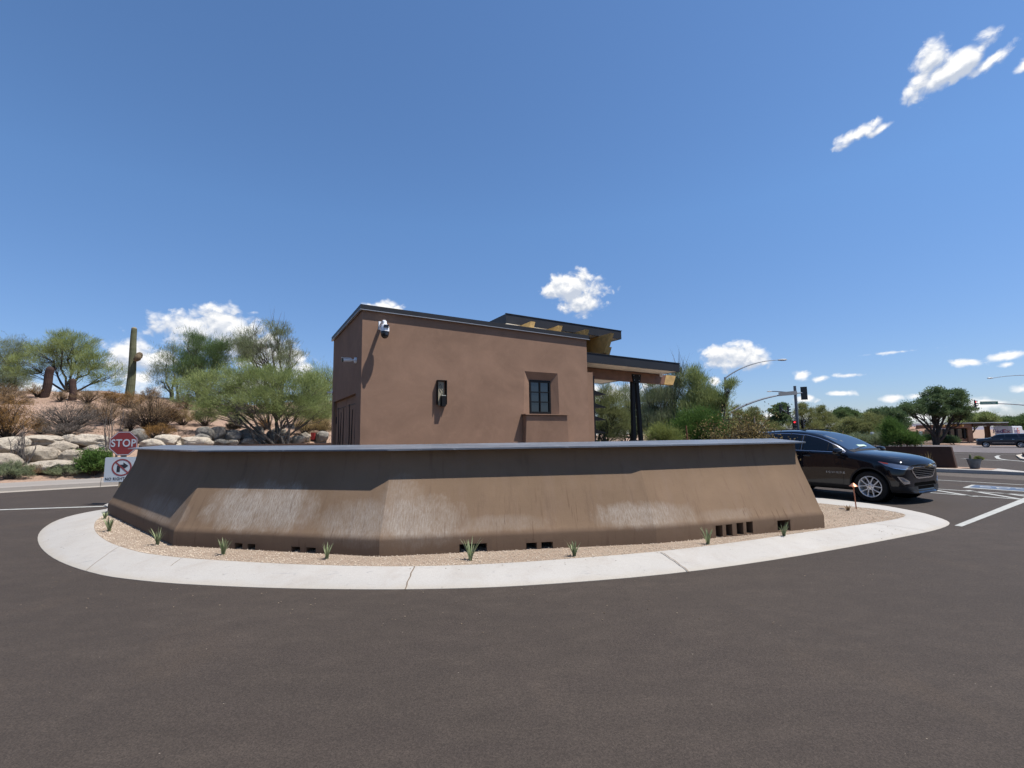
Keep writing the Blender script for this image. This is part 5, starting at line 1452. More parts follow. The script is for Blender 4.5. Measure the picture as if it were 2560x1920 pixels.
def head3(parent, loc, rz, lit=None, sc_=1.0, back=True):
    h = empty('signal_head', loc, rz, parent)
    mb = MB(); mb.box(-.17, .17, -.1, .1, -.53, .53); mb.build('housing', MT['black_plastic'], h, bevel=.02)
    if back: mb = MB(); mb.box(-.30, .30, .03, .045, -.68, .68); mb.build('backplate', MT['black_plastic'], h)
    for i, z in enumerate((.34, 0, -.34)):
        on = (lit == i); mb = MB(); mb.lathe([(.12, 0), (.10, .02)], 16, Matrix.Translation((0, -.10, z)) @ Matrix.Rotation(math.radians(90), 4, 'X'))
        mb.build('lens', MT['red_lamp'] if on else MT['lens_off'], h)
        mb = MB(); n = 10; V = []
        for y in (-.10, -.32):
            for k in range(n + 1): t = math.pi * k / n; V.append(Vector((.135 * math.cos(t), y, z + .02 + .135 * math.sin(t) * (1 if y == -.10 else 1))))
        mb.add(V, [(k, k + 1, k + n + 2, k + n + 1) for k in range(n)]); mb.build('visor', MT['black_plastic'], h)
    h.scale = (sc_,) * 3
    return h


MT['lens_off'] = simple('dark_signal_lens', (.03, .03, .03), .3)


def cobra(parent, p, d, sc_=1.0):
    mb = MB(); d = Vector(d).normalized(); s_ = Vector((-d.y, d.x, 0)); V = []
    st_ = [(0, .05, .05), (.15, .09, .07), (.35, .16, .09), (.6, .15, .08), (.74, .07, .03)]
    for (f, w, h) in st_:
        for k in range(10):
            t = 2 * math.pi * k / 10; V.append(Vector(p) + (d * f + s_ * w * math.cos(t) + Vector((0, 0, h * math.sin(t)))) * sc_)
    mb.add(V, [(i * 10 + k, i * 10 + (k + 1) % 10, (i + 1) * 10 + (k + 1) % 10, (i + 1) * 10 + k) for i in range(4) for k in range(10)] + [tuple(range(10)), tuple(range(40, 50))])
    return mb.build('lamp_head', MT['lamp_grey'], parent, smooth=True)


MT['lamp_grey'] = simple('lamp_head_grey', (.5, .52, .53), .5)
TSG = 'traffic signal poles at the street crossing'


def rel_at(base, px, py, Y): return at(px, py, Y) - base


def curve3(a, c, b, n=14): return [a * (1 - t) ** 2 + c * 2 * t * (1 - t) + b * t * t for t in [i / n for i in range(n + 1)]]


# left pole: street light arm + mast arm with back-facing name sign and signal
Y1 = 50; b0 = at(1822, 1100, Y1); b0.z = gz(b0.x, b0.y); r = empty('traffic_signal_pole', b0); tag(r, 'grey signal pole with a curved street light arm, rising behind the leafy branch', 'traffic signal', TSG)
top = rel_at(b0, 1817, 943, Y1); mb = MB(); mb.tube([(0, 0, 0), (0, 0, top.z * .5), (0, 0, top.z)], [.17, .14, .11], 12); mb.build('pole', MT['galv'], r, smooth=True)
e_ = rel_at(b0, 1945, 900, Y1); mb = MB(); mb.tube(curve3(Vector((0, 0, top.z - .1)), rel_at(b0, 1868, 903, Y1), e_), [.075 - .003 * i for i in range(15)], 8); mb.build('light_arm', MT['galv'], r, smooth=True)
cobra(r, e_, (1, 0, .02), 1.25)
e_ = rel_at(b0, 2008, 982, Y1); s0 = rel_at(b0, 1823, 1035, Y1); s0.x = 0; s0.y = 0
mb = MB(); mb.tube(curve3(s0, rel_at(b0, 1905, 985, Y1), e_), [.12 - .0045 * i for i in range(15)], 8); mb.build('mast_arm', MT['galv'], r, smooth=True)
p0, p1 = rel_at(b0, 1945, 986, Y1), rel_at(b0, 1991, 982, Y1); mb = MB(); V = [p0 + Vector((0, -.12, -.20)), p1 + Vector((0, -.12, -.20)), p1 + Vector((0, -.12, .20)), p0 + Vector((0, -.12, .20))]; V += [v + Vector((0, .03, 0)) for v in V]
mb.add(V, [(0, 1, 2, 3), (7, 6, 5, 4), (0, 4, 5, 1), (1, 5, 6, 2), (2, 6, 7, 3), (3, 7, 4, 0)]); sg = mb.build('name_sign_back', MT['sign_grey'], r)
h = head3(r, e_ + Vector((.08, 0, -.05)), math.radians(150))
h = head3(r, rel_at(b0, 1815, 1050, Y1) + Vector((-.1, -.3, 0)), math.radians(160))
# second pole
Y2 = 60; b0 = at(1997, 1100, Y2); b0.z = gz(b0.x, b0.y); r = empty('traffic_signal_pole', b0); tag(r, 'thick blue grey signal pole standing above the roof of the black car', 'traffic signal', TSG)
top = rel_at(b0, 1986, 965, Y2); mb = MB(); mb.tube([(0, 0, 0), (0, 0, top.z)], [.19, .16], 12); mb.build('pole', MT['galv_grey'], r, smooth=True)
e_ = rel_at(b0, 1974, 970, Y2); e_.y = 9; s0 = Vector((0, 0, top.z - .9)); mb = MB(); mb.tube(curve3(s0, Vector((-.2, 3, top.z - .4)), Vector((-.7, 4, top.z - .3))), [.06] * 15, 8); mb.build('light_arm', MT['galv'], r, smooth=True)
cobra(r, Vector((-.7, 4, top.z - .3)), (-1, .1, 0), .9)
s0 = Vector((0, 0, (at(1992, 1052, Y2) - b0).z)); mb = MB(); mb.tube(curve3(s0, rel_at(b0, 1982, 1040, Y2), rel_at(b0, 1950, 1020, Y2)), [.09 - .003 * i for i in range(15)], 8); mb.build('mast_arm', MT['galv'], r, smooth=True)
for (px, py) in ((1950, 1022), (1970, 1026)): head3(r, rel_at(b0, px, py, Y2), math.radians(60), back=False)
h = head3(r, rel_at(b0, 1983, 1062, Y2) + Vector((0, -.2, 0)), math.radians(8), lit=0, back=False)
h = head3(r, rel_at(b0, 2004, 1061, Y2) + Vector((0, -.2, 0)), math.radians(110), back=False)
# right-hand mast arm, its pole outside the frame
Y3 = 78; b0 = at(2720, 1100, Y3); b0.z = gz(b0.x, b0.y); r = empty('traffic_signal_pole', b0); tag(r, 'mast arm with a red signal and green name sign, reaching in from the right', 'traffic signal', TSG)
top = rel_at(b0, 2720, 960, Y3); mb = MB(); mb.tube([(0, 0, 0), (0, 0, top.z)], [.19, .15], 10); mb.build('pole', MT['galv'], r)
s0 = Vector((0, 0, (at(2720, 1045, Y3) - b0).z)); e_ = rel_at(b0, 2438, 1009, Y3); mb = MB(); mb.tube(curve3(s0, rel_at(b0, 2600, 1005, Y3), e_), [.12 - .0045 * i for i in range(15)], 8); mb.build('mast_arm', MT['galv'], r, smooth=True)
e2 = rel_at(b0, 2483, 945, Y3); mb = MB(); mb.tube(curve3(Vector((0, 0, top.z - .2)), rel_at(b0, 2600, 925, Y3), e2), [.08 - .003 * i for i in range(15)], 8); mb.build('light_arm', MT['galv'], r, smooth=True)
cobra(r, e2, (-1, 0, -.02), 1.3)
head3(r, e_ + Vector((-.15, -.15, -.05)), math.radians(30), lit=0)
sgn = empty('name_sign', (e_ + rel_at(b0, 2470, 1008, Y3) + Vector((1.1, 0, 0))) * .5 + Vector((1.05, -.1, .05)), math.radians(0), r)
c_ = rel_at(b0, 2470.5, 1007.5, Y3) + Vector((0, -.15, 0)); sgn.location = c_
mb = MB(); mb.box(-1.45, 1.45, 0, .03, -.25, .25); mb.build('sign_plate', MT['sign_green'], sgn)
tx = text_mesh('Thompson Peak', .36, MT['sign_white'], 'lettering', spacing=1.0); tx.parent = sgn; tx.matrix_local = Matrix.Translation((-.1, -.004, 0)) @ FACE

# small posts and signs
p = at(1718, 1093, 20); o = empty('rusty_post', Vector((p.x, p.y, gz(p.x, p.y)))); tag(o, 'thin rusty steel stake leaning among the dark green bush', 'post')
a, b = at(1722, 1100, 19.5) - o.location, at(1715, 1064, 19.5) - o.location; mb = MB(); mb.tube([(a.x, a.y, 0), b], .03, 6); mb.build('post', simple('rust', (.22, .08, .03), .8, var=.3), o)
p = at(1888, 1085, 36); o = empty('marker_stake', Vector((p.x, p.y, gz(p.x, p.y)))); tag(o, 'thin pale wooden stake behind the golden leaved bush', 'post')
b = at(1885.5, 1039, 36) - o.location; mb = MB(); mb.tube([(0, 0, 0), b], .045, 6); mb.build('stake', simple('pale_wood', (.5, .40, .28), .8), o)
p = at(2183, 1110, 44); o = empty('bollard_light', Vector((p.x, p.y, gz(p.x, p.y)))); tag(o, 'white post with a small lantern top, above the windscreen of the black car', 'post')
zt = (at(2181, 1080, 44) - o.location).z; mb = MB(); mb.tube([(0, 0, 0), (0, 0, zt - .25)], .07, 10); mb.build('post', MT['white_plastic'], o); mb = MB(); mb.box(-.12, .12, -.12, .12, zt - .25, zt); mb.build('lantern', MT['white_plastic'], o, bevel=.03)
p = at(2304, 1105, 48); o = empty('lane_sign', Vector((p.x, p.y, gz(p.x, p.y))), math.radians(20)); tag(o, 'small white lane arrow sign on a post, left of the big mesquite', 'traffic sign')
zt = (at(2304, 1078, 48) - o.location).z; mb = MB(); mb.tube([(0, .03, 0), (0, .03, zt)], .035, 8); mb.build('post', MT['galv'], o)
mb = MB(); mb.box(-.24, .24, 0, .012, zt - .45, zt); pl = mb.build('sign_plate', MT['sign_white'], o)
mb = MB()
for pts in ([(-.13, -.12), (-.05, -.12), (-.09, -.22)], [(-.17, -.06), (-.04, -.06), (-.04, -.12), (-.17, -.12)], [(.04, -.08), (.15, -.08), (.15, -.2), (.1, -.36), (.06, -.36), (.1, -.2), (.1, -.13), (.04, -.13)]):
    n0 = len(mb.v); mb.v += [(u, -.004, zt + v) for u, v in pts]; mb.f.append(tuple(range(n0, n0 + len(pts))))
mb.build('arrow', MT['sign_ink'], pl)
p = at(2280, 1105, 30); o = empty('marker_post', Vector((p.x, p.y, gz(p.x, p.y)))); tag(o, 'leaning rusty orange post in the green open tree by the brown wall', 'post')
a, b = Vector((0, 0, 0)), at(2293, 1076, 30) - o.location; mb = MB(); mb.tube([a, b], .04, 6); mb.build('post', bpy.data.materials['rust'], o)

# ------------------------------------------------------------------ far guardhouse, houses, truck
Yg = 92
b0 = at(2430, 1100, Yg); b0.z = gz(b0.x, b0.y); r = empty('far_guardhouse', b0); tag(r, 'long flat roofed brown gatehouse with a glass front far across the street', 'building')


def bx_px(parent, base, x0, x1, y0, y1, Y, dep, name, mat, dy=0.0, bev=0):
    a = at(x0, y1, Y) - base; b = at(x1, y0, Y) - base; mb = MB(); mb.box(a.x, b.x, dy, dy + dep, a.z, b.z); return mb.build(name, mat, parent, bevel=bev)


bx_px(r, b0, 2351, 2424, 1060.5, 1071, Yg, 6, 'fascia_wall', MT['brown_wood'], -.4)
mb = MB(); a = at(2340, 1059.5, Yg) - b0; b = at(2424, 1057.5, Yg) - b0; mb.box(a.x, b.x, -.8, 6.5, a.z, a.z + .14); mb.box(b.x, (at(2511, 1057, Yg) - b0).x, -.8, 6.5, a.z + .02, a.z + .16); mb.build('roof', MT['lamp_grey'], r)
bx_px(r, b0, 2424.5, 2510, 1058.7, 1065, Yg, 6, 'canopy_fascia', MT['trim_brown'], -.7)
mb = MB()
for x in (2357, 2375, 2390, 2404):
    a = at(x - 1.2, 1066.5, Yg - .6) - b0; b = at(x + 1.2, 1061.5, Yg - .6) - b0; mb = MB(); mb.box(a.x, b.x, a.y - .3, a.y + .2, a.z, b.z); mb.build('beam_end', MT['gold_wood'], r)
bx_px(r, b0, 2360, 2418, 1072, 1095, Yg, 4, 'window_wall', MT['glass_dark'], .2)
for x in (2361, 2375, 2393, 2412): bx_px(r, b0, x - .8, x + .8, 1071.5, 1098, Yg, .2, 'mullion', MT['steel_black'], .0)
for y in (1078, 1084, 1090): bx_px(r, b0, 2362, 2417, y - .4, y + .4, Yg, .1, 'sun_blade', MT['galv_grey'], -.05)
bx_px(r, b0, 2396, 2424, 1095.2, 1104, Yg, 4, 'base_wall', MT['brown_wood'], .1)
bx_px(r, b0, 2421, 2429, 1066, 1104, Yg, 4, 'pier', MT['building'], -.1)
bx_px(r, b0, 2432, 2434, 1066, 1104, Yg, .3, 'pier', MT['building'], .5); bx_px(r, b0, 2424, 2475, 1096, 1103, Yg, .5, 'low_wall', MT['building'], 2)
bx_px(r, b0, 2476, 2481, 1065, 1098, Yg, .5, 'steel_post', MT['brown_wood'], .5)
for (x0, x1, y0, y1, Yb, lab) in ((2262, 2330, 1066, 1092, 150, 'tan house with a low tiled roof, left of the big mesquite trunk'), (2322, 2350, 1070, 1092, 140, 'tan house corner hidden behind the mesquite trunks')):
    b0 = at((x0 + x1) / 2, 1095, Yb); b0.z = gz(b0.x, b0.y); r = empty('house', b0); tag(r, lab, 'building')
    a = at(x0, y1, Yb) - b0; b = at(x1, y0, Yb) - b0; mb = MB(); mb.box(a.x, b.x, 0, 9, 0, b.z - .9); mb.build('wall', simple('tan_stucco', (.42, .30, .20), .9), r)
    mb = MB(); mb.add([(a.x - .5, -.6, b.z - .9), (b.x + .5, -.6, b.z - .9), (b.x + .5, 9.6, b.z - .9), (a.x - .5, 9.6, b.z - .9), (a.x + 2, 4.5, b.z + .1), (b.x - 2, 4.5, b.z + .1)], [(0, 1, 5, 4), (1, 2, 5), (2, 3, 4, 5), (3, 0, 4), (3, 2, 1, 0)]); rf = mb.build('roof', simple('clay_tile', (.42, .24, .16), .9, var=.2, vscale=3), r)
    if x0 == 2262: mb = MB(); c = at(2298, 1062, Yb) - b0; mb.box(c.x - .6, c.x + .6, 3.5, 4.7, b.z - .6, c.z + .2); mb.build('chimney', bpy.data.materials['tan_stucco'], rf)

# delivery truck beyond the dark suv
Yt = 90; b0 = at(2512, 1100, Yt); b0.z = gz(b0.x, b0.y); r = empty('delivery_truck', b0, math.radians(-58)); tag(r, 'white delivery truck with purple and red lettering, behind the long dark car', 'truck')
W_ = 2.4; mb = MB(); x0 = -W_ / 2
mb.prism([(x0, .75), (x0, 2.95), (x0 + .12, 3.05), (-x0 - .12, 3.05), (-x0, 2.95), (-x0, .75)], lambda u, v, t: Vector((u, t, v)), 0, 6.2); bd = mb.build('cargo_box', simple('truck_white', (.72, .74, .78), .4), r)
mb = MB(); mb.box(x0 + .35, -x0 - .6, -.015, 0, 2.85, 2.90); mb.box(x0 + .35, x0 + .39, -.015, 0, 2.2, 2.85); mb.box(-x0 - .64, -x0 - .6, -.015, 0, 2.2, 2.85); mb.build('door_frame', MT['sign_grey'], bd)
purple = simple('purple_ink', (.09, .03, .22), .5); orng = simple('red_ink', (.75, .10, .03), .5)
for (word, mt, cx) in (('Fed', purple, -.62), ('Ex', simple('maroon_ink', (.33, .03, .10), .5), .52)):
    tx = text_mesh(word, .98, mt, 'lettering', bold=.012); tx.parent = bd; tx.matrix_local = Matrix.Translation((x0 * .12 + cx, -.02, 2.12)) @ FACE
for (word, mt, cy) in (('Fed', purple, 1.8), ('Ex', orng, 3.5)):
    tx = text_mesh(word, 1.5, mt, 'lettering', bold=.012); tx.parent = bd; tx.matrix_local = Matrix.Translation((-x0 + .02, cy, 2.1)) @ Matrix.Rotation(math.radians(90), 4, 'Z') @ FACE
mb = MB(); mb.box(x0 + .05, x0 + .3, -.03, 0, .9, 1.15); mb.box(-x0 - .3, -x0 - .05, -.03, 0, .9, 1.15)
for u in (x0 + .17, -x0 - .17): mb = MB(); mb.box(u - .12, u + .12, -.04, -.001, 1.25, 1.5); mb.build('tail_light', simple('tail_red', (.7, .12, .12), .3), r)
mb = MB(); mb.box(x0, -x0, -.1, 6.4, .45, .74); mb.build('chassis', MT['black_plastic'], r)
mb = MB(); mb.box(x0 + .1, -x0 - .1, 6.25, 7.8, .5, 2.4); mb.build('cab', bpy.data.materials['truck_white'], r, bevel=.15)
for (u, v) in ((x0 + .25, 1.3), (-x0 - .25, 1.3), (x0 + .25, 6.9), (-x0 - .25, 6.9)):
    mb = MB(); mb.lathe([(.2, -.13), (.42, -.12), (.45, -.08), (.45, .08), (.42, .12), (.2, .13)], 20, Matrix.Translation((u, v, .45)) @ Matrix.Rotation(math.radians(90), 4, 'Y')); mb.build('wheel', MT['black_plastic'], r, smooth=True)

# distant mountains
for (pts, Ym, nm) in (([(1700, 1084), (1800, 1072), (1860, 1062), (1920, 1035), (1935, 1040), (1965, 1062), (2040, 1070), (2120, 1072), (2200, 1060), (2255, 1048), (2290, 1046), (2330, 1052), (2420, 1060), (2560, 1064), (2700, 1066)], 9000, 'hills'),):
    V = []; Fc = []
    for i, (x, y) in enumerate(pts):
        c = at(x, y, Ym); V += [(c.x, c.y, -20), (c.x, c.y + 900, c.z), (c.x, c.y + 2500, -20)]
    mb = MB(); mb.add(V, [(3 * i + k, 3 * i + 3 + k, 3 * i + 4 + k, 3 * i + 1 + k) for i in range(len(pts) - 1) for k in range(2)])
    o = mb.build(nm, simple('hazed_mountain', (.22, .20, .25), 1.0, var=.2, vscale=.002)); o['kind'] = 'structure'  # bluish haze of distance is mixed into the rock colour

# ------------------------------------------------------------------ cars


def paint(name, col, rough=.12):
    m, nt, b = new_mat(name); b.inputs['Base Color'].default_value = (*col, 1); b.inputs['Roughness'].default_value = .3
    b.inputs['Coat Weight'].default_value = 1; b.inputs['Coat Roughness'].default_value = .03; b.inputs['Specular IOR Level'].default_value = .0
    N = nt.nodes; tc = N.new('ShaderNodeTexCoord'); n = N.new('ShaderNodeTexNoise'); n.inputs['Scale'].default_value = 3; nt.links.new(tc.outputs['Object'], n.inputs['Vector'])
    bp = N.new('ShaderNodeBump'); bp.inputs['Strength'].default_value = .02; bp.inputs['Distance'].default_value = .02; nt.links.new(n.outputs[0], bp.inputs['Height']); nt.links.new(bp.outputs[0], b.inputs['Coat Normal'])
    return m


MT['black_paint'] = paint('black_car_paint', (.0045, .0055, .009))
MT['car_glass'] = simple('car_window_glass', (.006, .008, .012), .02, 0, .6)
MT['windscreen'] = simple('windscreen_glass', (.02, .026, .035), .02, 0, .9); MT['windscreen'].node_tree.nodes['Principled BSDF'].inputs['IOR'].default_value = 2.6
MT['chrome'] = simple('chrome', (1.3, 1.3, 1.35), .14, 1.0)
MT['satin'] = simple('satin_chrome_line', (.9, .9, .95), .3, 1.0)
MT['alloy'] = simple('silver_alloy', (1.1, 1.12, 1.16), .35, .45)
MT['rubber'] = simple('tyre_rubber', (.018, .018, .019), .85, spec=.2, bump=.2, bscale=30)
MT['trim_black'] = simple('matt_black_trim', (.020, .020, .022), .7, spec=.25)
MT['lamp_glass'] = simple('headlamp_glass', (.40, .44, .52), .08, .6, .8)
MT['lamp_bright'] = simple('lamp_reflector', (1.2, 1.22, 1.3), .15, .9)
MT['amber'] = simple('amber_reflector', (.7, .10, .05), .2)
MT['gold_badge'] = simple('gold_badge', (.9, .62, .18), .25, .7)
MT['badge_silver'] = simple('badge_silver', (1.2, 1.2, 1.2), .4)
MT['interior'] = simple('dark_cabin', (.008, .008, .008), .95, spec=0)


def loft_body(stations):
    """stations: (x, bow, [(y, z) x 12]) front first; right side mirrored"""
    V = []; Fc = []; K = 12; R = 2 * K - 2
    for (x, bow, pts) in stations:
        ring = [(x - bow * (y / .92) ** 2, y, z) for y, z in pts]
        V += ring + [(a, -y, z) for a, y, z in ring[-2:0:-1]]
    for i in range(len(stations) - 1):
        for k in range(R): Fc.append((i * R + k, i * R + (k + 1) % R, (i + 1) * R + (k + 1) % R, (i + 1) * R + k))
    for base in (0, (len(stations) - 1) * R):
        for k in range(K - 1):
            a, b = base + k, base + k + 1; c = base + (R - k - 1) % R if k + 1 < K - 1 else b; d_ = base + (R - k) % R if k > 0 else a
            f = []
            for q in (a, b, c, d_):
                if q not in f: f.append(q)
            Fc.append(tuple(f))
    return V, Fc


class Decal:
    def __init__(s, obj, root):
        bpy.context.view_layer.update(); s.root = root
        s.bvh = BVHTree.FromPolygons([v.co.copy() for v in obj.data.vertices], [tuple(p.vertices) for p in obj.data.polygons])

    def put(s, name, mat, poly, org, au, av, dr, off=.004, thick=0.0, parent=None, step=.05):
        """2D polygon (u, v) carried from org + u*au + v*av along dr onto the body"""
        org, au, av, dr = Vector(org), Vector(au), Vector(av), Vector(dr).normalized()
        bm = bmesh.new(); vs = [bm.verts.new((u, v, 0)) for u, v in poly]; bm.faces.new(vs); 
        us = [p[0] for p in poly]; vv = [p[1] for p in poly]
        for ax, lo, hi in ((0, min(us), max(us)), (1, min(vv), max(vv))):
            n = int((hi - lo) / step)
            for i in range(1, n + 1):
                c = [0, 0, 0]; c[ax] = lo + i * (hi - lo) / (n + 1); nn_ = [0, 0, 0]; nn_[ax] = 1
                bmesh.ops.bisect_plane(bm, geom=bm.verts[:] + bm.edges[:] + bm.faces[:], plane_co=c, plane_no=nn_)
        dead = []
        for v in bm.verts:
            p = org + au * v.co.x + av * v.co.y; hit = s.bvh.ray_cast(p, dr)
            if hit[0] is None: dead.append(v)
            else:
                nrm = hit[1]
                if nrm.dot(dr) > 0: nrm = -nrm
                v.co = hit[0] + nrm * off
        bmesh.ops.delete(bm, geom=dead, context='VERTS')
        bmesh.ops.recalc_face_normals(bm, faces=bm.faces)
        bm.normal_update(); tot = sum((f.normal.dot(dr) for f in bm.faces))
        if tot > 0: bmesh.ops.reverse_faces(bm, faces=bm.faces)
        me = bpy.data.meshes.new(name)
        if thick: bmesh.ops.solidify(bm, geom=bm.faces[:], thickness=thick)
        bm.to_mesh(me); bm.free(); me.materials.append(mat); me.shade_smooth()
        if thick: me.set_sharp_from_angle(angle=math.radians(40))
        o = bpy.data.objects.new(name, me); COL.objects.link(o); o.parent = parent or s.root; return o


def ribbon(pts, w):
    """thin polygon along a polyline"""
    L_, R_ = [], []
    for i, p in enumerate(pts):
        a = Vector(pts[max(0, i - 1)]); b = Vector(pts[min(len(pts) - 1, i + 1)]); d = (b - a).normalized(); n = Vector((-d.y, d.x)) * w / 2; p = Vector(p)
        L_.append(tuple(p + n)); R_.append(tuple(p - n))
    return L_ + R_[::-1]


def make_wheel(parent, loc, side, r=.345, rim=.238, w=.215, spokes=5, label=None):
    """side = -1 for the right-hand side; wheel axis along y"""
    wh = empty('wheel', loc, 0, parent); o_ = side; M = Matrix.Rotation(math.radians(90), 4, 'X')
    mb = MB(); h = w / 2
    prof = [(rim - .005, -h * .8), (rim + .02, -h * .95), (r - .06, -h), (r - .02, -h * .92), (r - .004, -h * .7), (r, -h * .4), (r, h * .4), (r - .004, h * .7), (r - .02, h * .92), (r - .06, h), (rim + .02, h * .95), (rim - .005, h * .8)]
    n = 48; V = []; Fc = []
    for (rr, z) in prof:
        for k in range(n): t = 2 * math.pi * k / n; V.append((rr * math.cos(t), z, rr * math.sin(t)))
    for i in range(len(prof) - 1):
        for k in range(n): Fc.append((i * n + k, i * n + (k + 1) % n, (i + 1) * n + (k + 1) % n, (i + 1) * n + k))
    mb.add(V, Fc); mb.build('tyre', MT['rubber'], wh, smooth=True, angle=40)
    # rim: lip, barrel and spokes in one casting
    mb = MB(); V = []; Fc = []
    for (rr, z) in [(rim, h * .82), (rim, h * .9), (rim - .012, h * .92), (rim - .02, h * .84), (rim - .026, h * .4), (rim - .04, -h * .6)]:
        for k in range(n): t = 2 * math.pi * k / n; V.append((rr * math.cos(t), z * o_, rr * math.sin(t)))
    for i in range(5):
        for k in range(n): Fc.append((i * n + k, i * n + (k + 1) % n, (i + 1) * n + (k + 1) % n, (i + 1) * n + k))
    mb.add(V, Fc)
    for k in range(spokes):
        for dv in (-1, 1):
            t0 = 2 * math.pi * k / spokes + math.pi / 2 + dv * .17; t1 = 2 * math.pi * k / spokes + math.pi / 2 + dv * .36
            P = []
            for (rr, t, wd, y) in ((.045, t0, .030, .80), (.10, t0 + dv * .03, .027, .82), (.16, (t0 + t1) / 2 + dv * .03, .025, .84), (rim - .015, t1, .034, .84)):
                c = Vector((math.cos(t), 0, math.sin(t))); s_ = Vector((-math.sin(t), 0, math.cos(t))); yy = y * h * o_
                P.append([c * rr - s_ * wd / 2 + Vector((0, yy - .012 * o_, 0)), c * rr - s_ * wd * .28 + Vector((0, yy, 0)), c * rr + s_ * wd * .28 + Vector((0, yy, 0)), c * rr + s_ * wd / 2 + Vector((0, yy - .012 * o_, 0)), c * rr + Vector((0, yy - .04 * o_, 0))])
            V = [q for ring in P for q in ring]; mb.add(V, [(i * 5 + j, i * 5 + (j + 1) % 5, (i + 1) * 5 + (j + 1) % 5, (i + 1) * 5 + j) for i in range(3) for j in range(5)])
    ring = [(.068, .55), (.07, .78), (.06, .82), (.03, .84), (.001, .84)]; V = []; m_ = 24
    for rr, z in ring:
        for k in range(m_): t = 2 * math.pi * k / m_; V.append((rr * math.cos(t), z * h * o_, rr * math.sin(t)))
    mb.add(V, [(i * m_ + k, i * m_ + (k + 1) % m_, (i + 1) * m_ + (k + 1) % m_, (i + 1) * m_ + k) for i in range(4) for k in range(m_)])
    mb.build('rim', MT['alloy'], wh, smooth=True, angle=35)
    for k in range(5):
        t = 2 * math.pi * k / 5 + math.pi / 2 + math.pi / 5 * 0; mb = MB(); mb.tube([(.048 * math.cos(t), (h * .80) * o_, .048 * math.sin(t)), (.048 * math.cos(t), (h * .87) * o_, .048 * math.sin(t))], .010, 6); mb.build('lug_nut', MT['trim_black'], wh)
    mb = MB(); mb.tube([(0, h * .83 * o_, 0), (0, h * .90 * o_, 0)], .026, 16); mb.build('hub_cap', MT['lamp_bright'], wh, smooth=True)
    mb = MB(); mb.tube([(0, h * .1 * o_, 0), (0, h * .2 * o_, 0)], .155, 32); mb.build('brake_disc', simple('brake_steel', (.16, .16, .17), .4, .7) if 'brake_steel' not in bpy.data.materials else bpy.data.materials['brake_steel'], wh, smooth=True)
    return wh


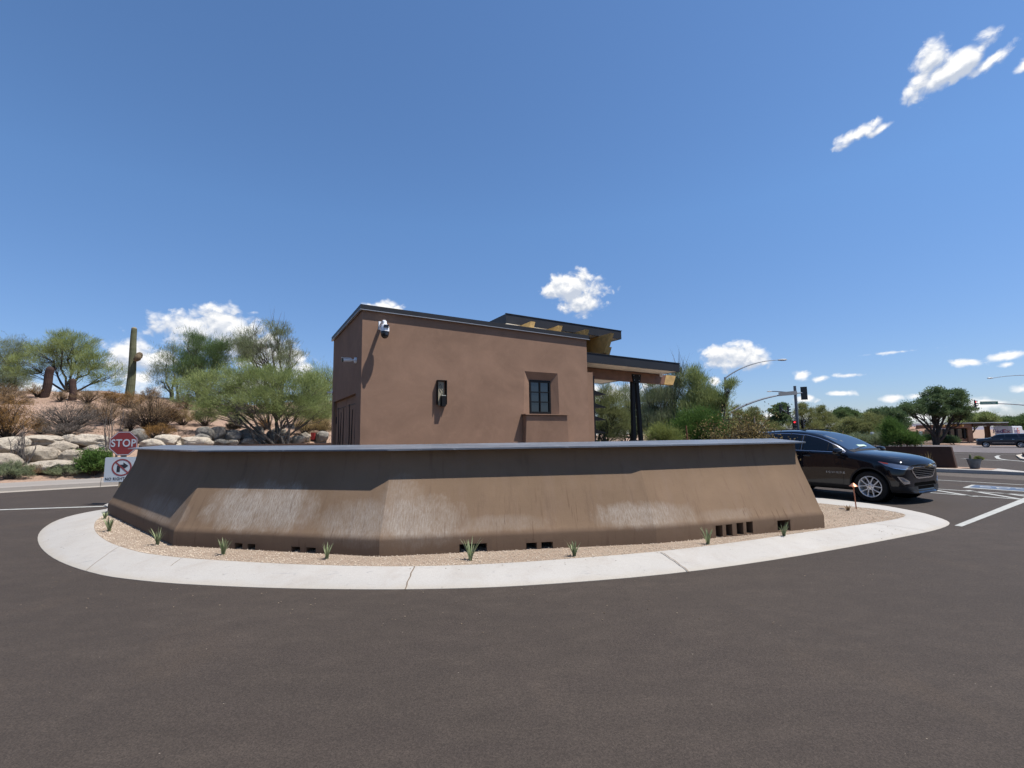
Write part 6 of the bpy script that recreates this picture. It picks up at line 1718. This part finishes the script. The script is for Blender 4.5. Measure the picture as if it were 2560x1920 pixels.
def make_suv(loc, heading, label):
    """x forward, front axle at x = 0, z up"""
    root = empty('parked_suv', loc, heading); root.name = 'suv'; tag(root, label, 'car')
    z0 = [.26, .26, .28]
    lo = lambda wr, zb=.20: [(0, zb), (.62, zb), (wr, zb + .045)]
    side = [(.888, .40), (.905, .60), (.915, .86)]
    ST = [
        (.925, .24, [(0, .25), (.45, .25), (.60, .27), (.66, .36), (.69, .52), (.69, .66), (.66, .775), (.56, .80), (.42, .81), (.28, .815), (.14, .82), (0, .82)]),
        (.895, .25, [(0, .22), (.52, .22), (.70, .25), (.77, .36), (.79, .54), (.785, .69), (.74, .83), (.62, .875), (.46, .89), (.30, .90), (.15, .905), (0, .905)]),
        (.80, .24, [(0, .20), (.58, .20), (.79, .24), (.85, .37), (.865, .55), (.855, .72), (.80, .875), (.66, .93), (.49, .95), (.32, .96), (.16, .965), (0, .965)]),
        (.60, .13, [(0, .20), (.6, .20), (.85, .24), (.885, .38), (.90, .56), (.895, .75), (.84, .925), (.70, .985), (.52, 1.005), (.35, 1.015), (.17, 1.02), (0, 1.02)]),
        (.38, .05, lo(.875) + [(.90, .40), (.918, .60), (.912, .81), (.865, .965), (.73, 1.02), (.54, 1.04), (.36, 1.05), (.18, 1.055), (0, 1.055)]),
        (0, 0, lo(.88) + [(.905, .42), (.925, .62), (.92, .85), (.885, 1.00), (.77, 1.065), (.57, 1.085), (.38, 1.095), (.19, 1.10), (0, 1.10)]),
        (-.36, 0, lo(.885) + [(.90, .42), (.915, .62), (.918, .87), (.893, 1.03), (.80, 1.09), (.6, 1.115), (.4, 1.125), (.2, 1.13), (0, 1.13)]),
        (-.50, 0, lo(.885) + [(.895, .41), (.91, .61), (.917, .88), (.895, 1.045), (.83, 1.10), (.65, 1.135), (.43, 1.15), (.2, 1.155), (0, 1.16)]),
        (-.80, 0, lo(.885) + side + [(.897, 1.055), (.855, 1.13), (.765, 1.285), (.64, 1.315), (.32, 1.335), (0, 1.34)]),
        (-1.15, 0, lo(.885) + side + [(.895, 1.062), (.855, 1.14), (.715, 1.44), (.58, 1.48), (.29, 1.50), (0, 1.505)]),
        (-1.55, 0, lo(.885) + side + [(.892, 1.072), (.855, 1.15), (.69, 1.545), (.555, 1.59), (.28, 1.61), (0, 1.615)]),
        (-2.1, 0, lo(.885) + side + [(.892, 1.085), (.855, 1.16), (.68, 1.59), (.54, 1.635), (.28, 1.655), (0, 1.66)]),
        (-2.7, 0, lo(.885) + side + [(.890, 1.11), (.85, 1.18), (.675, 1.575), (.54, 1.625), (.28, 1.645), (0, 1.65)]),
        (-3.15, 0, lo(.88) + side + [(.88, 1.14), (.835, 1.21), (.67, 1.55), (.53, 1.605), (.28, 1.63), (0, 1.635)]),
        (-3.42, 0, lo(.86, .24) + [(.875, .42), (.89, .62), (.895, .88), (.855, 1.13), (.80, 1.19), (.655, 1.49), (.52, 1.56), (.28, 1.59), (0, 1.595)]),
        (-3.58, -.03, lo(.84, .28) + [(.85, .45), (.87, .64), (.87, .88), (.825, 1.06), (.78, 1.10), (.66, 1.20), (.5, 1.25), (.28, 1.27), (0, 1.275)]),
        (-3.70, -.08, [(0, .34), (.6, .34), (.78, .36), (.82, .48), (.84, .64), (.83, .84), (.76, .98), (.70, 1.0), (.6, 1.02), (.45, 1.03), (.25, 1.035), (0, 1.035)]),
        (-3.735, -.1, [(0, .42), (.5, .42), (.70, .44), (.74, .52), (.76, .66), (.74, .80), (.68, .90), (.6, .91), (.5, .92), (.36, .93), (.2, .935), (0, .935)])]
    V, Fc = loft_body(ST); body = MB().add(V, Fc).build('body', MT['black_paint'], root)
    sub = body.modifiers.new('s', 'SUBSURF'); sub.levels = 3; sub.render_levels = 3; apply_mods(body)
    for xc in (0.0, -2.725):
        for sd_ in (-1, 1):
            cut = MB(); n = 40; Vc = []
            for y in (.55 * sd_, 1.1 * sd_):
                for k in range(n): t = 2 * math.pi * k / n; Vc.append((xc + .435 * math.cos(t), y, .355 + .395 * math.sin(t)))
            cut.add(Vc, [tuple(range(n)), tuple(range(2 * n - 1, n - 1, -1))] + [(k, (k + 1) % n, (k + 1) % n + n, k + n) for k in range(n)])
            boolean_cut(body, cut)
    body.data.shade_smooth(); body.data.set_sharp_from_angle(angle=math.radians(45))
    D = Decal(body, root)
    for sd_ in (-1, 1):
        S_ = dict(org=(0, 1.6 * sd_, 0), au=(1, 0, 0), av=(0, 0, 1), dr=(0, -sd_, 0))
        put = lambda nm, mt, poly, off=.004, thick=0.0, parent=None, step=.06: D.put(nm, mt, poly, off=off, thick=thick, parent=parent, step=step, **S_)
        arch = [(-.56, 1.115), (-.80, 1.255), (-1.05, 1.365), (-1.30, 1.447), (-1.62, 1.515), (-2.0, 1.548), (-2.4, 1.558), (-2.8, 1.55), (-3.12, 1.505), (-3.32, 1.40), (-3.40, 1.29)]
        belt = [(-3.36, 1.215), (-2.7, 1.165), (-2.0, 1.135), (-1.3, 1.12), (-.56, 1.10)]
        put('window_surround', MT['trim_black'], arch + belt, .003)
        put('window_trim', MT['satin'], ribbon(arch, .014), .006); put('window_trim', MT['satin'], ribbon(belt, .016), .006)
        front = [(-.80, 1.135), (-.92, 1.295), (-1.12, 1.378), (-1.38, 1.457), (-1.66, 1.508), (-1.66, 1.142)]
        q = put('side_window', MT['car_glass'], front, .007)
        q = put('side_window', MT['car_glass'], [(-1.76, 1.145), (-1.76, 1.522), (-2.1, 1.535), (-2.4, 1.535), (-2.62, 1.525), (-2.62, 1.175)], .007)
        put('side_window', MT['car_glass'], [(-2.70, 1.18), (-2.70, 1.515), (-2.95, 1.465), (-3.15, 1.385), (-3.26, 1.30), (-3.26, 1.225)], .007)
        put('quarter_pillar', MT['trim_black'], ribbon([(-.99, 1.14), (-.99, 1.31)], .02), .008)
        put('window_trim', MT['satin'], ribbon([(-1.71, 1.14), (-1.705, 1.51)], .012), .009)
        for pts in ([(-.60, 1.08), (-.60, .50), (-.62, .36)], [(-1.70, 1.12), (-1.70, .36)], [(-2.66, 1.15), (-2.60, .95), (-2.30, .62), (-2.24, .38)], [(-.62, .355), (-2.24, .355)]):
            put('door_gap', MT['trim_black'], ribbon(pts, .008), .0012)
        put('sill_trim', MT['trim_black'], ribbon([(-.44, .30), (-2.28, .30)], .09), .006, .01)
        put('door_crease', MT['satin'], ribbon([(-.55, 1.045), (-.60, 1.045)], .004), .003)
        for hx in (-1.52, -2.48):
            mb = MB(); yb = 0
            hit = D.bvh.ray_cast(Vector((hx, 1.6 * sd_, 1.0)), Vector((0, -sd_, 0)))[0]; yb = hit.y
            mb.tube([(hx + .10, yb, 1.0), (hx + .085, yb + .035 * sd_, 1.0), (hx - .085, yb + .035 * sd_, 1.005), (hx - .10, yb, 1.005)], [.014, .016, .016, .014], 8); mb.build('door_handle', MT['black_paint'], root, smooth=True)
            put('handle_recess', MT['trim_black'], [(hx - .06, .975), (hx + .06, .975), (hx + .05, 1.03), (hx - .05, 1.03)], .001)
        # arch lips
        for xc in (0.0, -2.725):
            P = [(xc + .455 * math.cos(t), .355 + .415 * math.sin(t)) for t in [math.radians(a) for a in range(-8, 189, 8)]]
            put('arch_lip', MT['trim_black'], ribbon(P, .036), .004, .006, step=.04)
            mb = MB(); n = 28; Vv_ = []
            for y in (.56 * sd_, .86 * sd_):
                for k in range(n): t = 2 * math.pi * k / n; Vv_.append((xc + .43 * math.cos(t), y, .355 + .39 * math.sin(t)))
            mb.add(Vv_, [(k, (k + 1) % n, (k + 1) % n + n, k + n) for k in range(n)] + [tuple(range(n))]); mb.build('wheel_liner', MT['interior'], root, smooth=True)
            make_wheel(root, (xc, .80 * sd_, .345), sd_).scale = (1 / .88, 1, 1)
        # front corner lamps, projected onto the rounded corner
        au = Vector((.82, -.57 * sd_, 0)).normalized(); dr = Vector((-.57, -.82 * sd_, 0)).normalized(); og = Vector((.60, .80 * sd_, 0)) - dr * .8
        hd = D.put('headlight', MT['lamp_glass'], [(-.36, .918), (-.22, .895), (-.04, .868), (.14, .838), (.30, .812), (.335, .800), (.32, .765), (.24, .745), (.08, .748), (-.08, .775), (-.22, .825)], og, au, (0, 0, 1), dr, .004, 0, None, .03)
        D.put('amber_marker', MT['amber'], [(-.35, .914), (-.24, .896), (-.17, .884), (-.17, .862), (-.26, .872)], og, au, (0, 0, 1), dr, .007, 0, hd, .03)
        D.put('reflector', MT['lamp_bright'], [(.16, .79), (.23, .785), (.24, .765), (.17, .768)], og, au, (0, 0, 1), dr, .008, 0, hd, .02)
        D.put('light_strip', MT['lamp_bright'], ribbon([(-.08, .782), (.09, .757), (.24, .752), (.325, .77)], .010), og, au, (0, 0, 1), dr, .009, 0, hd, .03)
        D.put('chrome_strip', MT['chrome'], ribbon([(.34, .79), (.48, .765)], .022), og, au, (0, 0, 1), dr, .006, .004, None, .03)
        fg = D.put('fog_light', MT['chrome'], [(-.03, .60), (.09, .578), (.21, .50), (.215, .445), (.09, .435), (.03, .50)], og, au, (0, 0, 1), dr, .006, .006, None, .03)
        D.put('fog_lens', MT['lamp_glass'], [(.02, .575), (.085, .562), (.17, .50), (.17, .485), (.075, .50)], og, au, (0, 0, 1), dr, .011, 0, fg, .02)
        D.put('fog_reflector', MT['lamp_bright'], [(.085, .475), (.17, .47), (.17, .455), (.085, .452)], og, au, (0, 0, 1), dr, .011, 0, fg, .02)
        D.put('bumper_trim', MT['trim_black'], ribbon([(-.20, .32), (.1, .315), (.4, .31)], .13), og, au, (0, 0, 1), dr, .005, .006, None, .05)
        # mirror
        mx_, my_, mz_ = -.66, 1.02 * sd_, 1.135; bm = bmesh.new(); bmesh.ops.create_uvsphere(bm, u_segments=20, v_segments=12, radius=1)
        for v in bm.verts:
            c = v.co; x, y, z = (math.copysign(abs(a) ** .7, a) for a in c); v.co = Vector((mx_ + x * (.12 if x > 0 else .06), my_ + y * .13, mz_ + z * .072 * (1 + .15 * y * sd_) - .02 * y * sd_))
        me = bpy.data.meshes.new('mirror'); bm.to_mesh(me); bm.free(); me.shade_smooth(); me.materials.append(MT['black_paint']); mo = bpy.data.objects.new('mirror', me); COL.objects.link(mo); mo.parent = root
        mb = MB(); mb.tube([(-.64, .88 * sd_, 1.075), (-.655, .95 * sd_, 1.075)], [.04, .03], 8); mb.build('mirror_arm', MT['trim_black'], mo, smooth=True)
        # tail lamp
        au2 = Vector((-.8, -.6 * sd_, 0)); dr2 = Vector((.6, -.8 * sd_, 0)).normalized(); og2 = Vector((-3.45, .83 * sd_, 0)) - dr2 * .6
        D.put('tail_light', MT['sign_red'], [(-.25, 1.02), (.1, 1.03), (.3, 1.0), (.3, .90), (.0, .88)], og2, au2, (0, 0, 1), dr2, .004, 0, None, .05)
    # badge lettering on the right and left front doors
    for sd_ in (-1, 1):
        tx = text_mesh('EQUINOX', .056, MT['badge_silver'], 'lettering', bold=.0018, spacing=1.95, xscale=1.15)
        for v in tx.data.vertices:
            u = v.co.x; w_ = v.co.y; x = -.80 + (u if sd_ < 0 else -u); z = .628 + w_
            hit = D.bvh.ray_cast(Vector((x, 1.6 * sd_, z)), Vector((0, -sd_, 0)))[0]; v.co = Vector((x, hit.y + (.004 + abs(v.co.z)) * sd_, z))
        tx.parent = root
    Fr = dict(org=(2.0, 0, 0), au=(0, -1, 0), av=(0, 0, 1), dr=(-1, 0, 0))
    gp = [(-.52, .795), (.52, .795), (.565, .76), (.53, .70), (.40, .575), (.30, .555), (-.30, .555), (-.40, .575), (-.53, .70), (-.565, .76)]
    gr_ = D.put('grille', MT['interior'], gp, off=.004, **Fr)
    D.put('grille_frame', MT['chrome'], ribbon(gp + [gp[0]], .030), off=.012, thick=.012, parent=gr_, step=.04, **Fr)
    for z, w_ in ((.752, .53), (.712, .51), (.672, .47), (.632, .43), (.592, .37)): D.put('grille_bar', MT['satin'], ribbon([(-w_, z), (w_, z)], .007), off=.012, thick=.008, parent=gr_, **Fr)
    D.put('upper_grille', MT['trim_black'], [(-.42, .86), (.42, .86), (.5, .828), (-.5, .828)], off=.004, **Fr)
    bw = [(-.105, .836), (-.03, .836), (-.03, .853), (.038, .853), (.038, .836), (.105, .836), (.088, .803), (.022, .803), (.022, .786), (-.045, .786), (-.045, .803), (-.12, .803)]
    D.put('emblem', MT['chrome'], [(-(u - 0) * 1.12, .82 + (v - .82) * 1.2) for u, v in bw], off=.022, thick=.012, step=.03, **Fr)
    D.put('emblem_face', MT['gold_badge'], [(u * .94, .82 + (v - .82) * .9) for u, v in bw], off=.026, thick=.004, step=.03, **Fr)
    D.put('lower_intake', MT['interior'], [(-.47, .46), (.47, .46), (.52, .40), (.44, .315), (-.44, .315), (-.52, .40)], off=.004, **Fr)
    D.put('intake_bar', MT['trim_black'], ribbon([(-.46, .385), (.46, .385)], .008), off=.008, thick=.004, **Fr)
    D.put('skid_plate', MT['trim_black'], ribbon([(-.52, .40), (-.45, .30), (-.3, .285), (.3, .285), (.45, .30), (.52, .40)], .018), off=.008, thick=.006, **Fr)
    # windscreen, bonnet seams, wiper
    Wd_ = dict(org=(0, 0, 2.6), au=(1, 0, 0), av=(0, 1, 0), dr=(0, 0, -1))
    D.put('windscreen', MT['windscreen'], [(-.545, -.68), (-.505, -.40), (-.49, 0), (-.505, .40), (-.545, .68), (-.90, .665), (-1.25, .605), (-1.30, .3), (-1.315, 0), (-1.30, -.3), (-1.25, -.605), (-.90, -.665)], off=.005, **Wd_)
    D.put('cowl', MT['trim_black'], [(-.40, -.70), (-.375, 0), (-.40, .70), (-.535, .70), (-.49, .3), (-.48, 0), (-.49, -.3), (-.535, -.70)], off=.003, **Wd_)
    for a in (-1, 1): D.put('bonnet_seam', MT['trim_black'], ribbon([(-.38, .79 * a), (0, .80 * a), (.4, .755 * a), (.62, .66 * a), (.72, .5 * a)], .007), off=.0012, step=.04, **Wd_)
    D.put('paper_permit', simple('pale_paper', (.6, .8, .65), .7), [(-.60, -.10), (-.60, .28), (-.67, .28), (-.67, -.10)], off=.008, **Wd_)
    D.put('wiper', MT['trim_black'], ribbon([(-.50, -.45), (-.56, -.1), (-.60, .15)], .02), off=.014, thick=.01, **Wd_)
    for a in (-1, 1):
        mb = MB(); mb.tube([(-1.7, .60 * a, 1.625), (-1.9, .60 * a, 1.66), (-2.9, .60 * a, 1.65), (-3.1, .60 * a, 1.61)], .014, 6); mb.build('roof_rail', MT['black_paint'], root, smooth=True)
    root.scale = (.88, 1, 1)
    return root


HD = math.radians(-61)
fwd = Vector((math.cos(HD), math.sin(HD), 0))
suv = make_suv(Vector((8.87, 11.52, 0)), HD, 'shiny black crossover car with silver alloy wheels, half hidden behind the wall')


def make_long_suv(loc, heading, label):
    root = empty('long_suv', loc, heading); tag(root, label, 'car')
    lo = lambda wr, zb=.32: [(0, zb), (.68, zb), (wr, zb + .04)]
    side = [(.99, .50), (1.01, .80), (1.02, 1.05)]
    ST = [(1.0, .10, [(0, .42), (.5, .42), (.78, .42), (.84, .52), (.86, .70), (.86, .90), (.84, 1.02), (.70, 1.06), (.52, 1.07), (.35, 1.08), (.17, 1.08), (0, 1.08)]),
          (.93, .10, [(0, .34), (.6, .34), (.88, .36), (.94, .5), (.95, .75), (.95, .95), (.91, 1.12), (.74, 1.17), (.55, 1.18), (.36, 1.19), (.18, 1.19), (0, 1.19)]),
          (.6, .03, lo(.94) + side[:2] + [(1.0, 1.0), (.95, 1.18), (.78, 1.22), (.58, 1.235), (.38, 1.24), (.19, 1.245), (0, 1.245)]),
          (0, 0, lo(.95) + side + [(.97, 1.22), (.80, 1.26), (.6, 1.27), (.4, 1.28), (.2, 1.285), (0, 1.285)]),
          (-.45, 0, lo(.95) + side + [(.985, 1.25), (.88, 1.29), (.66, 1.31), (.44, 1.32), (.2, 1.325), (0, 1.33)]),
          (-.8, 0, lo(.95) + side + [(.985, 1.26), (.93, 1.34), (.84, 1.52), (.70, 1.55), (.35, 1.56), (0, 1.565)]),
          (-1.25, 0, lo(.95) + side + [(.985, 1.27), (.93, 1.36), (.78, 1.78), (.64, 1.83), (.32, 1.85), (0, 1.855)]),
          (-2.2, 0, lo(.95) + side + [(.985, 1.28), (.93, 1.37), (.77, 1.82), (.62, 1.88), (.32, 1.90), (0, 1.905)]),
          (-3.6, 0, lo(.95) + side + [(.985, 1.29), (.93, 1.38), (.77, 1.82), (.62, 1.88), (.32, 1.90), (0, 1.905)]),
          (-4.4, 0, lo(.95) + side + [(.97, 1.29), (.91, 1.38), (.76, 1.80), (.61, 1.86), (.31, 1.88), (0, 1.885)]),
          (-4.62, -.03, lo(.93, .4) + [(.95, .55), (.97, .8), (.97, 1.05), (.94, 1.27), (.88, 1.36), (.74, 1.70), (.60, 1.76), (.3, 1.79), (0, 1.79)]),
          (-4.72, -.03, [(0, .5), (.6, .5), (.85, .5), (.88, .6), (.9, .8), (.9, 1.05), (.88, 1.2), (.82, 1.3), (.7, 1.45), (.55, 1.5), (.3, 1.5), (0, 1.5)])]
    V, Fc = loft_body(ST); body = MB().add(V, Fc).build('body', MT['slate_paint'], root)
    sub = body.modifiers.new('s', 'SUBSURF'); sub.levels = 2; apply_mods(body)
    for xc in (0.0, -3.3):
        for sd_ in (-1, 1):
            cut = MB(); n = 28; Vc = []
            for y in (.6 * sd_, 1.25 * sd_):
                for k in range(n): t = 2 * math.pi * k / n; Vc.append((xc + .47 * math.cos(t), y, .43 + .47 * math.sin(t)))
            cut.add(Vc, [tuple(range(n)), tuple(range(2 * n - 1, n - 1, -1))] + [(k, (k + 1) % n, (k + 1) % n + n, k + n) for k in range(n)]); boolean_cut(body, cut)
            make_wheel(root, (xc, .86 * sd_, .40), sd_, r=.40, rim=.28, w=.26)
    body.data.shade_smooth(); body.data.set_sharp_from_angle(angle=math.radians(45)); D = Decal(body, root)
    for sd_ in (-1, 1):
        S_ = dict(org=(0, 1.8 * sd_, 0), au=(1, 0, 0), av=(0, 0, 1), dr=(0, -sd_, 0), step=.12)
        for poly in ([(-.78, 1.36), (-1.22, 1.74), (-1.85, 1.79), (-1.85, 1.38)], [(-1.95, 1.38), (-1.95, 1.79), (-3.0, 1.79), (-3.15, 1.38)], [(-3.38, 1.40), (-3.22, 1.78), (-4.3, 1.76), (-4.45, 1.42)]):
            D.put('side_window', MT['car_glass'], poly, off=.008, **S_)
        D.put('side_trim', MT['satin'], ribbon([(-.62, .66), (-2.7, .66)], .035), off=.012, thick=.008, **S_)
        for hx in (-1.65, -2.75): D.put('door_handle', MT['satin'], ribbon([(hx, 1.12), (hx + .22, 1.12)], .03), off=.03, thick=.02, **S_)
        for x in (-.62, -1.9, -3.1): D.put('door_gap', MT['trim_black'], ribbon([(x, 1.30), (x, .42)], .015), off=.003, **S_)
        D.put('running_board', MT['trim_black'], ribbon([(-.5, .38), (-2.8, .38)], .10), off=.03, thick=.03, **S_)
        au = Vector((.7, -.7 * sd_, 0)); dr = Vector((-.7, -.7 * sd_, 0)); og = Vector((.85, .88 * sd_, 0)) - dr * .8
        D.put('headlight', MT['lamp_glass'], [(-.12, 1.08), (.12, 1.08), (.14, .82), (.02, .80)], og, au, (0, 0, 1), dr, .008, 0, None, .05)
        mb = MB(); mb.box(-.80, -.62, min(.97 * sd_, 1.2 * sd_), max(.97 * sd_, 1.2 * sd_), 1.32, 1.5); mb.build('mirror', MT['slate_paint'], root, bevel=.04)
    D.put('grille', MT['satin'], [(-.5, 1.0), (.5, 1.0), (.42, .62), (-.42, .62)], org=(2, 0, 0), au=(0, -1, 0), av=(0, 0, 1), dr=(-1, 0, 0), off=.01, step=.1)
    D.put('windscreen', MT['windscreen'], [(-.50, -.74), (-.46, 0), (-.50, .74), (-1.2, .68), (-1.25, 0), (-1.2, -.68)], org=(0, 0, 3), au=(1, 0, 0), av=(0, 1, 0), dr=(0, 0, -1), off=.008, step=.1)
    return root


MT['slate_paint'] = paint('dark_blue_grey_paint', (.018, .022, .032))
c_ = S(2466, 1119.5); hd = math.radians(138); lf = Vector((-math.sin(hd), math.cos(hd), 0)); c_ = c_ - lf * .9; c_.z = gz(c_.x, c_.y) + .02
make_long_suv(c_, hd, 'long dark blue grey car passing on the far street, cut by the right edge')


# leaf litter and grit on the kerb
rng = np.random.default_rng(9); V = []; Fc = []
for (px, py, sx_, sy_, n_) in ((2220, 1340, 60, 9, 46), (300, 1372, 60, 22, 26), (640, 1425, 150, 16, 40), (1200, 1432, 250, 14, 40), (1700, 1395, 160, 14, 34), (1950, 1350, 60, 8, 22), (2000, 1250, 40, 3, 8), (500, 1480, 400, 40, 60), (1400, 1520, 700, 60, 110), (2200, 1420, 250, 40, 40)):
    for _ in range(n_):
        x = px + rng.normal() * sx_ * .6; y = py + rng.normal() * sy_ * .6; p = S(x, y, .0)
        ins = False; z = .004
        # height of the sloping kerb under this spot
        dmin = min(range(NK), key=lambda i: (P_out[i].x - p.x) ** 2 + (P_out[i].y - p.y) ** 2); A = P_out[dmin]; Bq = P_in[dmin]
        f = ((p.x - A.x) * (Bq.x - A.x) + (p.y - A.y) * (Bq.y - A.y)) / max(1e-6, (Bq.x - A.x) ** 2 + (Bq.y - A.y) ** 2)
        if 0 < f < 1: z = float(np.interp(f, [0, .12, .5, .82, .93, 1], [.004, .030, .078, .112, .122, .120])) + .003
        r = rng.uniform(.003, .009); a = rng.uniform(0, 6.28); n0 = len(V)
        for q in range(3): V.append((p.x + r * math.cos(a + q * 2.1 + rng.uniform(-.4, .4)), p.y + r * math.sin(a + q * 2.1), z + rng.uniform(0, .003)))
        V.append((p.x, p.y, z + r * .8)); Fc += [(n0, n0 + 1, n0 + 3), (n0 + 1, n0 + 2, n0 + 3), (n0 + 2, n0, n0 + 3)]
o = np_object('litter', np.array(V), np.array(Fc), m_leaf('litter_bits', (.06, .045, .03), (.45, .36, .26), 0, 3)); tag(o, 'grit and dry leaf bits scattered on the kerb and asphalt', 'litter', kind='stuff')
